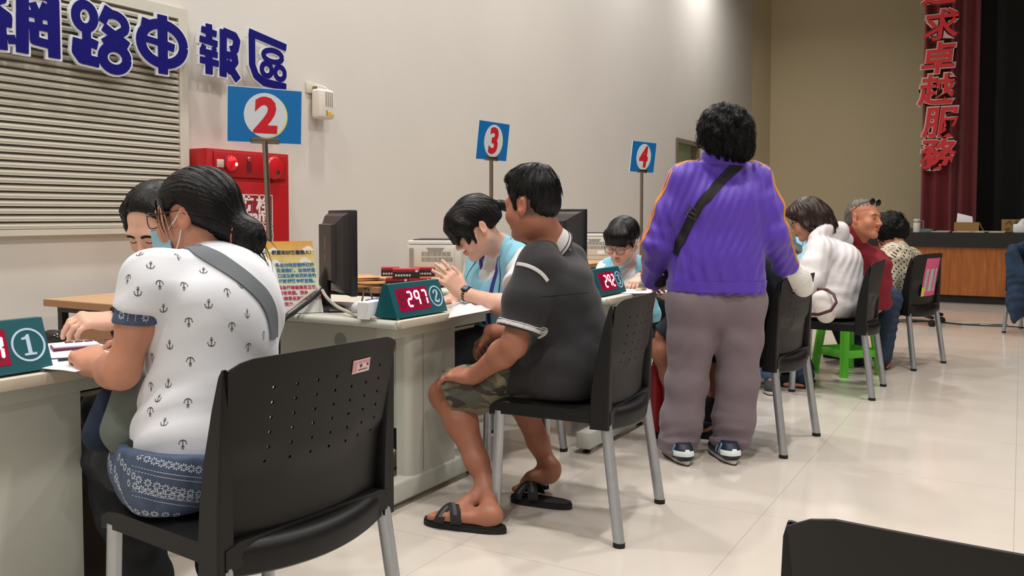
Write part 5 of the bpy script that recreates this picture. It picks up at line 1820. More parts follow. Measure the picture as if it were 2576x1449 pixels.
def foot(S, an, heel, toe, g=1.0, toes=True, up=(0, 0, 1)):
    """bare foot: heel and toe given on the sole"""
    an, heel, toe, up = Vector(an), Vector(heel), Vector(toe), Vector(up).normalized()
    f = (toe - heel).normalized()
    s = f.cross(up).normalized()
    up = s.cross(f)
    L = (toe - heel).length
    if not toes:
        g *= 0.72
    S.ell(heel + f * 0.03 + up * 0.03, (0.030 * g, 0.034 * g, 0.032 * g), Matrix((s, f, up)).transposed(), 0.03)
    S.cap(an, heel + f * 0.045 + up * 0.035, 0.033 * g, 0.033 * g, 0.03)
    S.cap(an - up * 0.012 + f * 0.015, toe - f * 0.085 + up * 0.028, 0.034 * g, 0.024 * g, 0.03)
    for o in (-0.022, 0.0, 0.022):
        S.cap(heel + f * 0.06 + up * 0.022 + s * o * 0.6, toe - f * 0.06 + up * 0.017 + s * o * 1.3, 0.022 * g, 0.0165 * g, 0.025)
    if toes:
        for i, (o, ln, r) in enumerate(((0.030, 0.030, 0.0085), (0.016, 0.040, 0.0088), (0.003, 0.045, 0.0092), (-0.011, 0.048, 0.0098), (-0.030, 0.050, 0.0125))):
            b = toe - f * 0.052 + s * o + up * 0.013
            S.cap(b, b + f * ln - up * 0.002, r * g, r * 0.95 * g, 0.005)

class Body:
    """joint positions of one person"""
    def __init__(s, **kw):
        s.__dict__.update(kw)
    def torso(s, S, g=1.0, infl=0.0, k=0.05, belly=0.0, hem=0.0, lat=0.38):
        p, c, n = Vector(s.pelvis), Vector(s.chest), Vector(s.neck)
        f = Vector(s.fwd).normalized()
        for h, sh in ((s.hipL, s.shL), (s.hipR, s.shR)):
            h, sh = Vector(h), Vector(sh)
            ax = (h - p)
            ax2 = (sh - c); ax2 = ax2 - (c - p).normalized() * ax2.dot((c - p).normalized())
            w = p.lerp(c, 0.5) + ax2 * (lat - 0.04)
            S.cap(p + ax * 0.62, w, 0.102 * g + infl, 0.090 * g + infl, k)
            S.cap(w, c + ax2 * lat, 0.090 * g + infl, 0.092 * g + infl, k)
            S.cap(c + ax2 * lat, sh - (sh - n) * 0.22, 0.090 * g + infl, 0.052 * g + infl, k)
            S.cap(n, sh, 0.044 * g + infl * 0.7, 0.050 * g + infl * 0.8, 0.04)
            if hem:
                S.cap(p + ax * 0.62, h + Vector((0, 0, -0.03)), 0.105 * g + infl, 0.105 * g + infl + hem, k)
        S.cap(p.lerp(c, 0.35), p.lerp(c, 0.98), 0.092 * g + infl, 0.090 * g + infl, k)
        if belly:
            S.ell(p.lerp(c, 0.32) + f * 0.06, (0.13, 0.13, 0.13), None, 0.08)
    def neckcol(s, S, H, r=0.052):
        n = Vector(s.neck)
        S.cap(n, H.w(0, -0.022, -0.055), r * 1.08, r * 0.98, 0.035)
        S.cap(n, H.w(0, 0.02, -0.075), r * 0.85, r * 0.72, 0.03)

def hair_obj(S, parent, mat, pole, nstr=0, h=0.0045, groove=(0.0022, 60), sink=None, gravity=0.0, steps=9, slen=0.010, sr=0.0010, lift=0.003, seed=1, curl=0.0, name='hair', keep=None, smooth=1, extra=None):
    """hair mass with grooves running away from a pole, plus loose strands"""
    r_ = random.Random(seed)
    v, q = S.mesh(h, smooth)
    n = normals(v, q)
    o, ax = npv(pole[0]), npv(Vector(pole[1]).normalized())
    u = npv(Vector(pole[1]).orthogonal().normalized())
    w = np.cross(ax, u)
    rel = v - o
    ph = np.arctan2(rel @ u, rel @ w)
    dist = np.linalg.norm(rel, axis=1)
    wob = 0.10 * np.sin(rel @ np.array((31, 17, 23), np.float32)) + 0.06 * np.sin(dist * 60)
    g = np.sin((ph + wob) * groove[1]) * 0.6 + np.sin((ph * 1.0 + 0.7 * wob) * groove[1] * 0.37 + 1.3) * 0.9
    fade = np.clip(np.linalg.norm(rel - np.outer(rel @ ax, ax), axis=1) / 0.05, 0.1, 1)
    v = v + n * (g * groove[0] * fade)[:, None]
    mb = MB()
    if extra:
        mb.add(extra.v, extra.f, 0)
    if nstr:
        bvh = bvh_of(v, q)
        nv = len(v)
        for _ in range(nstr):
            i = r_.randrange(nv)
            p = Vector(v[i].tolist())
            if keep and not keep(p):
                continue
            pts = []
            lf = lift * r_.uniform(0.2, 1.0)
            jit = Vector((r_.uniform(-1, 1), r_.uniform(-1, 1), r_.uniform(-1, 1)))
            ca, cb = r_.uniform(0, 6.28), r_.uniform(0.7, 1.3)
            for k in range(steps):
                c, nn, _, _ = bvh.find_nearest(p)
                if c is None:
                    break
                d = (c - Vector(pole[0]))
                if sink is not None:
                    d = d.normalized() * 0.3 + (Vector(sink) - c).normalized() if gravity == 0 else d
                d = d.normalized() + Vector((0, 0, -gravity)) + jit * 0.12
                d = (d - nn * d.dot(nn))
                if d.length < 1e-4:
                    break
                d.normalize()
                off = Vector((0, 0, 0))
                if curl:
                    a = ca + k * cb * 1.25
                    off = (nn * (math.cos(a) * 0.6 + 0.7) + d.cross(nn) * math.sin(a)) * curl
                pts.append(c + nn * (lf * (0.3 + k / steps)) + off)
                p = c + d * slen
            if len(pts) > 3:
                rr = [sr * (1 - 0.75 * k / (len(pts) - 1)) for k in range(len(pts))]
                mb.tube(pts, rr, 3, caps=False)
    return np_obj(name, v, q, mat, parent, extra=mb)

def cloth(S, name, parent, mat, h=0.006, waves=(), extra=None, smooth=2, want_bvh=False):
    v, q = S.mesh(h, smooth)
    if waves:
        v = folds(v, q, waves)
    if want_bvh:
        return v, q, bvh_of(v, q)
    return np_obj(name, v, q, mat, parent, extra=extra)

def hit(bvh, px, py):
    p, n, _, _ = bvh.ray_cast(CAM, ray(px, py).normalized())
    return p, n

def make_body(S, H, skin, loc, label, h=0.0045, scalp=None, lip=(0.84, 0.58, 0.56), smooth=1):
    v, q = S.mesh(h, smooth)
    o = np_obj('person', v, q, skin, None, loc, attr=H.tint(v, lip, scalp))
    tag(o, label, 'person')
    return o, v, q

def brows(bvh, H, parent, mat=None, lash=True, w=0.0075):
    mb = MB()
    for sx in (-1, 1):
        ribbon(bvh, [H.w(sx * 0.013, 0.098, 0.016), H.w(sx * 0.030, 0.095, 0.021), H.w(sx * 0.047, 0.082, 0.015)], w * H.k, mb, 0, 0.0006, 0.0006, 5)
    obj('eyebrows', mb, mat or HAIR_SOFT, parent)
    if lash:
        mb = MB()
        for sx in (-1, 1):
            pts = []
            for t in (-1, -0.5, 0, 0.5, 1):
                p = H.w(sx * 0.031 + t * 0.0135, 0.094 - 0.006 * t * t, -0.0065 + 0.003 * t * t)
                c, n, _, _ = bvh.find_nearest(p)
                pts.append(c + n * 0.0008)
            mb.tube(pts, 0.0013 * H.k, 5)
        obj('eyelashes', mb, HAIR_SOFT, parent)

def shoe(name, parent, heel, toe, mats, w=0.048, h=0.062, up=(0, 0, 1), stripes=None):
    """low shoe: sole and upper"""
    heel, toe, up = Vector(heel), Vector(toe), Vector(up)
    f = (toe - heel).normalized()
    s = f.cross(up).normalized()
    L = (toe - heel).length
    S = SDF()
    S.cap(heel + f * 0.045 + up * 0.045, toe - f * 0.055 + up * 0.036, w * 0.78, w * 0.80, 0.02, n=up, sq=1.15)
    S.cap(heel + f * 0.045 + up * 0.05, heel + f * 0.07 + up * (h + 0.012), w * 0.74, w * 0.70, 0.02)
    S.cap(heel + f * 0.09 + up * 0.055, toe - f * 0.07 + up * 0.032, w * 0.62, w * 0.55, 0.02)
    S.cut(heel + up * 0.016, -up)
    S.cut(heel + up * (h + 0.018), up)
    up_ = cloth(S, name, parent, mats[0], 0.004, smooth=1)
    mb = MB()
    pl = []
    for k in range(36):
        a = 2 * PI * k / 36
        y = math.cos(a)
        x = math.sin(a)
        ww = w * (0.86 + 0.14 * y - 0.10 * (1 - abs(y)))
        pl.append((x * ww * (1 - 0.25 * abs(y) ** 5), (L / 2) * (math.copysign(abs(y) ** 0.85, y))))
    mid = (heel + toe) / 2
    mb.prism(pl[::-1], mid, s, f, 0.020 * 1)
    mb.prism([(a * 1.02, b * 1.01) for a, b in pl][::-1], mid + up * 0.0, s, f, 0.006, mi=1)
    o = obj('sole', mb, [mats[1], mats[2]], up_)
    return up_
# ------------------------------------------------------------------ the man in the dark polo shirt
POLO = M_('polo_charcoal', srgb(34, 34, 38), 0.85, var=0.08, vscale=12, bump=0.12, bscale=420, sheen=0.15)
STRIPE_W = M_('knit_white', srgb(206, 204, 204), 0.8, bump=0.1, bscale=400)
def camo_mat():
    m, nt, b = new_mat('camouflage')
    L = nt.links
    tc = nt.nodes.new('ShaderNodeTexCoord')
    mp = nt.nodes.new('ShaderNodeMapping')
    mp.inputs['Scale'].default_value = (1.0, 0.55, 1.0)
    mp.inputs['Rotation'].default_value = (0.4, 0.2, 0.5)
    L.new(tc.outputs['Object'], mp.inputs['Vector'])
    prev = None
    cols = [srgb(124, 118, 98), srgb(92, 92, 82), srgb(150, 146, 130), srgb(66, 60, 54)]
    for i, (sc, th) in enumerate(((13, 0.53), (17, 0.60), (15, 0.60))):
        nz = nt.nodes.new('ShaderNodeTexNoise')
        nz.noise_dimensions = '4D'
        nz.inputs['W'].default_value = 3.7 * i + 1
        nz.inputs['Scale'].default_value = sc
        nz.inputs['Detail'].default_value = 1.2
        nz.inputs['Distortion'].default_value = 0.9
        L.new(mp.outputs[0], nz.inputs['Vector'])
        st = ramp(nt, [(0.0, (0, 0, 0, 1)), (th, (1, 1, 1, 1))], 'CONSTANT')
        L.new(nz.outputs['Fac'], st.inputs['Fac'])
        mx = nt.nodes.new('ShaderNodeMix')
        mx.data_type = 'RGBA'
        L.new(st.outputs['Color'], mx.inputs[0])
        if prev is None:
            mx.inputs[6].default_value = cols[0]
        else:
            L.new(prev, mx.inputs[6])
        mx.inputs[7].default_value = cols[i + 1]
        prev = mx.outputs[2]
    L.new(prev, b.inputs['Base Color'])
    b.inputs['Roughness'].default_value = 0.9
    return m
CAMO = camo_mat()

H4 = Head(P(1338, 516, 3.13), (0.10, 0.99, -0.12), 1.0)
B4 = Body(pelvis=V(2.87, 1.37, 0.55), hipL=V(2.775, 1.39, 0.545), hipR=V(2.965, 1.39, 0.545), chest=V(2.795, 1.43, 0.83), neck=P(1388, 612, 3.19),
          shL=P(1345, 672, 3.04), shR=P(1432, 668, 3.32), fwd=(0, 1, 0))
elL, wrL = P(1292, 868, 2.99), P(1196, 944, 3.17)
elR, wrR = P(1345, 835, 3.36), P(1242, 835, 3.46)
knL, anL = P(1118, 992, 3.33), P(1228, 1228, 3.14)
knR, anR = V(2.98, 1.78, 0.50), P(1384, 1183, 3.42)
S = SDF()
H4.add(S, lids=0.0135)
B4.neckcol(S, H4, 0.058)
B4.torso(S, 0.82)
arm(S, B4.shL, elL, wrL, 1.12)
arm(S, B4.shR, elR, wrR, 1.1)
d = P(1118, 940, 3.24) - wrL
hand(S, wrL, d, V(0.25, 0.05, -1), 1, 1.14, (0.42, 0.46, 0.44, 0.40), 0.22, (0.45, 0.3))
hand(S, wrR, P(1208, 862, 3.52) - wrR, V(0.3, 0.3, -0.9), -1, 1.02, (0.5, 0.6, 0.6, 0.6))
leg(S, B4.hipL, knL, anL, 1.06, back=(0.1, -1, 0))
leg(S, B4.hipR, knR, anR, 1.06, back=(0.1, -0.9, -0.3))
heelL, toeL = PZ(1262, 1322, 0.026), PZ(1090, 1300, 0.026)
foot(S, anL, heelL, toeL, 1.0)
fdir = (P(1300, 1256, 3.38) - P(1408, 1262, 3.38)).normalized()
toeR = PZ(1292, 1238, 0.030)
heelR = P(1412, 1190, 3.40)
foot(S, anR, heelR, toeR, 1.0, up=(0.25, 0.2, 1))
man, v, q = make_body(S, H4, SKIN_TAN, V(2.87, 1.4, 0), 'man in charcoal polo shirt, camouflage shorts and slippers sitting at desk two', 0.0038,
                      scalp=lambda q: np.clip((0.012 - q[:, 1]) / 0.02, 0, 1) * np.clip((q[:, 2] + 0.055) / 0.02, 0, 1) * (np.abs(q[:, 0]) > 0.0) * np.clip((0.078 - np.abs(q[:, 0])) / 0.004, 0, 1))
bv = bvh_of(v, q)
brows(bv, H4, man)
# hair: short at the sides, full on top
S = SDF()
S.ell(H4.w(0, -0.016, 0.054), (0.0785, 0.0985, 0.080), H4.R, 0.02)
S.ell(H4.w(0, 0.028, 0.102), (0.062, 0.064, 0.032), H4.R, 0.03)
S.ell(H4.w(0, -0.020, 0.118), (0.050, 0.062, 0.026), H4.R, 0.03)
S.ell(H4.w(0, -0.056, 0.004), (0.066, 0.0555, 0.064), H4.R, 0.02)
for sx in (-1, 1):
    S.cap(H4.w(sx * 0.068, 0.030, 0.030), H4.w(sx * 0.0695, 0.026, -0.012), 0.011, 0.006, 0.015)
    S.ell(H4.w(sx * 0.086, -0.008, -0.004), (0.018, 0.024, 0.034), H4.R, 0.006, 's')
S.cut(H4.w(0, 0.070, 0.050), H4.R @ V(0, 0.85, -0.55))
S.cut(H4.w(0, 0.036, 0.0), H4.R @ V(0, 0.85, -0.35))
S.cut(H4.w(0, -0.05, -0.052), H4.R @ V(0, 0.1, -1))
hair_obj(S, man, HAIR_BLK, (H4.w(0, -0.05, 0.14), H4.R @ V(0, -0.3, 1)), 620, 0.0038, (0.0012, 60), gravity=0.10, steps=6, slen=0.007, sr=0.0012, lift=0.008, seed=4, keep=lambda p: (H4.R.transposed() @ (p - H4.o)).z > 0.045)
# polo shirt
S = SDF()
B4.torso(S, 0.86, 0.016, 0.06, hem=0.012)
for hp_, kn_ in ((B4.hipL, knL), (B4.hipR, knR)):
    S.cap(hp_ + V(0, -0.02, 0.02), hp_.lerp(kn_, 0.30), 0.118, 0.112, 0.04, clip=[(hp_.lerp(kn_, 0.36), (kn_ - hp_).normalized() + V(0, 0, 0.55))])
S.cap(V(2.80, 1.43, 0.80), V(2.85, 1.375, 0.60), 0.098, 0.115, 0.08)
S.cap(V(2.80, 1.42, 0.56), V(2.76, 1.56, 0.555), 0.105, 0.085, 0.05, clip=[(V(2.76, 1.57, 0.55), V(-0.15, 1, 0.35))])
S.cap(V(2.95, 1.42, 0.56), V(2.97, 1.54, 0.55), 0.10, 0.085, 0.05)
slv = B4.shL.lerp(elL, 0.80)
S.chain([B4.shL + V(0.03, 0, 0.0), B4.shL.lerp(elL, 0.4), elL.lerp(B4.shL, -0.05)], [0.062, 0.070, 0.082], 0.05, clip=[(slv, elL - B4.shL)])
S.chain([B4.shR, B4.shR.lerp(elR, 0.5), elR], [0.066, 0.074, 0.08], 0.05, clip=[(B4.shR.lerp(elR, 0.78), elR - B4.shR)])
S.cut(V(2.86, 1.4, 0.462), (0, 0, -1))
S.ell(H4.w(0, 0.02, -0.10), (0.055, 0.07, 0.06), None, 0.01, 's')
v, q, bp4 = cloth(S, '', None, None, 0.0055, [(0.0035, (0.3, 0.5, 1), 0.11), (0.004, (1, 0.2, 0.7), 0.09, V(2.75, 1.45, 0.62), 0.2), (0.003, (0.2, 1, -0.8), 0.06, B4.shL.lerp(elL, 0.6), 0.14)], want_bvh=True)
ex_ = MB()
def sleeve_ring(t, r, wd, mi, a0=0, a1=360):
    c = B4.shL.lerp(elL, t)
    ax = (elL - B4.shL).normalized()
    u = ax.orthogonal().normalized(); w_ = ax.cross(u)
    pts = [c + (u * math.cos(math.radians(a)) + w_ * math.sin(math.radians(a))) * r for a in range(a0, a1 + 1, 15)]
    ribbon(bp4, pts, wd, ex_, mi, 0.0012, 0.001, 2)
sleeve_ring(0.765, 0.10, 0.011, 1)
sleeve_ring(0.735, 0.10, 0.004, 1)
sleeve_ring(0.712, 0.10, 0.003, 1)
pts = []
for px, py in ((1279, 668), (1300, 664), (1325, 668), (1348, 678), (1366, 692), (1378, 708)):
    p, n = hit(bp4, px, py)
    if p: pts.append(p)
ribbon(bp4, pts, 0.013, ex_, 1, 0.0012, 0.0012, 4)
p, n = hit(bp4, 1432, 622)
if p:
    decal(bp4, p, RT, UP, [[(-0.010, 0.02), (-0.004, 0.024), (0.001, 0.006), (-0.006, 0.004)], [(-0.002, 0.006), (0.006, 0.012), (0.010, -0.012), (0.002, -0.014)], [(-0.008, 0.0), (-0.003, 0.002), (0.0, -0.012), (-0.005, -0.012)]], ex_, 1)
pts = [hit(bp4, px, py)[0] for px, py in ((1360, 745), (1400, 742), (1440, 738), (1480, 736))]
pts = [p for p in pts if p]
shirt = np_obj('polo_shirt', v, q, [POLO, STRIPE_W], man, extra=ex_)
ribbon(bp4, pts, 0.003, cb := MB(), 0, 0.0006, 0.0008, 5)
obj('seam', cb, POLO, shirt)
nkc = V(B4.neck) + V(-0.012, 0.006, 0.004)
axn = (H4.w(0, -0.02, -0.06) - V(B4.neck)).normalized()
fw_ = (V(0, 1, 0) - axn * axn.y).normalized(); sd_ = fw_.cross(axn)
def collar_loft(prof):
    loops = []
    for k in range(41):
        a = math.radians(-152 + 304 * k / 40)
        u = sd_ * math.sin(a) - fw_ * math.cos(a)
        drop = 0.5 - 0.5 * math.cos(a)          # lower towards the throat
        loops.append([nkc + u * (r - 0.006 * drop) + axn * (h - 0.040 * drop) for r, h in prof])
    return MB().loft(loops)
col_ = obj('collar', collar_loft([(0.060, 0.034), (0.063, 0.040), (0.068, 0.036), (0.084, -0.012), (0.0815, -0.015), (0.064, 0.026)]), STRIPE_W, shirt, 50)
obj('collar_stripe', collar_loft([(0.0858, -0.010), (0.0868, -0.012), (0.0880, -0.017), (0.0868, -0.018)]), POLO, col_, 50)
obj('collar_stripe', collar_loft([(0.0805, 0.002), (0.0815, 0.003), (0.0825, 0.000), (0.0815, -0.001)]), POLO, col_, 50)
# shorts
S = SDF()
for hp, kn in ((B4.hipL, knL), (B4.hipR, knR)):
    ax = (kn - hp).normalized()
    S.chain([hp, hp.lerp(kn, 0.5), kn + ax * 0.05], [0.098, 0.096, 0.092], 0.04, clip=[(hp.lerp(kn, 0.90), ax + V(0, 0, -0.35))])
S.cap(B4.hipL, B4.hipR, 0.11, None, 0.05)
S.cut(V(0, 0, 0.44), (0, -0.05, -1)) if False else None
v, q, bs4 = cloth(S, '', None, None, 0.0055, [(0.004, (0.2, 1, 0.6), 0.09), (0.004, (0.6, -0.4, 1), 0.07, knL, 0.2)], want_bvh=True)
sh4 = np_obj('shorts', v, q, CAMO, man)
pts = [hit(bs4, px, py)[0] for px, py in ((1108, 1003), (1150, 990), (1200, 975), (1225, 958))]
cb = MB()
ribbon(bs4, [p for p in pts if p], 0.004, cb, 0, 0.0006, 0.0012, 5)
obj('side_seam', cb, CAMO, sh4)
# slippers (each its own part with straps)
SLP = M_('slipper_black', srgb(20, 20, 21), 0.7, bump=0.3, bscale=150)
SLS = M_('slipper_grey_web', srgb(78, 78, 80), 0.8, bump=0.3, bscale=300)
def slipper(heel, toe, up, parent, logo=False):
    heel, toe, up = Vector(heel), Vector(toe), Vector(up).normalized()
    f = (toe - heel).normalized(); s = f.cross(up).normalized(); up = s.cross(f)
    mid = (heel + toe) / 2
    L = (toe - heel).length + 0.035
    pl = []
    for k in range(40):
        a = 2 * PI * k / 40
        y, x = math.cos(a), math.sin(a)
        pl.append((x * (0.044 + 0.006 * y - 0.006 * (1 - abs(y))), L / 2 * math.copysign(abs(y) ** 0.8, y)))
    mb = MB()
    mb.prism(pl[::-1], mid - up * 0.026, s, f, 0.018)
    mb.prism([(a * 0.96, b * 0.98) for a, b in pl][::-1], mid - up * 0.008, s, f, 0.007)
    o = obj('slipper', mb, SLP, parent, 50)
    def strap(y0, y1, name):
        w_ = MB()
        loops = []
        for i in range(15):
            t = -1 + 2 * i / 14
            y = y0 + (y1 - y0) * (t + 1) / 2
            hgt = 0.002 + (0.078 - max(0, y) * 0.42) * math.sqrt(max(0, 1 - t * t * 0.98))
            c = mid + s * (t * 0.047) + f * y + up * (hgt - 0.010)
            fd = (f * 1.0 + s * (-(y1 - y0) * 3.0)).normalized()
            nn = (up * math.cos(t * 1.2) + s * math.sin(t * 1.2)).normalized()
            loops.append([c - fd * 0.019, c + fd * 0.019, c + fd * 0.019 + nn * 0.004, c - fd * 0.019 + nn * 0.004])
        w_.loft(loops)
        so = obj(name, w_, SLP, o, 40)
        w2 = MB()
        loops = []
        for i in range(1, 14):
            a_ = [Vector(p) for p in (w_.v[i * 4], w_.v[i * 4 + 1], w_.v[i * 4 + 2], w_.v[i * 4 + 3])]
            nn = (a_[3] - a_[0]).normalized()
            l0, l1 = a_[3].lerp(a_[2], 0.34), a_[3].lerp(a_[2], 0.66)
            loops.append([l0, l1, l1 + nn * 0.001, l0 + nn * 0.001])
        w2.loft(loops)
        return so, w2
    a, w2 = strap(0.012, 0.075, 'strap')
    b, w3 = strap(0.080, 0.022, 'strap')
    for w_, par in ((w2, o), (w3, o)):
        obj('strap_stripe', w_, SLS, par, 40)
    return o
slipper(heelL, toeL + (toeL - heelL).normalized() * 0.018, (0, 0, 1), man)
slipper(PZ(1428, 1262, 0.026), PZ(1296, 1243, 0.026), (0, 0, 1), man)

# ------------------------------------------------------------------ the woman in the white anchor shirt
TEE = M_('tee_white', srgb(226, 230, 238), 0.85, var=0.02, vscale=6, bump=0.08, bscale=500, sheen=0.1)
PRINT = M_('anchor_print', srgb(56, 58, 66), 0.8)
DENIM = M_('denim_blue', srgb(74, 90, 116), 0.9, var=0.22, vscale=34, bump=0.2, bscale=500, stretch=(1, 1, 0.4))
FLOWER = M_('flower_print', srgb(196, 206, 220), 0.9)
JEAN_D = M_('jeans_dark', srgb(38, 42, 48), 0.9, var=0.2, vscale=24, bump=0.2, bscale=500)
H1 = Head(P(492, 542, 2.13), (-0.36, 0.93, -0.15), 0.93)
B1 = Body(pelvis=V(1.41, 1.64, 0.55), hipL=V(1.315, 1.655, 0.545), hipR=V(1.505, 1.63, 0.545), chest=P(545, 800, 2.04), neck=P(535, 666, 2.12),
          shL=P(382, 706, 1.94), shR=P(616, 706, 2.19), fwd=(0.1, 1, 0))
elL1, wrL1 = P(306, 936, 1.925), P(242, 922, 2.09)
elR1, wrR1 = V(1.70, 1.85, 0.76), V(1.58, 2.08, 0.755)
S = SDF()
H1.add(S, lids=0.0135, cheeks=1.06)
B1.neckcol(S, H1, 0.048)
B1.torso(S, 0.76, lat=0.34)
arm(S, B1.shL, elL1, wrL1, 0.90)
arm(S, B1.shR, elR1, wrR1, 1.05)
hand(S, wrL1, P(206, 880, 2.18) - wrL1, V(0.35, 0.3, -0.9), 1, 1.05, (0.75, 0.8, 0.8, 0.8), 0.06, (0.5, 0.6))
hand(S, wrR1, V(-0.3, 1, 0), V(0, 0.0, -1), -1, 0.95, (0.4, 0.4, 0.4, 0.4))
knL1, anL1 = P(270, 1130, 2.33), V(1.50, 1.985, 0.09)
knR1, anR1 = V(1.68, 2.04, 0.50), V(1.70, 1.95, 0.09)
leg(S, B1.hipL, knL1, anL1, 1.0)
leg(S, B1.hipR, knR1, anR1, 1.0)
foot(S, anL1, V(1.49, 1.93, 0.0), V(1.53, 2.08, 0.0), 0.95, False)
foot(S, anR1, V(1.70, 1.90, 0.0), V(1.73, 2.07, 0.0), 0.95, False)
w1, v, q = make_body(S, H1, SKIN_MID, V(1.41, 1.64, 0), 'woman with glasses and face mask in white anchor-print shirt sitting with her back to us', 0.0038)
bv1 = bvh_of(v, q)
brows(bv1, H1, w1)
# ring on her finger
# hair drawn back into a low bun
S = SDF()
bun = H1.w(0.0, -0.128, -0.070)
S.ell(H1.w(0, -0.016, 0.039), (0.081, 0.0985, 0.0835), H1.R, 0.02)
S.ell(H1.w(0, -0.058, 0.000), (0.067, 0.052, 0.062), H1.R, 0.04)
S.cap(H1.w(0.0, -0.072, -0.03), bun, 0.042, 0.036, 0.04)
S.ell(bun + V(0.0, -0.012, -0.008), (0.042, 0.040, 0.050), H1.R, 0.02)
S.cut(H1.w(0, 0.062, 0.030), H1.R @ V(0, 0.9, -0.45))
S.ell(H1.w(-0.10, 0.010, -0.018), (0.060, 0.034, 0.050), H1.R, 0.006, 's')
S.ell(H1.w(0.10, 0.010, -0.018), (0.060, 0.034, 0.050), H1.R, 0.006, 's')
S.ell(H1.w(-0.07, -0.02, -0.085), (0.050, 0.055, 0.045), H1.R, 0.02, 's')
hair1 = hair_obj(S, w1, HAIR_BLK, (H1.w(0, 0.10, 0.05), H1.R @ V(0, 1, 0.25)), 300, 0.004, (0.0007, 110), sink=bun, steps=9, slen=0.011, sr=0.0007, lift=0.002, seed=2)
wp = MB()
rr_ = random.Random(5)
for k in range(26):      # loose wisps at the bun and in front of the ear
    a = bun + V(rr_.uniform(-0.03, 0.03), rr_.uniform(-0.05, 0.0), rr_.uniform(-0.05, 0.02))
    dd = V(rr_.uniform(0.0, 0.35), rr_.uniform(-0.9, -0.3), rr_.uniform(-1.0, 0.1)).normalized()
    pts = [a]
    for j in range(6):
        dd = (dd + V(0, 0.05, -0.22) + V(rr_.uniform(-.1, .1), rr_.uniform(-.1, .1), 0)).normalized()
        pts.append(pts[-1] + dd * 0.014)
    wp.tube(pts, [0.0012, 0.0012, 0.0011, 0.001, 0.0008, 0.0006, 0.0003], 3, False)
for k in range(16):
    a = H1.w(-0.070 - rr_.uniform(0, 0.006), 0.030 + rr_.uniform(0, 0.035), 0.040 + rr_.uniform(-0.02, 0.02))
    pts = [a]
    dd = H1.R @ V(-0.10, 0.10 + rr_.uniform(-0.1, 0.2), -1)
    for j in range(7):
        dd = (dd.normalized() + H1.R @ V(0.02, -0.06 + rr_.uniform(-0.05, 0.05), -0.1)).normalized()
        pts.append(pts[-1] + dd * rr_.uniform(0.008, 0.013))
    wp.tube(pts, [0.0009, 0.0009, 0.0009, 0.0008, 0.0007, 0.0006, 0.0004, 0.0002], 3, False)
obj('stray_hair', wp, HAIR_BLK, hair1)
tie = MB()
cb_ = bun + V(0.0, 0.014, 0.004)
tie.tube([cb_ + (H1.R @ V(math.cos(a) * 0.047, 0.008 * math.sin(2 * a), math.sin(a) * 0.047)) for a in [2 * PI * k / 24 for k in range(24)]], 0.0030, 6, closed=True)
obj('hair_tie', tie, M_('hair_tie_coral', srgb(206, 110, 90), 0.6), hair1)
# face mask pulled below, glasses
MASK = M_('mask_blue', srgb(150, 196, 214), 0.8, bump=0.1, bscale=300)
MASKW = M_('mask_white', srgb(220, 230, 236), 0.8)
def face_mask(H, parent, top, bottom, puff=0.0, loops=True, name='face_mask'):
    mb = MB()
    rows = []
    for j in range(7):
        z = top + (bottom - top) * j / 6
        row = []
        for i in range(13):
            u = -1 + i / 6
            x = u * 0.066
            y = 0.118 - 0.075 * abs(u) ** 2.2 - 0.05 * max(0, (-0.085 - z)) / 0.03 * 0.4 + puff * (1 - abs(u)) + 0.002 * (j % 2)
            row.append(H.w(x, y, z - 0.010 * abs(u)))
        rows.append(row)
    n = len(rows[0])
    vs = [p for r in rows for p in r]
    fs = [(j * n + i, j * n + i + 1, (j + 1) * n + i + 1, (j + 1) * n + i) for j in range(6) for i in range(n - 1)]
    b2 = [p - (H.R @ V(0, 0.002, 0)) for p in vs]
    k = len(vs)
    mb.add(vs + b2, fs + [tuple(i + k for i in f[::-1]) for f in fs])
    o = obj(name, mb, MASK, parent, 60)
    if loops:
        for sx in (-1, 1):
            lm_ = MB()
            for z, ze in ((top, 0.010), (bottom, -0.028)):
                lm_.tube([H.w(sx * 0.066, 0.045, z - 0.010), H.w(sx * 0.077, 0.015, (z + ze) / 2 - 0.004), H.w(sx * 0.083, -0.004, ze)], 0.0016, 6)
            obj('ear_loop', lm_, MASKW, o)
    return o
face_mask(H1, w1, -0.020, -0.098, 0.012)
def glasses(H, parent, col, thick=0.0013, rim=True, z=0.001, w=0.026, h=0.020, lens=True, y=0.108, round_=0.75):
    mb = MB()
    o = None
    fr_ = MB()
    for sx in (-1, 1):
        pts = []
        for k in range(28):
            a = 2 * PI * k / 28
            cx_, sy_ = math.cos(a), math.sin(a)
            pts.append(H.w(sx * 0.033 + w * math.copysign(abs(cx_) ** round_, cx_), y - 0.006 * abs(cx_), z + h * math.copysign(abs(sy_) ** round_, sy_)))
        fr_.tube(pts, thick, 6, closed=True)
        fr_.tube([H.w(sx * (0.033 + w), y - 0.006, z + 0.008), H.w(sx * 0.074, 0.085, z + 0.010), H.w(sx * 0.080, 0.0, z + 0.012), H.w(sx * 0.080, -0.022, z - 0.004)], thick, 6)
        if lens:
            mb.add([H.w(sx * 0.033, y, z)] + pts, [(0, k + 1, (k + 1) % 28 + 1) for k in range(28)])
    fr_.tube([H.w(-0.008, y, z + 0.004), H.w(0, y + 0.003, z + 0.007), H.w(0.008, y, z + 0.004)], thick, 6)
    o = obj('glasses', fr_, col, parent)
    if lens:
        obj('lens', mb, GLASS, o)
    return o
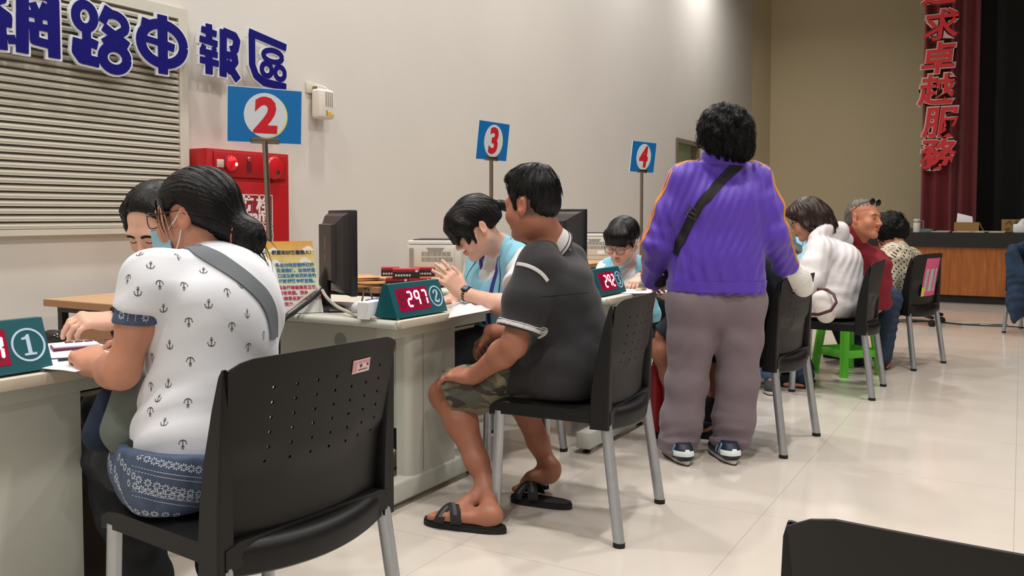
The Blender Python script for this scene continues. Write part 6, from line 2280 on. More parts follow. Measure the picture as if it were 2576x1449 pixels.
def lens_mat():
    m, nt, b = new_mat('spectacle_lens')
    L = nt.links
    b.inputs['Base Color'].default_value = (1, 1, 1, 1)
    b.inputs['Roughness'].default_value = 0.05
    tr = nt.nodes.new('ShaderNodeBsdfTransparent')
    tr.inputs[0].default_value = (0.96, 0.97, 0.98, 1)
    gl = nt.nodes.new('ShaderNodeBsdfGlossy')
    gl.inputs['Roughness'].default_value = 0.05
    fz = nt.nodes.new('ShaderNodeFresnel')
    mx = nt.nodes.new('ShaderNodeMixShader')
    fz.inputs[0].default_value = 1.22
    L.new(fz.outputs[0], mx.inputs[0])
    L.new(tr.outputs[0], mx.inputs[1])
    L.new(gl.outputs[0], mx.inputs[2])
    L.new(mx.outputs[0], nt.nodes['Material Output'].inputs['Surface'])
    return m
GLASS = lens_mat()
GLF = M_('glasses_frame_dark', srgb(60, 50, 52), 0.3, metal=0.4)
glasses(H1, w1, GLF)
# shirt with its denim cuff and flounce
S = SDF()
B1.torso(S, 0.78, 0.015, 0.06, lat=0.35)
S.cap(V(1.40, 1.63, 0.72), V(1.40, 1.63, 0.56), 0.115, 0.135, 0.08)
c1 = V(B1.chest)
S.ell(c1 + V(0.02, -0.02, 0.02), (0.13, 0.10, 0.15), None, 0.08)
S.ell(B1.shL + V(0.0, 0, 0.0), (0.062, 0.064, 0.062), None, 0.03)
S.cap(B1.hipL + V(0.02, -0.02, 0.05), B1.hipR + V(-0.02, -0.02, 0.05), 0.116, None, 0.05)
S.ell(B1.shR, (0.066, 0.066, 0.064), None, 0.03)
sl1 = B1.shL.lerp(elL1, 0.22)
S.chain([B1.shL + V(0.03, 0, -0.01), B1.shL.lerp(elL1, 0.35), elL1], [0.050, 0.048, 0.048], 0.05, clip=[(sl1, V(0, 0.1, -1))])
S.chain([B1.shR, elR1], [0.058, 0.068], 0.05, clip=[(B1.shR.lerp(elR1, 0.6), elR1 - B1.shR)])
S.cut(V(1.4, 1.6, 0.540), V(-0.10, 0, -1))
S.ell(H1.w(0, 0.01, -0.115), (0.062, 0.075, 0.05), None, 0.01, 's')
v, q, bt1 = cloth(S, '', None, None, 0.005, [(0.004, (0.6, 0.4, 1), 0.13), (0.006, (0.2, 0.6, 1), 0.075, V(1.30, 1.66, 0.70), 0.14), (0.003, (1, 0.2, 0.3), 0.06, B1.shL + V(0.05, -0.03, -0.1), 0.1)], want_bvh=True)
ex_ = MB()
def anchor_polys(s, flip):
    f = -1 if flip else 1
    P_ = []
    def seg(a, b, w_=0.07):
        dx, dy = b[0] - a[0], b[1] - a[1]
        l = math.hypot(dx, dy); nx, ny = -dy / l * w_, dx / l * w_
        P_.append([(a[0] + nx, a[1] + ny), (b[0] + nx, b[1] + ny), (b[0] - nx, b[1] - ny), (a[0] - nx, a[1] - ny)])
    seg((0, 0.45), (0, -0.75)); seg((-0.3, 0.28), (0.3, 0.28), 0.06)
    rc = [(0.17 * math.cos(a), 0.62 + 0.17 * math.sin(a)) for a in [2 * PI * k / 10 for k in range(11)]]
    for i in range(10): seg(rc[i], rc[i + 1], 0.05)
    ac = [(0.62 * math.sin(a), -0.15 - 0.62 * math.cos(a)) for a in [-1.25 + 2.5 * k / 10 for k in range(11)]]
    for i in range(10): seg(ac[i], ac[i + 1], 0.075)
    for sx in (-1, 1):
        P_.append([(sx * 0.78, -0.22), (sx * 0.50, -0.22), (sx * 0.62, 0.06)])
    return [[(x * s, y * s * f) for x, y in p] for p in P_]
anchors = ((353, 638, 0), (447, 646, 1), (484, 624, 0), (379, 667, 0), (512, 681, 0), (551, 667, 1), (322, 702, 1), (347, 733, 0), (402, 716, 1), (463, 720, 1), (572, 736, 1), (604, 716, 0), (411, 775, 0), (525, 764, 0), (656, 763, 1), (622, 788, 0), (475, 811, 1), (583, 822, 1), (663, 844, 1), (427, 867, 0), (532, 860, 0), (624, 874, 1), (479, 910, 1), (384, 901, 1), (424, 964, 0), (381, 973, 1), (399, 1001, 0), (473, 1014, 1), (378, 1036, 1), (414, 1062, 0), (460, 1118, 1), (560, 950, 1), (600, 1020, 0), (540, 1090, 0), (640, 960, 1))
for px, py, fl_ in anchors:
    p, n = hit(bt1, px, py)
    if p:
        decal(bt1, p, RT, UP, anchor_polys(0.0125, fl_), ex_, 1, 0.001)
tee = np_obj('shirt', v, q, [TEE, PRINT], w1, extra=ex_)
def flower(s):
    out = []
    for k in range(8):
        a = 2 * PI * k / 8
        c_, s_ = math.cos(a), math.sin(a)
        out.append([(s * (0.25 * c_), s * 0.25 * s_), (s * (0.7 * c_ - 0.2 * s_), s * (0.7 * s_ + 0.2 * c_)), (s * 1.0 * c_, s * 1.0 * s_), (s * (0.7 * c_ + 0.2 * s_), s * (0.7 * s_ - 0.2 * c_))])
    return out
# cuff
S = SDF()
ax = (elL1 - B1.shL).normalized()
a0, a1 = B1.shL.lerp(elL1, 0.20), B1.shL.lerp(elL1, 0.45)
S.cap(a0 - ax * 0.02, a1 + ax * 0.05, 0.0545, 0.0545, 0, clip=[(a1, V(0, 0.1, -1)), (a0, V(0, -0.1, 1))])
v, q, bc1 = cloth(S, '', None, None, 0.004, [(0.0015, (1, 0.3, 0.5), 0.05)], want_bvh=True)
ex_ = MB()
for px, py in ((312, 772), (306, 793), (372, 781), (367, 800)):
    p, n = hit(bc1, px, py)
    if p: decal(bc1, p, RT, UP, flower(0.010), ex_, 1, 0.001)
for px in (326, 345):
    for k in range(9):
        p, n = hit(bc1, px - k * 0.6, 772 + k * 4.2)
        if p: decal(bc1, p, RT, UP, [[(-0.0012, -0.001), (0.0012, -0.001), (0.0012, 0.001), (-0.0012, 0.001)]], ex_, 1, 0.001)
np_obj('cuff', v, q, [DENIM, FLOWER], tee, extra=ex_)
# flounce
S = SDF()
for hp, kn in ((B1.hipL, knL1), (B1.hipR, knR1)):
    S.chain([hp + V(0, -0.03, 0.04), hp.lerp(kn, 0.22)], [0.118, 0.108], 0.05)
S.cap(B1.hipL + V(0, -0.04, 0), B1.hipR + V(0, -0.04, 0), 0.125, None, 0.05)
S.cap(B1.hipL + V(-0.02, -0.02, -0.03), B1.hipR + V(0.02, -0.02, -0.03), 0.115, None, 0.04)
S.cut(V(1.4, 1.6, 0.568), V(0.12, 0.0, 1))
S.cut(V(1.4, 1.6, 0.4575), (0, 0, -1))
kd = (knL1 - B1.hipL).normalized()
S.cut(B1.hipL.lerp(knL1, 0.30), kd + V(0, 0, 0.15))
v, q, bf1 = cloth(S, '', None, None, 0.005, [(0.0055, (1, 0.8, 0.1), 0.075)], want_bvh=True)
ex_ = MB()
def row(pts, n, fn):
    for k in range(n):
        t = k / max(1, n - 1) * (len(pts) - 1)
        i = min(int(t), len(pts) - 2)
        px = pts[i][0] + (pts[i + 1][0] - pts[i][0]) * (t - i)
        py = pts[i][1] + (pts[i + 1][1] - pts[i][1]) * (t - i)
        p, nn = hit(bf1, px, py)
        if p: decal(bf1, p, RT, UP, fn, ex_, 1, 0.001)
fl8 = flower(0.0095)
dash = [[(-0.0025, -0.0007), (0.0025, -0.0007), (0.0025, 0.0007), (-0.0025, 0.0007)]]
row(((352, 1148), (400, 1164), (450, 1174), (500, 1182)), 9, fl8)
row(((300, 1150), (318, 1180), (345, 1205), (400, 1224), (450, 1236), (500, 1242)), 13, fl8)
row(((325, 1215), (360, 1232), (400, 1242), (450, 1250), (500, 1256)), 10, fl8)
row(((290, 1180), (300, 1220), (316, 1262), (335, 1285), (380, 1292), (440, 1296), (500, 1296)), 14, fl8)
row(((275, 1148), (282, 1185), (300, 1225)), 5, fl8)
for off in (0, 11, 52, 62, 74):
    row(((335, 1172 + off), (400, 1188 + off), (450, 1196 + off), (505, 1202 + off)), 26, dash)
np_obj('flounce', v, q, [DENIM, FLOWER], tee, extra=ex_)
# jeans and shoes
S = SDF()
for hp, kn, an in ((B1.hipL, knL1, anL1), (B1.hipR, knR1, anR1)):
    S.chain([hp, hp.lerp(kn, 0.5), kn], [0.096, 0.094, 0.074], 0.03)
    S.chain([kn, kn.lerp(an, 0.4), an], [0.073, 0.074, 0.062], 0.03, clip=[(an, an - kn)])
S.cap(B1.hipL, B1.hipR, 0.094, None, 0.04)
np_obj('jeans', *(lambda v, q: (folds(v, q, [(0.0035, (0.2, 0.4, 1), 0.07)]), q))(*S.mesh(0.0065, 1)), JEAN_D, w1)
SHOE_D = M_('shoe_dark', srgb(40, 38, 40), 0.7)
SOLE_W = M_('sole_white', srgb(206, 202, 194), 0.6)
shoe('shoe', w1, V(1.49, 1.90, 0.0), V(1.54, 2.08, 0.0), [SHOE_D, SOLE_W, BLK2])
shoe('shoe', w1, V(1.70, 1.88, 0.0), V(1.74, 2.075, 0.0), [SHOE_D, SOLE_W, BLK2])
# ring
rg = MB()
rp_ = P(186, 893, 2.20)
ringr = obj('ring', MB().tube([rp_ + V(0.010 * math.cos(a), 0.004 * math.sin(a), 0.010 * math.sin(a)) for a in [2 * PI * k / 16 for k in range(16)]], 0.0014, 6, closed=True), M_('gold', srgb(220, 180, 90), 0.25, metal=1), w1)
# the crossbody bag and its strap (a thing of its own, worn over the shirt)
BAGG = M_('bag_grey_canvas', srgb(102, 110, 104), 0.9, var=0.08, vscale=20, bump=0.2, bscale=400)
BAGN = M_('bag_navy', srgb(22, 38, 62), 0.9, bump=0.2, bscale=400)
STRG = M_('strap_grey', srgb(110, 116, 122), 0.85, bump=0.2, bscale=600)
bag = thing('shoulder_bag', P(300, 1050, 2.1), 'grey canvas bag with navy side on the lap of the anchor shirt woman', 'bag')
S = SDF()
S.chain([P(345, 985, 2.02), P(312, 1085, 1.99)], [0.058, 0.056], 0.03, n=RT * 0.5 + FH, sq=1.2)
S.chain([P(355, 1000, 2.16), P(345, 1060, 2.14)], [0.05, 0.05], 0.04)
bb = cloth(S, 'body', bag, BAGG, 0.004, [(0.003, (0.5, 1, 1), 0.08)])
S = SDF()
S.chain([P(282, 1005, 2.05), P(256, 1088, 2.03)], [0.034, 0.044], 0.03)
cloth(S, 'side_panel', bag, BAGN, 0.004, [(0.002, (0.5, 1, 1), 0.08)])
obj('pocket_trim', MB().tube([P(272, 1034, 2.05), P(302, 1030, 2.03), P(330, 1032, 2.06)], 0.006, 8, sq=0.5, axis=FH), M_('trim_grey', srgb(126, 134, 128), 0.8), bb)
obj('buckle', MB().tube([P(352, 1060, 2.04), P(343, 1085, 2.04), P(352, 1090, 2.03), P(358, 1066, 2.03)], 0.004, 8, closed=True), M_('brass', srgb(190, 150, 80), 0.3, metal=1), bb)
sm = MB()
pts = []
for px, py in ((482, 622), (502, 630), (540, 650), (585, 680), (630, 715), (662, 748), (680, 785), (686, 822), (688, 850)):
    p, n = hit(bt1, px, py)
    if p: pts.append(p)
pts = [H1.w(-0.055, 0.03, -0.115), ] + pts if False else pts
ribbon(bt1, pts, 0.040, sm, 0, 0.003, 0.002, 6)
obj('strap', sm, STRG, bag, 60)
# ------------------------------------------------------------------ helpers in pale blue vests
VEST = M_('vest_pale_blue', srgb(138, 200, 222), 0.85, var=0.03, vscale=8, bump=0.08, bscale=500)
VTRIM = M_('vest_purple_trim', srgb(64, 40, 110), 0.8)
VLINE = M_('vest_navy_line', srgb(52, 66, 106), 0.8)
LANY = M_('lanyard_purple', srgb(58, 44, 130), 0.7)
TEEW2 = M_('undershirt_white', srgb(222, 224, 226), 0.85, bump=0.08, bscale=500)
GREYT = M_('undershirt_grey', srgb(78, 82, 86), 0.85, bump=0.08, bscale=500)
JEANS = M_('jeans_blue', srgb(86, 120, 164), 0.9, var=0.15, vscale=20, bump=0.2, bscale=400)
TROU_K = M_('trousers_black', srgb(22, 22, 26), 0.9)

def vest(B, parent, g, bvh_only=False, infl=0.024, arms=(), hemz=0.5, lan=True, under=TEEW2, sleeves=None, front=None):
    """vest over a short-sleeved shirt"""
    S = SDF()
    B.torso(S, g, infl - 0.010, 0.06)
    if sleeves:
        for sh, el, t in sleeves:
            S.chain([sh, sh.lerp(el, 0.5), el], [0.058, 0.064, 0.068], 0.04, clip=[(sh.lerp(el, t), el - sh)])
    S.cut(V(0, 0, hemz + 0.03), (0, 0, -1))
    shirt = cloth(S, 'undershirt', parent, under, 0.006, [(0.003, (0.3, 0.4, 1), 0.07)])
    S = SDF()
    B.torso(S, g, infl, 0.06, hem=0.006)
    n, c, f = V(B.neck), V(B.chest), V(B.fwd).normalized()
    S.ell(n + f * 0.085 + V(0, 0, 0.0), (0.062, 0.09, 0.13), frame(f), 0.012, 's')
    for sh in (B.shL, B.shR):
        out = (V(sh) - c); out -= f * out.dot(f); out.z = 0; out.normalize()
        S.ell(V(sh) + out * 0.060 + V(0, 0, -0.03), (0.075, 0.082, 0.13), frame(f), 0.012, 's')
    S.cut(V(0, 0, hemz), (0, 0, -1))
    v, q, bv = cloth(S, '', None, None, 0.0055, [(0.003, (0.3, 0.5, 1), 0.09)], want_bvh=True)
    ex = MB()
    R = frame(f)
    def on(x, y, z):        # x right, y forward, z up from the neck point, snapped to the vest
        return n + R @ V(x, y, z)
    for sx in (-1, 1):
        ribbon(bv, [on(sx * 0.085, 0.06, -0.02), on(sx * 0.10, 0.13, -0.14), on(sx * 0.10, 0.14, -0.26), on(sx * 0.11, 0.13, -0.40)], 0.005, ex, 1, 0.0005, 0.001, 5)
    vo = np_obj('vest', v, q, [VEST, VLINE, VTRIM], shirt, extra=ex)
    if lan:
        mb = MB()
        for sx in (-1, 1):
            ribbon(bv, [on(sx * 0.055, -0.01, 0.01), on(sx * 0.072, 0.06, -0.04), on(sx * 0.05, 0.12, -0.16), on(sx * 0.012, 0.15, -0.30)], 0.015, mb, 0, 0.004, 0.0015, 5)
        lo = obj('lanyard', mb, LANY, vo, 60)
    return shirt, vo, bv

# --- helper who waves her hand (desk two)
H3 = Head(P(1196, 572, 3.74), V(-0.70, 0.66, -0.62), 1.02)
B3 = Body(pelvis=V(3.42, 2.12, 0.55), hipL=V(3.40, 2.03, 0.545), hipR=V(3.44, 2.21, 0.545), chest=P(1248, 745, 3.86), neck=P(1258, 622, 3.84),
          shL=P(1318, 668, 3.72), shR=P(1205, 668, 4.02), fwd=(-0.86, 0.35, -0.25))
elL3, wrL3 = P(1296, 778, 3.46), P(1166, 738, 3.60)
elR3, wrR3 = P(1190, 770, 3.98), P(1140, 752, 3.80)
S = SDF()
H3.add(S, lids=0.0135, cheeks=1.08)
B3.neckcol(S, H3, 0.048)
B3.torso(S, 0.92)
arm(S, B3.shL, elL3, wrL3, 0.96)
arm(S, B3.shR, elR3, wrR3, 0.94)
dh = P(1118, 690, 3.58) - wrL3
hand(S, wrL3, dh, V(0.75, 0.5, -0.55), 1, 1.02, (0.16, 0.22, 0.3, 0.42), 0.20, (0.7, 0.35))
hand(S, wrR3, P(1105, 758, 3.72) - wrR3, V(0, 0, -1), -1, 0.95, (0.4, 0.4, 0.4, 0.4))
leg(S, B3.hipL, V(3.02, 2.12, 0.50), V(3.06, 2.14, 0.09), 0.95)
leg(S, B3.hipR, V(3.04, 2.32, 0.50), V(3.08, 2.34, 0.09), 0.95)
foot(S, V(3.06, 2.14, 0.09), V(3.11, 2.14, 0.0), V(2.90, 2.17, 0.0), 0.92, False)
foot(S, V(3.08, 2.34, 0.09), V(3.13, 2.34, 0.0), V(2.92, 2.36, 0.0), 0.92, False)
p3, v, q = make_body(S, H3, SKIN_FAIR, V(3.42, 2.12, 0), 'young helper in pale blue vest bending her head and raising one hand', 0.0042)
bv3 = bvh_of(v, q)
brows(bv3, H3, p3)
S = SDF()
pt = H3.w(0.0, -0.118, 0.030)
S.ell(H3.w(0, -0.020, 0.050), (0.086, 0.104, 0.088), H3.R, 0.02)
S.ell(H3.w(0, 0.058, 0.050), (0.076, 0.056, 0.066), H3.R, 0.03)
S.ell(H3.w(0, -0.070, -0.010), (0.066, 0.055, 0.070), H3.R, 0.03)
S.cap(H3.w(0, -0.07, 0.03), pt, 0.060, 0.024, 0.03)
S.cap(H3.w(-0.064, 0.055, 0.05), H3.w(-0.062, 0.068, -0.030), 0.020, 0.009, 0.02)
S.cap(H3.w(0.062, 0.055, 0.05), H3.w(0.062, 0.060, -0.020), 0.020, 0.010, 0.02)
S.cap(H3.w(-0.04, 0.094, 0.05), H3.w(-0.042, 0.106, -0.012), 0.020, 0.009, 0.02)
S.cap(H3.w(-0.012, 0.100, 0.05), H3.w(-0.012, 0.114, -0.004), 0.020, 0.009, 0.02)
S.cap(H3.w(0.03, 0.097, 0.05), H3.w(0.028, 0.104, 0.005), 0.020, 0.008, 0.02)
S.cut(H3.w(0, 0.02, -0.052), H3.R @ V(0, -0.25, -1))
for sx in (-1, 1):
    S.ell(H3.w(sx * 0.09, 0.004, -0.036), (0.045, 0.028, 0.040), H3.R, 0.008, 's')
    S.cap(H3.w(sx * 0.074, 0.040, 0.03), H3.w(sx * 0.074, 0.046, -0.045), 0.014, 0.005, 0.015)
hr3 = hair_obj(S, p3, HAIR_BLK, (H3.w(0, 0.05, 0.14), H3.R @ V(0, 0.4, 1)), 240, 0.0042, (0.0008, 110), sink=pt, steps=9, slen=0.012, sr=0.0008, lift=0.002, seed=8)
tb = MB()
for k in range(5):
    c = pt + H3.R @ V(0, -0.004 * k + 0.008, 0)
    tb.tube([c + H3.R @ V(math.cos(a) * 0.020, 0.003 * math.sin(3 * a), math.sin(a) * 0.020) for a in [2 * PI * j / 16 for j in range(16)]], 0.0035, 6, closed=True)
obj('hair_tie', tb, BLK2, hr3)
pm = MB()
pony = [pt + H3.R @ V(0, -0.012 * k, -0.0022 * k * k) for k in range(12)]
pm.tube(pony, [0.018, 0.022, 0.024, 0.024, 0.023, 0.021, 0.019, 0.017, 0.014, 0.011, 0.007, 0.003], 10)
obj('ponytail', pm, HAIR_BLK, hr3)
vest(B3, p3, 0.92, sleeves=((B3.shL, elL3, 0.50), (B3.shR, elR3, 0.5)), hemz=0.50)
wa = MB()
axw = (wrL3 - elL3).normalized()
cw = wrL3 - axw * 0.018
u = axw.orthogonal().normalized(); w_ = axw.cross(u)
for k in range(20):
    a = 2 * PI * k / 20
    T = Matrix((u * math.cos(a) + w_ * math.sin(a), -u * math.sin(a) + w_ * math.cos(a), axw)).transposed().to_4x4()
    T.translation = cw + (u * math.cos(a) + w_ * math.sin(a)) * 0.0285
    wa.box((0, 0, 0), (0.005, 0.0075, 0.016), 0.0015, T)
wt = obj('watch_strap', wa, BLK, p3)
T = Matrix((axw, axw.cross(-RT * 0.2 + UP).normalized(), (-RT * 0.2 + UP))).transposed().to_4x4()
nn = (UP * 0.75 - FH * 0.6 - axw * (UP * 0.75 - FH * 0.6).dot(axw)).normalized()
T = Matrix((axw, nn.cross(axw), nn)).transposed().to_4x4()
T.translation = cw + nn * 0.032
obj('watch_face', MB().box((0, 0, 0), (0.032, 0.030, 0.010), 0.004, T).box((0, 0, 0.0055), (0.022, 0.020, 0.001), 0, T, 1), [BLK, M_('watch_glass', srgb(120, 130, 150), 0.1)], wt)
cloth(SDF().chain([B3.hipL, V(3.02, 2.12, 0.50)], [0.098, 0.075], 0.03).chain([V(3.02, 2.12, 0.50), V(3.06, 2.14, 0.10)], [0.075, 0.062], 0.02).chain([B3.hipR, V(3.04, 2.32, 0.50)], [0.098, 0.075], 0.03).chain([V(3.04, 2.32, 0.50), V(3.08, 2.34, 0.10)], [0.075, 0.062], 0.02).cap(B3.hipL, B3.hipR, 0.10), 'trousers', p3, JEAN_D, 0.007)

# --- helper with glasses (desk three)
H5 = Head(P(1567, 608, 4.84), V(-0.93, 0.10, -0.42), 1.0, up=(0, -0.06, 1))
B5 = Body(pelvis=V(4.78, 2.02, 0.55), hipL=V(4.78, 1.92, 0.545), hipR=V(4.78, 2.12, 0.545), chest=P(1572, 735, 4.94), neck=P(1583, 665, 4.95),
          shL=P(1632, 682, 4.92), shR=P(1526, 684, 5.05), fwd=(-0.97, -0.05, -0.2))
elL5, wrL5 = P(1672, 735, 4.75), P(1612, 700, 4.58)
elR5, wrR5 = P(1500, 740, 4.85), P(1545, 735, 4.62)
S = SDF()
H5.add(S, lids=0.0138, cheeks=1.02)
B5.neckcol(S, H5, 0.046)
B5.torso(S, 0.88)
arm(S, B5.shL, elL5, wrL5, 0.92)
arm(S, B5.shR, elR5, wrR5, 0.9)
hand(S, wrL5, P(1590, 715, 4.5) - wrL5, V(0.3, 0, -0.9), 1, 0.95, (0.5, 0.5, 0.5, 0.5))
hand(S, wrR5, P(1575, 735, 4.5) - wrR5, V(0, 0, -1), -1, 0.95, (0.5, 0.5, 0.5, 0.5))
kL5, kR5 = V(4.36, 1.94, 0.5), V(4.36, 2.12, 0.5)
aL5, aR5 = V(4.42, 1.95, 0.09), V(4.42, 2.12, 0.09)
leg(S, B5.hipL, kL5, aL5, 0.95)
leg(S, B5.hipR, kR5, aR5, 0.95)
foot(S, aL5, V(4.47, 1.95, 0), V(4.26, 1.93, 0), 0.9, False)
foot(S, aR5, V(4.47, 2.12, 0), V(4.26, 2.14, 0), 0.9, False)
p5, v, q = make_body(S, H5, SKIN_FAIR, V(4.78, 2.02, 0), 'helper in pale blue vest with round glasses and lowered mask looking down', 0.004)
bv5 = bvh_of(v, q)
brows(bv5, H5, p5)
S = SDF()
S.ell(H5.w(0, -0.020, 0.050), (0.087, 0.103, 0.090), H5.R, 0.02)
S.ell(H5.w(0, 0.058, 0.058), (0.070, 0.050, 0.052), H5.R, 0.03)
for sx, zz in ((-0.052, 0.020), (-0.026, 0.026), (0.0, 0.027), (0.026, 0.026), (0.052, 0.020)):
    S.cap(H5.w(sx, 0.085 - abs(sx) * 0.45, 0.07), H5.w(sx, 0.103 - abs(sx) * 0.52, zz), 0.020, 0.011, 0.02)
for sx in (-1, 1):
    S.cap(H5.w(sx * 0.072, 0.035, 0.04), H5.w(sx * 0.076, 0.032, -0.012), 0.016, 0.006, 0.02)
    S.ell(H5.w(sx * 0.09, 0.002, -0.026), (0.045, 0.030, 0.046), H5.R, 0.008, 's')
pt5 = H5.w(0.035, -0.105, -0.03)
S.cap(H5.w(0, -0.07, 0.02), pt5, 0.055, 0.030, 0.03)
S.ell(H5.w(0.05, -0.125, -0.045), (0.034, 0.030, 0.045), H5.R, 0.02)
S.cut(H5.w(0, 0.0, -0.034), H5.R @ V(0, 0.55, -1))
hair_obj(S, p5, HAIR_BLK, (H5.w(0, 0.0, 0.15), H5.R @ V(0, 0.0, 1)), 200, 0.0042, (0.0007, 110), gravity=0.3, steps=7, slen=0.011, sr=0.001, lift=0.004, seed=12)
glasses(H5, p5, M_('glasses_frame_brown', srgb(70, 46, 44), 0.35), 0.0017, z=-0.004, w=0.0265, h=0.0215, round_=0.85)
S = SDF()
S.chain([H5.w(-0.050, 0.048, -0.088), H5.w(0, 0.085, -0.122), H5.w(0.052, 0.045, -0.085)], [0.012, 0.018, 0.013], 0.02)
mk5 = cloth(S, 'face_mask', p5, MASK, 0.004, [(0.0015, (0.2, 0.3, 1), 0.02)])
for sx in (-1, 1):
    lp = MB()
    lp.tube([H5.w(sx * 0.052, 0.048, -0.085), H5.w(sx * 0.074, 0.028, -0.030), H5.w(sx * 0.084, -0.002, 0.018)], 0.0017, 6)
    lp.tube([H5.w(sx * 0.052, 0.045, -0.095), H5.w(sx * 0.080, 0.0, -0.036)], 0.0017, 6)
    obj('ear_loop', lp, MASKW, mk5)
vest(B5, p5, 0.88, sleeves=((B5.shL, elL5, 0.42), (B5.shR, elR5, 0.42)), hemz=0.48)
cloth(SDF().chain([B5.hipL, kL5], [0.098, 0.075], 0.03).chain([kL5, aL5], [0.075, 0.062], 0.02).chain([B5.hipR, kR5], [0.098, 0.075], 0.03).chain([kR5, aR5], [0.075, 0.062], 0.02).cap(B5.hipL, B5.hipR, 0.10), 'jeans', p5, JEANS, 0.007)

# --- dark haired helper behind desk one
H2 = Head(P(394, 566, 2.76), V(-0.80, -0.20, -0.56), 1.0)
B2 = Body(pelvis=V(2.08, 2.56, 0.55), hipL=V(2.06, 2.47, 0.545), hipR=V(2.10, 2.66, 0.545), chest=P(425, 770, 2.92), neck=P(425, 668, 2.90),
          shL=P(478, 700, 2.76), shR=P(385, 690, 3.06), fwd=(-0.93, -0.2, -0.2))
elL2, wrL2 = P(395, 800, 2.66), P(292, 806, 2.60)
elR2, wrR2 = P(330, 830, 2.95), P(330, 870, 2.70)
S = SDF()
H2.add(S, lids=0.0138)
B2.neckcol(S, H2, 0.047)
B2.torso(S, 0.88)
arm(S, B2.shL, elL2, wrL2, 0.92)
arm(S, B2.shR, elR2, wrR2, 0.9)
hand(S, wrL2, P(235, 806, 2.55) - wrL2, V(0.1, 0.35, -0.9), 1, 1.06, (0.75, 0.65, 0.7, 0.75), 0.10, (0.45, 0.7))
hand(S, wrR2, P(290, 882, 2.55) - wrR2, V(0, 0, -1), -1, 0.95, (0.6, 0.6, 0.6, 0.6))
kL2, kR2, aL2, aR2 = V(1.68, 2.42, 0.5), V(1.70, 2.64, 0.5), V(1.74, 2.42, 0.09), V(1.76, 2.64, 0.09)
leg(S, B2.hipL, kL2, aL2, 0.95)
leg(S, B2.hipR, kR2, aR2, 0.95)
foot(S, aL2, V(1.79, 2.42, 0), V(1.58, 2.40, 0), 0.9, False)
foot(S, aR2, V(1.81, 2.64, 0), V(1.60, 2.66, 0), 0.9, False)
p2, v, q = make_body(S, H2, SKIN_FAIR, V(2.08, 2.56, 0), 'young woman with black hair and dark top writing beyond the woman in the mask', 0.0042)
bv2 = bvh_of(v, q)
brows(bv2, H2, p2, w=0.009)
S = SDF()
S.ell(H2.w(0, -0.020, 0.050), (0.085, 0.102, 0.086), H2.R, 0.02)
S.cut(H2.w(0, 0.046, 0.064), H2.R @ V(0, 0.95, -0.42))
for sx in (-1, 1):
    S.chain([H2.w(sx * 0.055, 0.030, 0.075), H2.w(sx * 0.078, 0.020, 0.010), H2.w(sx * 0.082, 0.006, -0.07), H2.w(sx * 0.080, 0.0, -0.07) + V(0, 0, -0.10)], [0.020, 0.016, 0.020, 0.018], 0.02)
S.chain([H2.w(0, -0.09, 0.02), H2.w(0, -0.095, -0.06), H2.w(0, -0.08, -0.07) + V(0, 0, -0.12)], [0.07, 0.07, 0.06], 0.04)
hair_obj(S, p2, HAIR_BLK, (H2.w(0, 0.01, 0.15), H2.R @ V(0, 0.0, 1)), 220, 0.0042, (0.0008, 110), gravity=0.5, steps=9, slen=0.012, sr=0.0008, lift=0.002, seed=15)
NAVY = M_('top_navy_black', srgb(18, 20, 34), 0.85, bump=0.1, bscale=400)
S = SDF()
B2.torso(S, 0.9, 0.016, 0.06)
S.chain([B2.shL, B2.shL.lerp(elL2, 0.5), elL2, wrL2], [0.058, 0.058, 0.056, 0.044], 0.03, clip=None)
S.chain([B2.shR, elR2, wrR2], [0.056, 0.055, 0.043], 0.03)
S.ell(wrL2 + (wrL2 - elL2).normalized() * 0.045, (0.05,) * 3, None, 0.0, 's')
S.cut(V(0, 0, 0.47), (0, 0, -1))
cloth(S, 'top', p2, NAVY, 0.0055, [(0.004, (0.4, 0.3, 1), 0.06)])
cloth(SDF().chain([B2.hipL, kL2], [0.098, 0.075], 0.03).chain([kL2, aL2], [0.075, 0.062], 0.02).chain([B2.hipR, kR2], [0.098, 0.075], 0.03).chain([kR2, aR2], [0.075, 0.062], 0.02).cap(B2.hipL, B2.hipR, 0.10), 'trousers', p2, TROU_K, 0.007)

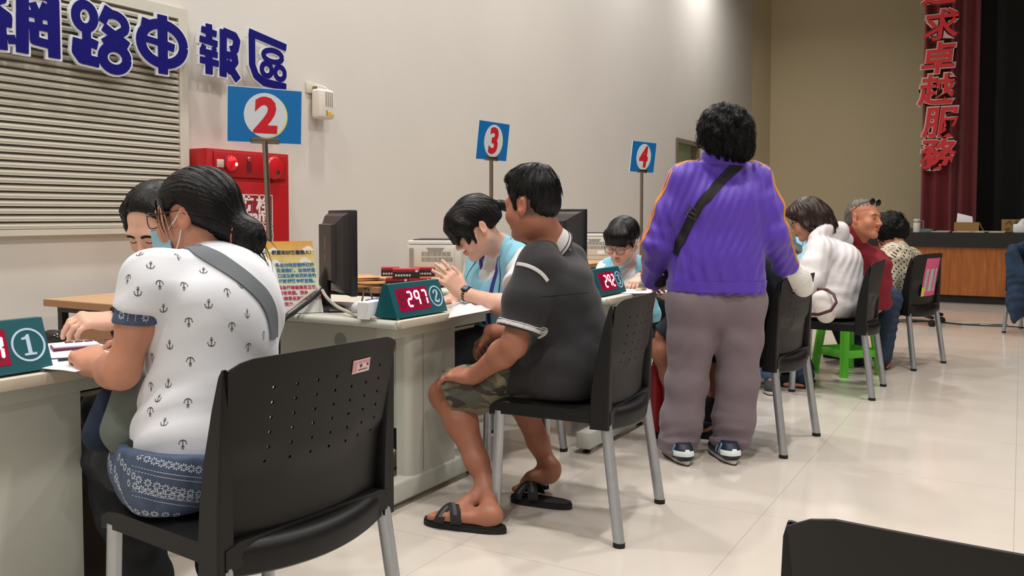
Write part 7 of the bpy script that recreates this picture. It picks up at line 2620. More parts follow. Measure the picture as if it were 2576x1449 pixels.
# --- two more helpers, almost covered by the standing woman and the white jacket
def far_helper(label, hd, hf, pel, chest, neck, shL, shR, fwd, elL, wrL, elR, wrR, kn, an, under, trous, shoes=None):
    H = Head(hd, hf)
    B = Body(pelvis=pel, hipL=pel + V(0, -0.10, 0), hipR=pel + V(0, 0.10, 0), chest=chest, neck=neck, shL=shL, shR=shR, fwd=fwd)
    S = SDF()
    H.add(S)
    B.neckcol(S, H, 0.048)
    B.torso(S, 0.9)
    arm(S, shL, elL, wrL, 0.95)
    arm(S, shR, elR, wrR, 0.95)
    hand(S, wrL, V(-1, -0.3, -0.2), V(0.2, 0.2, -1), 1, 0.98, (0.6, 0.6, 0.6, 0.6))
    hand(S, wrR, V(-1, 0.1, -0.2), V(0.0, 0, -1), -1, 0.98, (0.6, 0.6, 0.6, 0.6))
    for hp, k_, a_ in ((B.hipL, kn[0], an[0]), (B.hipR, kn[1], an[1])):
        leg(S, hp, k_, a_, 0.97)
        foot(S, a_, a_ + V(0.05, 0, -a_.z), a_ + V(-0.17, -0.04, -a_.z), 0.9, False)
    o, v, q = make_body(S, H, SKIN_MID, V(pel.x, pel.y, 0), label, 0.0055)
    S = SDF()
    S.ell(H.w(0, -0.022, 0.048), (0.084, 0.100, 0.086), H.R, 0.02)
    S.cap(H.w(0, -0.05, 0), H.w(0, -0.06, -0.05), 0.07, 0.06, 0.04)
    S.cut(H.w(0, 0.060, 0.035), H.R @ V(0, 0.9, -0.45))
    hair_obj(S, o, HAIR_BLK, (H.w(0, -0.03, 0.15), H.R @ V(0, 0, 1)), 60, 0.006, (0.0015, 60), gravity=0.3)
    vest(B, o, 0.9, sleeves=((shL, elL, 0.55), (shR, elR, 0.55)), hemz=0.5, under=under)
    S = SDF()
    for hp, k_, a_ in ((B.hipL, kn[0], an[0]), (B.hipR, kn[1], an[1])):
        S.chain([hp, k_, a_ + V(0, 0, 0.02)], [0.10, 0.080, 0.068], 0.03)
    S.cap(B.hipL, B.hipR, 0.10)
    cloth(S, 'jeans', o, trous, 0.007, [(0.003, (0.3, 0.3, 1), 0.05)])
    for a_ in an:
        shoe('shoe', o, a_ + V(0.06, 0.01, -a_.z), a_ + V(-0.20, -0.05, -a_.z), shoes or [SHOE_D, SOLE_W, BLK2], w=0.050, h=0.05)
    return o
SNK = M_('sneaker_grey', srgb(58, 60, 64), 0.8)
p12 = far_helper('helper in blue jeans and dark sneakers at the desk behind the standing woman', P(1885, 545, 5.95), V(-0.9, -0.3, -0.3), V(6.05, 1.80, 0.55), P(1912, 700, 6.1), P(1893, 618, 6.05),
           P(1932, 640, 5.92), P(1862, 640, 6.2), V(-0.95, -0.15, -0.1), P(1935, 715, 5.8), P(1890, 720, 5.6), P(1850, 715, 5.95), P(1840, 720, 5.75),
           (V(5.62, 1.70, 0.5), V(5.60, 1.90, 0.5)), (V(5.56, 1.35, 0.10), V(5.66, 1.84, 0.09)), GREYT, JEANS, [SNK, SOLE_W, BLK2])
obj('sock', MB().tube([V(5.565, 1.352, 0.070), V(5.56, 1.35, 0.125)], 0.045, 14), M_('sock_red', srgb(196, 44, 72), 0.8), p12)
far_helper('helper in blue vest and grey sleeves holding a pen beyond the white jacket', P(2052, 560, 7.15), V(-0.92, -0.25, -0.4), V(7.35, 1.70, 0.55), P(2035, 690, 7.1), P(2050, 600, 7.15),
           P(2062, 628, 6.95), P(2005, 622, 7.2), V(-0.95, -0.15, -0.1), P(2060, 700, 6.8), P(2020, 705, 6.6), P(1993, 665, 7.0), P(2004, 688, 6.72),
           (V(6.95, 1.62, 0.5), V(6.95, 1.80, 0.5)), (V(7.0, 1.64, 0.09), V(7.0, 1.82, 0.09)), GREYT, TROU_K)
# ------------------------------------------------------------------ the standing woman in the purple jacket
PURP = M_('jacket_purple', srgb(84, 48, 178), 0.5, var=0.06, vscale=5, bump=0.08, bscale=300, sheen=0.3)
ORNG = M_('jacket_orange_stripe', srgb(222, 142, 66), 0.6)
SWEAT = M_('trousers_mauve_grey', srgb(122, 108, 116), 0.9, var=0.05, vscale=9, bump=0.15, bscale=350, sheen=0.15)
BAND = M_('bandage_white', srgb(232, 230, 226), 0.9, var=0.03, vscale=30, bump=0.4, bscale=60, stretch=(1, 1, 3))
fw6 = (FH * 0.97 + RT * 0.10).normalized()
rt6 = fw6.cross(UP)
H6 = Head(P(1822, 347, 3.90), fw6 + V(0, 0, -0.15), 1.0)
B6 = Body(pelvis=P(1800, 770, 3.92), hipL=P(1745, 790, 3.92), hipR=P(1858, 790, 3.92), chest=P(1808, 520, 3.92), neck=P(1818, 425, 3.92),
          shL=P(1716, 455, 3.90), shR=P(1905, 455, 3.92), fwd=fw6)
el6L, wr6L = P(1652, 612, 3.92), P(1645, 700, 4.12)
el6R, wr6R = P(1948, 590, 3.88), P(1978, 672, 3.98)
k6L, k6R, a6L, a6R = P(1728, 960, 3.93), P(1856, 960, 3.93), P(1706, 1128, 3.93), P(1838, 1128, 3.96)
S = SDF()
H6.add(S, lids=0.0135)
B6.neckcol(S, H6, 0.05)
B6.torso(S, 0.95)
arm(S, B6.shL, el6L, wr6L, 0.98)
arm(S, B6.shR, el6R, wr6R, 0.98)
hand(S, wr6L, P(1655, 728, 4.25) - wr6L, V(0.5, -0.4, -0.7), 1, 0.95, (0.4, 0.4, 0.4, 0.4))
hand(S, wr6R, P(2022, 712, 4.02) - wr6R, V(-0.5, 0.3, -0.8), -1, 0.98, (0.9, 0.9, 0.9, 0.9))
leg(S, B6.hipL, k6L, a6L, 0.95)
leg(S, B6.hipR, k6R, a6R, 0.95)
h6L, t6L = PZ(1728, 1172, 0.0), PZ(1690, 1128, 0.0) + fw6 * 0.0
t6L = h6L + (fw6 * 0.95 - rt6 * 0.26).normalized() * 0.265
h6R = PZ(1846, 1170, 0.0)
t6R = h6R + (fw6 * 0.96 - rt6 * 0.22).normalized() * 0.265
foot(S, a6L, h6L + V(0, 0, 0.03), t6L + V(0, 0, 0.02), 0.92, False)
foot(S, a6R, h6R + V(0, 0, 0.03), t6R + V(0, 0, 0.02), 0.92, False)
p6, v, q = make_body(S, H6, SKIN_MID, V(B6.pelvis.x, B6.pelvis.y, 0), 'woman in purple track jacket standing with her back to us, one hand bandaged', 0.0042)
# curly hair
S = SDF()
S.ell(H6.w(0, -0.030, 0.025), (0.110, 0.118, 0.102), H6.R, 0.02)
S.ell(H6.w(0.012, -0.055, -0.025), (0.106, 0.088, 0.080), H6.R, 0.03)
S.ell(H6.w(-0.03, -0.05, 0.108), (0.032, 0.03, 0.034), H6.R, 0.03)
S.ell(H6.w(0.05, -0.06, -0.07), (0.062, 0.06, 0.045), H6.R, 0.03)
S.cut(H6.w(0, 0.070, 0.02), H6.R @ V(0, 0.9, -0.35))
rr_ = random.Random(3)
for k in range(150):
    a, b = rr_.uniform(0, 6.28), rr_.uniform(-0.5, 1.4)
    c = H6.w(0.108 * math.cos(a) * math.cos(b), -0.040 + 0.112 * math.sin(a) * math.cos(b), 0.012 + 0.110 * math.sin(b))
    S.ell(c, (rr_.uniform(0.010, 0.020),) * 3, None, 0.010)
hair_obj(S, p6, HAIR_SOFT, (H6.w(0, -0.03, 0.2), H6.R @ V(0, 0, 1)), 900, 0.0042, (0.003, 30), gravity=0.5, steps=11, slen=0.007, sr=0.0012, lift=0.008, seed=21, curl=0.0055)
# jacket
S = SDF()
B6.torso(S, 0.98, 0.020, 0.06)
pl_ = V(B6.pelvis)
for sx in (-1, 1):
    S.chain([V(B6.chest) + rt6 * (sx * 0.085) + V(0, 0, 0.02), pl_ + rt6 * (sx * 0.095) + V(0, 0, 0.09)], [0.115, 0.118], 0.05)
    S.cap(pl_ + rt6 * (sx * 0.092) + V(0, 0, 0.02), pl_ + rt6 * (sx * 0.092) + V(0, 0, 0.14), 0.116, 0.112, 0.03)
hem6 = P(1800, 736, 3.92).z
S.chain([B6.shL, B6.shL.lerp(el6L, 0.5), el6L], [0.066, 0.070, 0.066], 0.04)
S.chain([el6L, wr6L, wr6L + (wr6L - el6L).normalized() * 0.03], [0.066, 0.054, 0.046], 0.03, clip=[(wr6L + (wr6L - el6L).normalized() * 0.01, wr6L - el6L)])
S.chain([B6.shR, B6.shR.lerp(el6R, 0.5), el6R], [0.066, 0.070, 0.064], 0.04)
S.chain([el6R, wr6R, wr6R + (wr6R - el6R).normalized() * 0.03], [0.064, 0.052, 0.046], 0.03, clip=[(wr6R + (wr6R - el6R).normalized() * 0.0, wr6R - el6R)])
for sx in (-1, 1):
    S.cap(V(B6.neck) + rt6 * (sx * 0.035) + V(0, 0, 0.03) - fw6 * 0.018, V(B6.neck) + rt6 * (sx * 0.035) - fw6 * 0.01, 0.040, 0.052, 0.03)
S.cap(V(B6.neck) - rt6 * 0.032 + V(0, 0, 0.050) - fw6 * 0.030, V(B6.neck) + rt6 * 0.032 + V(0, 0, 0.050) - fw6 * 0.030, 0.050, None, 0.03)
S.cut(V(0, 0, hem6), (0, 0, -1))
v, q, bj6 = cloth(S, '', None, None, 0.0055, [(0.0038, rt6 + V(0, 0, 0.18), 0.055), (0.002, rt6 * 0.8 - V(0, 0, 0.3), 0.032), (0.005, rt6 * 0.6 + V(0, 0, 1), 0.07, el6L, 0.16), (0.005, -rt6 * 0.6 + V(0, 0, 1), 0.07, el6R, 0.16), (0.004, (0.2, 0.2, 1), 0.05, pl_, 0.16)], want_bvh=True)
ex_ = MB()
for sh, el, wr, sx in ((B6.shL, el6L, wr6L, -1), (B6.shR, el6R, wr6R, 1)):
    for o_ in (0.0, 0.022):
        off = rt6 * (sx * 0.085) + fw6 * (o_ - 0.050) + V(0, 0, 0.02)
        ribbon(bj6, [V(B6.neck) + rt6 * (sx * 0.07) + fw6 * o_ + V(0, 0, 0.05), sh + V(0, 0, 0.08) + fw6 * (o_ - 0.03), sh.lerp(el, 0.35) + off, sh.lerp(el, 0.7) + off, el + off, el.lerp(wr, 0.5) + off, wr + off * 0.8], 0.010, ex_, 1, 0.0008, 0.0012, 6)
for sx in (-1, 1):
    pass
j6 = np_obj('jacket', v, q, [PURP, ORNG], p6, extra=ex_)
hb = MB()
hp_ = []
for k in range(41):
    a = 2 * PI * k / 40
    hp_.append(pl_ + rt6 * (0.235 * math.cos(a)) + fw6 * (0.135 * math.sin(a)) + V(0, 0, hem6 - pl_.z + 0.034))
S = SDF()
S.chain(hp_[:-1] + [hp_[0]], [0.028] * 41, 0.0, n=None)
ribbon(bj6, hp_, 0.046, hb, 0, 0.001, 0.004, 2)
obj('waistband', hb, PURP, j6, 60)
obj('collar', MB().tube([V(B6.neck) + rt6 * (0.082 * math.cos(a)) + fw6 * (0.078 * math.sin(a) - 0.014) + V(0, 0, 0.040 - 0.012 * math.sin(a)) for a in [PI + PI * k / 14 for k in range(15)]], 0.019, 10, sq=2.0, axis=(0, 0, 1)), PURP, j6)
# trousers
S = SDF()
for hp, kn, an in ((B6.hipL, k6L, a6L), (B6.hipR, k6R, a6R)):
    S.chain([hp + V(0, 0, 0.06), hp.lerp(kn, 0.35), kn], [0.114, 0.104, 0.092], 0.03)
    S.chain([kn, kn.lerp(an, 0.55), an + V(0, 0, 0.02)], [0.092, 0.093, 0.088], 0.03)
    for k, (dz, r_) in enumerate(((0.04, 0.092), (0.0, 0.088), (-0.032, 0.082), (-0.060, 0.074))):
        S.ell(an + V(0, 0, dz) - fw6 * 0.004, (r_, r_ * 1.02, 0.030), frame(fw6 + V(0, 0, 0.12 * (1 if k % 2 else -1))), 0.012)
S.cap(B6.hipL + V(0, 0, 0.05), B6.hipR + V(0, 0, 0.05), 0.118, None, 0.05)
S.cut(V(0, 0, hem6 + 0.06), (0, 0, 1))
S.cap(a6L - fw6 * 0.020 + V(0, 0, -0.03), a6L - fw6 * 0.024 + V(0, 0, -0.065), 0.070, 0.066, 0.02)
S.cap(a6R - fw6 * 0.020 + V(0, 0, -0.03), a6R - fw6 * 0.024 + V(0, 0, -0.065), 0.070, 0.066, 0.02)
S.cut(V(a6L.x, a6L.y, 0.046), fw6 * 0.2 + V(0, 0, -1))
v, q = S.mesh(0.006, 2)
v = folds(v, q, [(0.003, (0.7, -0.5, 0.5), 0.14), (0.004, (-0.6, 0.4, 0.8), 0.09, k6L, 0.16), (0.004, (0.6, -0.3, 0.8), 0.09, k6R, 0.16), (0.0055, (0.1, 0.1, 1), 0.055, a6L + V(0, 0, 0.08), 0.12), (0.006, (0.1, -0.1, 1), 0.055, a6R + V(0, 0, 0.08), 0.12)])
np_obj('trousers', v, q, SWEAT, p6)
# bandage
S = SDF()
a_ = (wr6R - el6R).normalized()
hd_ = (P(2022, 712, 4.02) - wr6R).normalized()
S.chain([wr6R - a_ * 0.02, wr6R + hd_ * 0.035, wr6R + hd_ * 0.085, wr6R + hd_ * 0.125 + V(0, 0, -0.020)], [0.044, 0.046, 0.053, 0.047], 0.02)
v, q = S.mesh(0.0045, 1)
v = folds(v, q, [(0.0022, a_ + V(0.2, 0.2, 0.1), 0.028)])
np_obj('bandage', v, q, BAND, p6)
# sports shoes
SHN = M_('shoe_navy', srgb(18, 34, 56), 0.5, var=0.1, vscale=40)
SHM = M_('midsole_white', srgb(196, 190, 180), 0.6)
REFL = M_('reflective_patch', srgb(240, 252, 255), 0.4)  # light thrown back by the heel patches, put in as plain white
PBL = M_('shoe_pale_blue', srgb(150, 190, 224), 0.5)
for hl, tt_ in ((h6L, t6L), (h6R, t6R)):
    hh = hl - (tt_ - hl).normalized() * 0.01
    so = shoe('shoe', p6, hh, tt_, [SHN, SHM, BLK2], 0.052, 0.075)
    f_ = (tt_ - hl).normalized(); s_ = f_.cross(UP)
    vv = [tuple(so.matrix_world @ x.co + ORG[so.name]) for x in so.data.vertices]
    bsh = BVHTree.FromPolygons([Vector(x) for x in vv], [tuple(p.vertices) for p in so.data.polygons])
    mb = MB()
    ribbon(bsh, [hh + s_ * -0.060 + f_ * 0.055 + UP * 0.050, hh - s_ * 0.045 - f_ * 0.01 + UP * 0.056, hh - f_ * 0.04 + UP * 0.060, hh + s_ * 0.045 + UP * 0.056], 0.024, mb, 0, 0.001, 0.002, 5)
    ribbon(bsh, [hh - s_ * 0.022 - f_ * 0.03 + UP * 0.078, hh - f_ * 0.04 + UP * 0.080, hh + s_ * 0.022 - f_ * 0.03 + UP * 0.078], 0.020, mb, 0, 0.001, 0.002, 5)
    obj('reflective_patch', mb, REFL, so, 60)
    mb = MB()
    ribbon(bsh, [hh + s_ * -0.07 + f_ * 0.085 + UP * 0.030, hh + s_ * -0.06 + f_ * 0.075 + UP * 0.055, hh + s_ * -0.04 + f_ * 0.06 + UP * 0.085], 0.014, mb, 0, 0.001, 0.0015, 4)
    ribbon(bsh, [hh + s_ * -0.07 + f_ * 0.12 + UP * 0.030, hh + s_ * -0.05 + f_ * 0.11 + UP * 0.075], 0.010, mb, 0, 0.001, 0.0015, 4)
    obj('side_stripe', mb, PBL, so, 60)
# her black shoulder bag
BKB = M_('bag_black', srgb(16, 15, 17), 0.7, bump=0.2, bscale=300)
sb6 = thing('shoulder_bag', P(1690, 660, 4.02), 'black crossbody bag with a white pattern at the side of the standing woman', 'bag')
S = SDF()
S.chain([P(1690, 600, 4.0), P(1668, 668, 4.06), P(1660, 700, 4.08)], [0.030, 0.050, 0.046], 0.03)
v, q, bb6 = cloth(S, '', None, None, 0.005, [(0.003, (0.3, 0.4, 1), 0.05)], want_bvh=True)
ex_ = MB()
for px, py, w_, h_ in ((1652, 655, 0.012, 0.006), (1668, 650, 0.014, 0.004), (1660, 672, 0.010, 0.008), (1644, 680, 0.008, 0.010), (1675, 640, 0.010, 0.004), (1683, 652, 0.006, 0.006), (1650, 690, 0.010, 0.005), (1668, 690, 0.006, 0.004)):
    p, n = hit(bb6, px, py)
    if p: decal(bb6, p, RT, UP, [[(-w_, -h_), (w_ * 0.3, -h_ * 1.4), (w_, h_ * 0.4), (-w_ * 0.2, h_)]], ex_, 1)
np_obj('body', v, q, [BKB, WHITE], sb6, extra=ex_)
sm = MB()
pts = [hit(bj6, px, py)[0] for px, py in ((1862, 412), (1840, 430), (1815, 455), (1785, 488), (1760, 520), (1735, 560), (1715, 600), (1700, 640))]
ribbon(bj6, [p for p in pts if p], 0.042, sm, 0, 0.003, 0.003, 6)
st6 = obj('strap', sm, BKB, sb6, 60)
p, n = hit(bj6, 1741, 536)
if p:
    dr_ = (P(1815, 455, 3.9) - P(1715, 600, 3.9)).normalized()
    sd = dr_.cross(n).normalized()
    T = Matrix((sd, dr_, sd.cross(dr_))).transposed().to_4x4()
    T.translation = p + n * 0.008
    mb = MB()
    for a, b in (((-0.028, -0.022), (-0.022, 0.022)), ((0.022, -0.022), (0.028, 0.022)), ((-0.028, 0.016), (0.028, 0.022)), ((-0.028, -0.022), (0.028, -0.016)), ((-0.024, -0.004), (0.024, 0.004))):
        mb.span((a[0], a[1], -0.003), (b[0], b[1], 0.004), 0.001, T)
    obj('slider_buckle', mb, M_('buckle_grey', srgb(50, 50, 54), 0.4), st6)

# ------------------------------------------------------------------ customer hidden behind her, in a dark jacket
SLATE = M_('jacket_slate', srgb(44, 50, 58), 0.85, bump=0.1, bscale=400)
H7 = Head(V(4.24, 1.36, 1.15), V(-0.2, 1, -0.3))
B7 = Body(pelvis=V(4.27, 1.17, 0.55), hipL=V(4.18, 1.19, 0.545), hipR=V(4.36, 1.18, 0.545), chest=V(4.27, 1.14, 0.84), neck=V(4.26, 1.22, 1.02),
          shL=V(4.07, 1.20, 0.95), shR=V(4.46, 1.16, 0.93), fwd=(-0.05, 1, 0))
elL7, wrL7 = V(3.99, 1.30, 0.70), P(1668, 838, 4.12)
elR7, wrR7 = V(4.55, 1.36, 0.72), V(4.40, 1.60, 0.74)
kL7, aL7 = P(1668, 885, 4.13), P(1712, 1075, 4.30)
kR7, aR7 = P(1800, 850, 4.42), P(1792, 1085, 4.28)
S = SDF()
H7.add(S)
B7.neckcol(S, H7)
B7.torso(S, 1.0)
arm(S, B7.shL, elL7, wrL7, 1.0)
arm(S, B7.shR, elR7, wrR7, 1.0)
hand(S, wrL7, P(1645, 868, 4.18) - wrL7, V(0.4, 0.2, -0.8), 1, 1.0, (0.6, 0.6, 0.6, 0.6))
hand(S, wrR7, V(0, 1, 0), V(0, 0, -1), -1, 1.0, (0.6, 0.6, 0.6, 0.6))
leg(S, B7.hipL, kL7, aL7, 1.0, back=(0.1, -1, 0))
leg(S, B7.hipR, kR7, aR7, 1.0, back=(0.1, -1, 0))
foot(S, aL7, V(aL7.x - 0.04, aL7.y - 0.03, 0.02), V(aL7.x + 0.15, aL7.y + 0.11, 0.02), 1, False)
foot(S, aR7, V(aR7.x, aR7.y - 0.05, 0.02), V(aR7.x - 0.03, aR7.y + 0.19, 0.02), 1, False)
p7, v, q = make_body(S, H7, SKIN_TAN, V(4.27, 1.17, 0), 'seated person in dark jacket, black shorts and black socks hidden behind the standing woman', 0.005)
S = SDF()
S.ell(H7.w(0, -0.022, 0.048), (0.082, 0.100, 0.084), H7.R, 0.02)
S.cut(H7.w(0, 0.060, 0.035), H7.R @ V(0, 0.9, -0.45))
hair_obj(S, p7, HAIR_BLK, (H7.w(0, -0.03, 0.15), H7.R @ V(0, 0, 1)), 60, 0.006, (0.0015, 60), gravity=0.3)
S = SDF()
B7.torso(S, 1.02, 0.022, 0.06, hem=0.006)
S.cap(V(4.27, 1.10, 0.84), V(4.27, 1.12, 0.60), 0.12, 0.13, 0.07)
S.chain([B7.shL, elL7, wrL7], [0.066, 0.060, 0.050], 0.03, clip=None)
S.chain([B7.shR, elR7, wrR7], [0.066, 0.060, 0.050], 0.03)
S.ell(wrL7 + (wrL7 - elL7).normalized() * 0.04, (0.055,) * 3, None, 0, 's')
S.ell(wrR7 + V(0, 0.05, 0), (0.055,) * 3, None, 0, 's')
S.cut(V(0, 0, 0.462), (0, 0, -1))
cloth(S, 'jacket', p7, SLATE, 0.006, [(0.004, (0.3, 0.3, 1), 0.09)])
S = SDF()
for hp, kn in ((B7.hipL, kL7), (B7.hipR, kR7)):
    S.chain([hp, kn], [0.105, 0.088], 0.03, clip=[(hp.lerp(kn, 0.82), kn - hp)])
S.cap(B7.hipL, B7.hipR, 0.105)
cloth(S, 'shorts', p7, TROU_K, 0.006)
for an, kn in ((aL7, kL7), (aR7, kR7)):
    S = SDF()
    S.chain([an + V(0, 0, -0.02), an.lerp(kn, 0.30)], [0.042, 0.048], 0.02)
    S.cap(an, an + (V(0.07, 0.05, -0.05) if an is aL7 else V(-0.02, 0.10, -0.05)), 0.042, 0.036, 0.02)
    cloth(S, 'sock', p7, TROU_K, 0.005)
    dx_ = 0.16 if an is aL7 else -0.03
    shoe('shoe', p7, V(an.x - dx_ * 0.35, an.y - 0.06, 0), V(an.x + dx_ * 1.05, an.y + (0.13 if an is aL7 else 0.21), 0), [TROU_K, BLK2, BLK2])

# ------------------------------------------------------------------ the woman in the white hooded jacket
def white_shell():
    m = M_('jacket_white_shell', srgb(224, 220, 222), 0.45, var=0.03, vscale=8, bump=0.25, bscale=28)
    b = m.node_tree.nodes['Principled BSDF']
    b.inputs['Subsurface Weight'].default_value = 0.05
    return m
WSH = white_shell()
H8 = Head(P(2030, 553, 5.62), V(-0.22, 0.95, -0.42), 1.0)
B8 = Body(pelvis=V(5.80, 1.04, 0.55), hipL=V(5.71, 1.06, 0.545), hipR=V(5.90, 1.05, 0.545), chest=P(2102, 715, 5.62), neck=P(2082, 608, 5.64),
          shL=P(2058, 632, 5.44), shR=P(2118, 628, 5.86), fwd=(-0.1, 1, -0.2))
elL8, wrL8 = P(2035, 712, 5.36), P(1990, 686, 5.60)
elR8, wrR8 = P(2080, 720, 5.95), P(2010, 700, 6.0)
S = SDF()
H8.add(S)
B8.neckcol(S, H8, 0.048)
B8.torso(S, 0.92)
arm(S, B8.shL, elL8, wrL8, 0.95)
arm(S, B8.shR, elR8, wrR8, 0.95)
hand(S, wrL8, P(1972, 690, 5.72) - wrL8, V(0.2, 0.2, -1), 1, 0.95, (0.5, 0.5, 0.5, 0.5))
hand(S, wrR8, V(-0.2, 1, 0), V(0.2, 0.2, -1), -1, 0.95, (0.5, 0.5, 0.5, 0.5))
kL8, kR8, aL8, aR8 = V(5.72, 1.46, 0.50), V(5.92, 1.46, 0.50), V(5.71, 1.18, 0.09), V(5.93, 1.22, 0.09)
leg(S, B8.hipL, kL8, aL8, 0.97)
leg(S, B8.hipR, kR8, aR8, 0.97)
foot(S, aL8, aL8 + V(0, -0.05, -0.09), aL8 + V(-0.02, 0.17, -0.09), 0.9, False)
foot(S, aR8, aR8 + V(0, -0.05, -0.09), aR8 + V(0.02, 0.17, -0.09), 0.9, False)
p8, v, q = make_body(S, H8, SKIN_MID, V(5.80, 1.06, 0), 'woman with brown hair in white hooded jacket leaning over her desk', 0.0045)
bv8 = bvh_of(v, q)
brows(bv8, H8, p8)
S = SDF()
S.ell(H8.w(0, -0.020, 0.052), (0.096, 0.112, 0.092), H8.R, 0.02)
S.ell(H8.w(0, 0.062, 0.070), (0.070, 0.052, 0.040), H8.R, 0.03)
S.ell(H8.w(0, -0.060, -0.010), (0.094, 0.078, 0.090), H8.R, 0.04)
for sx in (-1, 1):
    S.chain([H8.w(sx * 0.076, 0.022, 0.03), H8.w(sx * 0.082, 0.022, -0.04), H8.w(sx * 0.074, 0.012, -0.105)], [0.026, 0.024, 0.016], 0.03)
S.chain([H8.w(0, -0.09, -0.02), H8.w(0.0, -0.10, -0.10), H8.w(0.02, -0.13, -0.13)], [0.07, 0.058, 0.03], 0.04)
S.cut(H8.w(0, 0.078, 0.030), H8.R @ V(0, 0.9, -0.55))
hair_obj(S, p8, HAIR_BRN, (H8.w(0, -0.01, 0.16), H8.R @ V(0, 0.0, 1)), 320, 0.0048, (0.0018, 70), gravity=0.45, steps=9, slen=0.012, sr=0.0012, lift=0.006, seed=31)
glasses(H8, p8, GLF, 0.0014)
S = SDF()
B8.torso(S, 0.95, 0.026, 0.06, hem=0.012)
S.cap(V(5.80, 0.98, 0.80), V(5.80, 0.99, 0.58), 0.13, 0.15, 0.08)
S.cap(V(5.72, 1.06, 0.56), V(5.68, 1.18, 0.56), 0.12, 0.11, 0.05)
S.chain([B8.shL, B8.shL.lerp(elL8, 0.5), elL8, elL8.lerp(wrL8, 0.8)], [0.074, 0.080, 0.078, 0.058], 0.04)
S.chain([B8.shR, elR8, elR8.lerp(wrR8, 0.8)], [0.070, 0.074, 0.056], 0.04)
hc = P(2098, 592, 5.60)
S.chain([P(2048, 596, 5.48), P(2078, 574, 5.56), P(2110, 582, 5.60), P(2126, 606, 5.66)], [0.030, 0.046, 0.056, 0.042], 0.03)
S.chain([P(2126, 606, 5.66), P(2112, 586, 5.84), P(2080, 590, 5.85)], [0.046, 0.05, 0.04], 0.03)
S.cut(V(0, 0, 0.465), (0, 0, -1))
v, q = S.mesh(0.0058, 1)
v = folds(v, q, [(0.0035, (0.5, 0.7, 0.6), 0.16), (0.002, (-0.8, 0.5, 0.5), 0.045), (0.0045, (0.9, 0.2, 0.6), 0.055, V(5.72, 1.02, 0.60), 0.16), (0.004, (0.2, 1, 0.4), 0.040, P(2095, 650, 5.5), 0.10)])
j8 = np_obj('jacket', v, q, WSH, p8)
S = SDF()
S.chain([elL8.lerp(wrL8, 0.74), wrL8], [0.055, 0.046], 0.01)
cloth(S, 'cuff', j8, M_('cuff_pale_blue', srgb(160, 192, 204), 0.6), 0.005)
JND = M_('jeans_navy', srgb(40, 54, 78), 0.9, var=0.2, vscale=20)
S = SDF()
for hp, kn, an in ((B8.hipL, kL8, aL8), (B8.hipR, kR8, aR8)):
    S.chain([hp, kn, an], [0.102, 0.080, 0.064], 0.03)
S.cap(B8.hipL, B8.hipR, 0.105)
cloth(S, 'jeans', p8, JND, 0.007, [(0.003, (0.3, 0.3, 1), 0.05)])
for an in (aL8, aR8):
    shoe('shoe', p8, an + V(0, -0.07, -0.09), an + V(0, 0.19, -0.09), [TROU_K, BLK2, BLK2])
wb = thing('shoulder_bag', P(2078, 775, 5.2), 'cream bag with a maroon strap at the hip of the white jacket woman', 'bag')
S = SDF()
S.chain([P(2066, 755, 5.24), P(2078, 788, 5.22)], [0.060, 0.060], 0.03, n=FH, sq=1.5)
cloth(S, 'body', wb, M_('bag_cream', srgb(214, 208, 204), 0.6, bump=0.2, bscale=30), 0.005, [(0.004, (0.5, 0.3, 1), 0.06)])
MARN = M_('strap_maroon', srgb(74, 26, 32), 0.5)
obj('strap', MB().tube([P(2034, 790, 5.20), P(2060, 791, 5.16), P(2090, 781, 5.14), P(2104, 760, 5.16), P(2097, 740, 5.20), P(2080, 729, 5.24), P(2056, 728, 5.28)], 0.010, 8, sq=0.35, axis=FH), MARN, wb)
obj('strap_buckle', MB().tube([P(2038, 783, 5.17), P(2048, 783, 5.17), P(2048, 796, 5.17), P(2038, 796, 5.17)], 0.002, 6, closed=True), M_('buckle_steel', srgb(170, 160, 150), 0.3, metal=1), wb)

# ------------------------------------------------------------------ the man in the red jacket on the green stool
REDJ = M_('jacket_dark_red', srgb(132, 22, 40), 0.8, var=0.06, vscale=8, bump=0.1, bscale=300)
P_, P = P, lambda px, py, d: P_(px, py, d + 0.12)
H9 = Head(P(2172, 550, 5.72), RT * 0.60 - FH * 0.76 + V(0, 0, 0.02), 1.10, up=UP + RT * 0.12)
B9 = Body(pelvis=V(6.42, 1.03, 0.54), hipL=V(6.42, 1.12, 0.535), hipR=V(6.40, 0.94, 0.535), chest=P(2172, 715, 5.85), neck=P(2152, 616, 5.82),
          shL=P(2118, 642, 5.98), shR=P(2212, 668, 5.76), fwd=RT * 0.75 + FH * 0.3)
elR9, wrR9 = P(2212, 760, 5.85), P(2180, 800, 6.05)
elL9, wrL9 = P(2135, 760, 6.2), P(2200, 790, 6.3)
kL9, kR9, aL9, aR9 = V(6.78, 1.02, 0.5), V(6.72, 0.80, 0.5), V(6.74, 1.02, 0.09), V(6.68, 0.84, 0.09)
S = SDF()
H9.add(S, lids=0.0138, jaw=1.1, nose=1.12)
B9.neckcol(S, H9, 0.056)
B9.torso(S, 1.0)
arm(S, B9.shL, elL9, wrL9)
arm(S, B9.shR, elR9, wrR9)
hand(S, wrR9, V(0.6, 0.5, -0.4), V(0, 0, -1), -1, 1.0)
hand(S, wrL9, V(0.8, -0.2, -0.3), V(0, 0, -1), 1, 1.0)
leg(S, B9.hipL, kL9, aL9)
leg(S, B9.hipR, kR9, aR9)
foot(S, aL9, aL9 + V(-0.05, 0, -0.09), aL9 + V(0.18, 0, -0.09), 0.95, False)
foot(S, aR9, aR9 + V(-0.05, 0, -0.09), aR9 + V(0.18, -0.02, -0.09), 0.95, False)
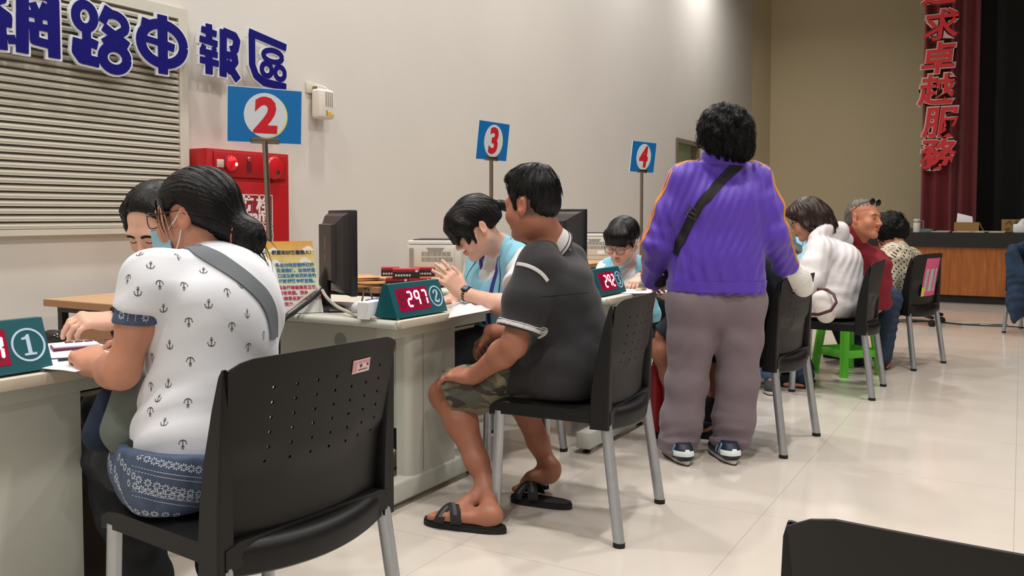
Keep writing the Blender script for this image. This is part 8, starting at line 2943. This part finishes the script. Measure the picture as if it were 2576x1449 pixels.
p9, v, q = make_body(S, H9, SKIN_RED, V(6.42, 1.03, 0), 'older man with grey hair in dark red jacket on a green stool, turning his head', 0.0045)
bv9 = bvh_of(v, q)
brows(bv9, H9, p9, HAIR_GRY)
S = SDF()
S.ell(H9.w(0, -0.016, 0.044), (0.0785, 0.0985, 0.087), H9.R, 0.02)
S.ell(H9.w(0, -0.055, 0.000), (0.070, 0.062, 0.060), H9.R, 0.04)
S.cut(H9.w(0, 0.074, 0.072), H9.R @ V(0, 0.8, -0.6))
S.cut(H9.w(0, 0.030, 0.012), H9.R @ V(0, 0.8, -0.6))
S.cut(H9.w(0, -0.05, -0.04), H9.R @ V(0, 0.2, -1))
hair_obj(S, p9, HAIR_GRY, (H9.w(0, -0.03, 0.15), H9.R @ V(0, 0, 1)), 200, 0.0045, (0.0008, 60), gravity=0.2, steps=5, slen=0.007, sr=0.0009, lift=0.003, seed=41)
S = SDF()
B9.torso(S, 0.95, 0.026, 0.06, hem=0.004)
S.cap(V(6.40, 1.0, 0.80), V(6.40, 1.02, 0.58), 0.12, 0.13, 0.08)
S.chain([B9.shR, B9.shR.lerp(elR9, 0.5), elR9, wrR9], [0.074, 0.078, 0.070, 0.054], 0.04)
S.chain([B9.shL, elL9, wrL9], [0.072, 0.070, 0.054], 0.04)
S.chain([V(B9.neck) + V(0, 0, 0.0), H9.w(0, -0.05, -0.085)], [0.072, 0.066], 0.03)
S.cut(H9.w(0, -0.05, -0.075), H9.R @ V(0, -0.3, 1)) if False else None
S.ell(H9.w(0, 0.04, -0.075), (0.070, 0.085, 0.062), H9.R, 0.01, 's')
S.cut(V(0, 0, 0.452), (0, 0, -1))
cloth(S, 'jacket', p9, REDJ, 0.006, [(0.005, (0.5, 0.4, 1), 0.13), (0.003, (0.3, -0.3, 1), 0.06)])
S = SDF()
for hp, kn, an in ((B9.hipL, kL9, aL9), (B9.hipR, kR9, aR9)):
    S.chain([hp, kn, an], [0.100, 0.080, 0.066], 0.03)
S.cap(B9.hipL, B9.hipR, 0.10)
S.cut(V(0, 0, 0.452), (0, 0, -1)) if False else None
cloth(S, 'trousers', p9, JND, 0.007, [(0.003, (0.3, 0.3, 1), 0.05)])
for an in (aL9, aR9):
    shoe('shoe', p9, an + V(-0.07, 0, -0.09), an + V(0.20, 0, -0.09), [TROU_K, BLK2, BLK2])
# sunglasses pushed up on his head
SUN = M_('sunglasses_black', srgb(14, 14, 16), 0.12)
sg = MB()
for sx in (-1, 1):
    pts = [H9.w(sx * 0.034 + 0.027 * math.cos(a), 0.072 + 0.004 * math.sin(a), 0.098 + 0.019 * math.sin(a)) for a in [2 * PI * k / 20 for k in range(20)]]
    sg.tube(pts, 0.002, 6, closed=True)
    sg.add([H9.w(sx * 0.034, 0.075, 0.098)] + pts, [(0, k + 1, (k + 1) % 20 + 1) for k in range(20)])
    sg.tube([H9.w(sx * 0.060, 0.070, 0.100), H9.w(sx * 0.082, 0.030, 0.082), H9.w(sx * 0.084, -0.030, 0.040), H9.w(sx * 0.078, -0.065, 0.010)], 0.0026, 6)
sg.tube([H9.w(-0.008, 0.074, 0.102), H9.w(0.008, 0.074, 0.102)], 0.002, 6)
tag(obj('sunglasses', sg, SUN), 'black sunglasses pushed up on the grey hair of the man in red', 'sunglasses')
P = P_

# ------------------------------------------------------------------ the woman in the patterned shirt
def lattice_mat():
    m, nt, b = new_mat('cream_lattice_print')
    L = nt.links
    tc = nt.nodes.new('ShaderNodeTexCoord')
    mp = nt.nodes.new('ShaderNodeMapping')
    mp.inputs['Rotation'].default_value = (0.0, 0.78, 0.5)
    mp.inputs['Scale'].default_value = (1, 1, 1)
    L.new(tc.outputs['Object'], mp.inputs['Vector'])
    sx = nt.nodes.new('ShaderNodeSeparateXYZ')
    L.new(mp.outputs[0], sx.inputs[0])
    def mth(op, a, b_=None):
        n = nt.nodes.new('ShaderNodeMath')
        n.operation = op
        for i, q in enumerate((a, b_)):
            if q is None: continue
            if isinstance(q, (int, float)): n.inputs[i].default_value = q
            else: L.new(q, n.inputs[i])
        return n.outputs[0]
    k = 2 * PI / 0.028
    a = mth('SINE', mth('MULTIPLY', sx.outputs[0], k))
    c = mth('SINE', mth('MULTIPLY', sx.outputs[2], k))
    dots = mth('MULTIPLY', mth('GREATER_THAN', a, 0.35), mth('GREATER_THAN', c, 0.35))
    l1 = mth('GREATER_THAN', mth('SINE', mth('MULTIPLY', sx.outputs[0], k * 2)), 0.80)
    l2 = mth('GREATER_THAN', mth('SINE', mth('MULTIPLY', sx.outputs[2], k * 2)), 0.80)
    ln = mth('MULTIPLY', mth('MAXIMUM', l1, l2), 0.45)
    f = mth('MAXIMUM', dots, ln)
    mx = nt.nodes.new('ShaderNodeMix')
    mx.data_type = 'RGBA'
    L.new(f, mx.inputs[0])
    mx.inputs[6].default_value = srgb(204, 194, 172)
    mx.inputs[7].default_value = srgb(30, 26, 26)
    L.new(mx.outputs[2], b.inputs['Base Color'])
    b.inputs['Roughness'].default_value = 0.85
    return m
LATT = lattice_mat()
H10 = Head(P(2236, 588, 6.72), V(-0.25, 0.80, -0.75), 1.0)
B10 = Body(pelvis=V(7.04, 0.86, 0.55), hipL=V(6.95, 0.90, 0.545), hipR=V(7.13, 0.83, 0.545), chest=P(2268, 715, 6.52), neck=P(2262, 628, 6.60),
           shL=P(2236, 660, 6.42), shR=P(2295, 652, 6.78), fwd=(0.1, 0.9, -0.35))
elL10, wrL10 = P(2222, 745, 6.35), P(2205, 690, 6.6)
elR10, wrR10 = P(2285, 740, 6.95), P(2235, 715, 7.0)
kL10, kR10, aL10, aR10 = V(7.02, 1.28, 0.5), V(7.22, 1.22, 0.5), V(7.02, 1.12, 0.09), V(7.2, 1.10, 0.09)
S = SDF()
H10.add(S)
B10.neckcol(S, H10, 0.048)
B10.torso(S, 0.95)
arm(S, B10.shL, elL10, wrL10)
arm(S, B10.shR, elR10, wrR10)
hand(S, wrL10, P(2205, 640, 6.68) - wrL10, V(0.2, 0.5, 0.3), 1, 0.95, (0.7, 0.7, 0.7, 0.7))
hand(S, wrR10, V(-0.2, 1, 0), V(0, 0, -1), -1, 0.95)
leg(S, B10.hipL, kL10, aL10, 0.97)
leg(S, B10.hipR, kR10, aR10, 0.97)
foot(S, aL10, aL10 + V(0, -0.05, -0.09), aL10 + V(0.02, 0.17, -0.09), 0.9, False)
foot(S, aR10, aR10 + V(0, -0.05, -0.09), aR10 + V(0.02, 0.17, -0.09), 0.9, False)
p10, v, q = make_body(S, H10, SKIN_MID, V(7.04, 0.86, 0), 'woman with curly black hair in cream shirt with a dark lattice print', 0.005)
S = SDF()
S.ell(H10.w(0, -0.030, 0.040), (0.118, 0.125, 0.112), H10.R, 0.02)
S.ell(H10.w(0, -0.055, -0.020), (0.108, 0.085, 0.075), H10.R, 0.03)
S.cut(H10.w(0, 0.075, 0.02), H10.R @ V(0, 0.9, -0.45))
rr_ = random.Random(9)
for k in range(90):
    a, b = rr_.uniform(0, 6.28), rr_.uniform(-0.5, 1.4)
    S.ell(H10.w(0.112 * math.cos(a) * math.cos(b), -0.038 + 0.115 * math.sin(a) * math.cos(b), 0.02 + 0.122 * math.sin(b)), (rr_.uniform(0.012, 0.022),) * 3, None, 0.010)
hair_obj(S, p10, HAIR_SOFT, (H10.w(0, -0.03, 0.2), H10.R @ V(0, 0, 1)), 380, 0.0055, (0.003, 30), gravity=0.5, steps=9, slen=0.008, sr=0.0016, lift=0.008, seed=22, curl=0.006)
S = SDF()
B10.torso(S, 0.98, 0.024, 0.06, hem=0.006)
S.cap(V(7.03, 0.80, 0.78), V(7.03, 0.82, 0.58), 0.115, 0.125, 0.07)
S.chain([B10.shL, B10.shL.lerp(elL10, 0.5), elL10], [0.070, 0.076, 0.080], 0.04, clip=[(B10.shL.lerp(elL10, 0.92), elL10 - B10.shL)])
S.chain([B10.shR, elR10], [0.070, 0.076], 0.04, clip=[(B10.shR.lerp(elR10, 0.9), elR10 - B10.shR)])
S.cut(V(0, 0, 0.462), (0, 0, -1))
s10 = cloth(S, 'shirt', p10, LATT, 0.006, [(0.004, (0.5, 0.4, 1), 0.09)])
S = SDF()
nk = V(B10.neck)
cr = [nk + RT * (0.066 * math.cos(a)) + FH * (0.066 * math.sin(a)) + V(0, 0, 0.015 * math.sin(a)) for a in [2 * PI * k / 16 for k in range(17)]]
S.chain(cr, [0.014] * 17, 0.01)
cloth(S, 'collar', s10, M_('collar_cream', srgb(196, 186, 164), 0.8), 0.005)
S = SDF()
for hp, kn, an in ((B10.hipL, kL10, aL10), (B10.hipR, kR10, aR10)):
    S.chain([hp, kn, an], [0.100, 0.080, 0.066], 0.03)
S.cap(B10.hipL, B10.hipR, 0.10)
cloth(S, 'trousers', p10, TROU_K, 0.007)
for an in (aL10, aR10):
    shoe('shoe', p10, an + V(0, -0.07, -0.09), an + V(0.02, 0.19, -0.09), [TROU_K, BLK2, BLK2])
P_, P = P, lambda px, py, d: P_(px + 4, py, d - 0.34)
# ------------------------------------------------------------------ denim jacket draped on the chair at the right edge
S = SDF()
S.chain([P(2540, 640, 8.35), P(2560, 700, 8.3), P(2556, 765, 8.25), P(2548, 800, 8.2)], [0.060, 0.10, 0.10, 0.045], 0.04, n=FH, sq=1.5)
S.chain([P(2600, 625, 8.4), P(2620, 700, 8.35), P(2600, 780, 8.3)], [0.10, 0.16, 0.12], 0.05, n=FH, sq=1.5)
S.chain([P(2548, 626, 8.4), P(2600, 622, 8.45)], [0.05, 0.06], 0.03)
v, q = S.mesh(0.007, 1)
v = folds(v, q, [(0.008, RT, 0.09), (0.004, (0.3, 0.2, 1), 0.07)])
dj = np_obj('denim_jacket', v, q, DNM, None, P(2560, 720, 8.3))
tag(dj, 'dark blue denim jacket hanging over the chair at the right edge', 'jacket')
P = P_
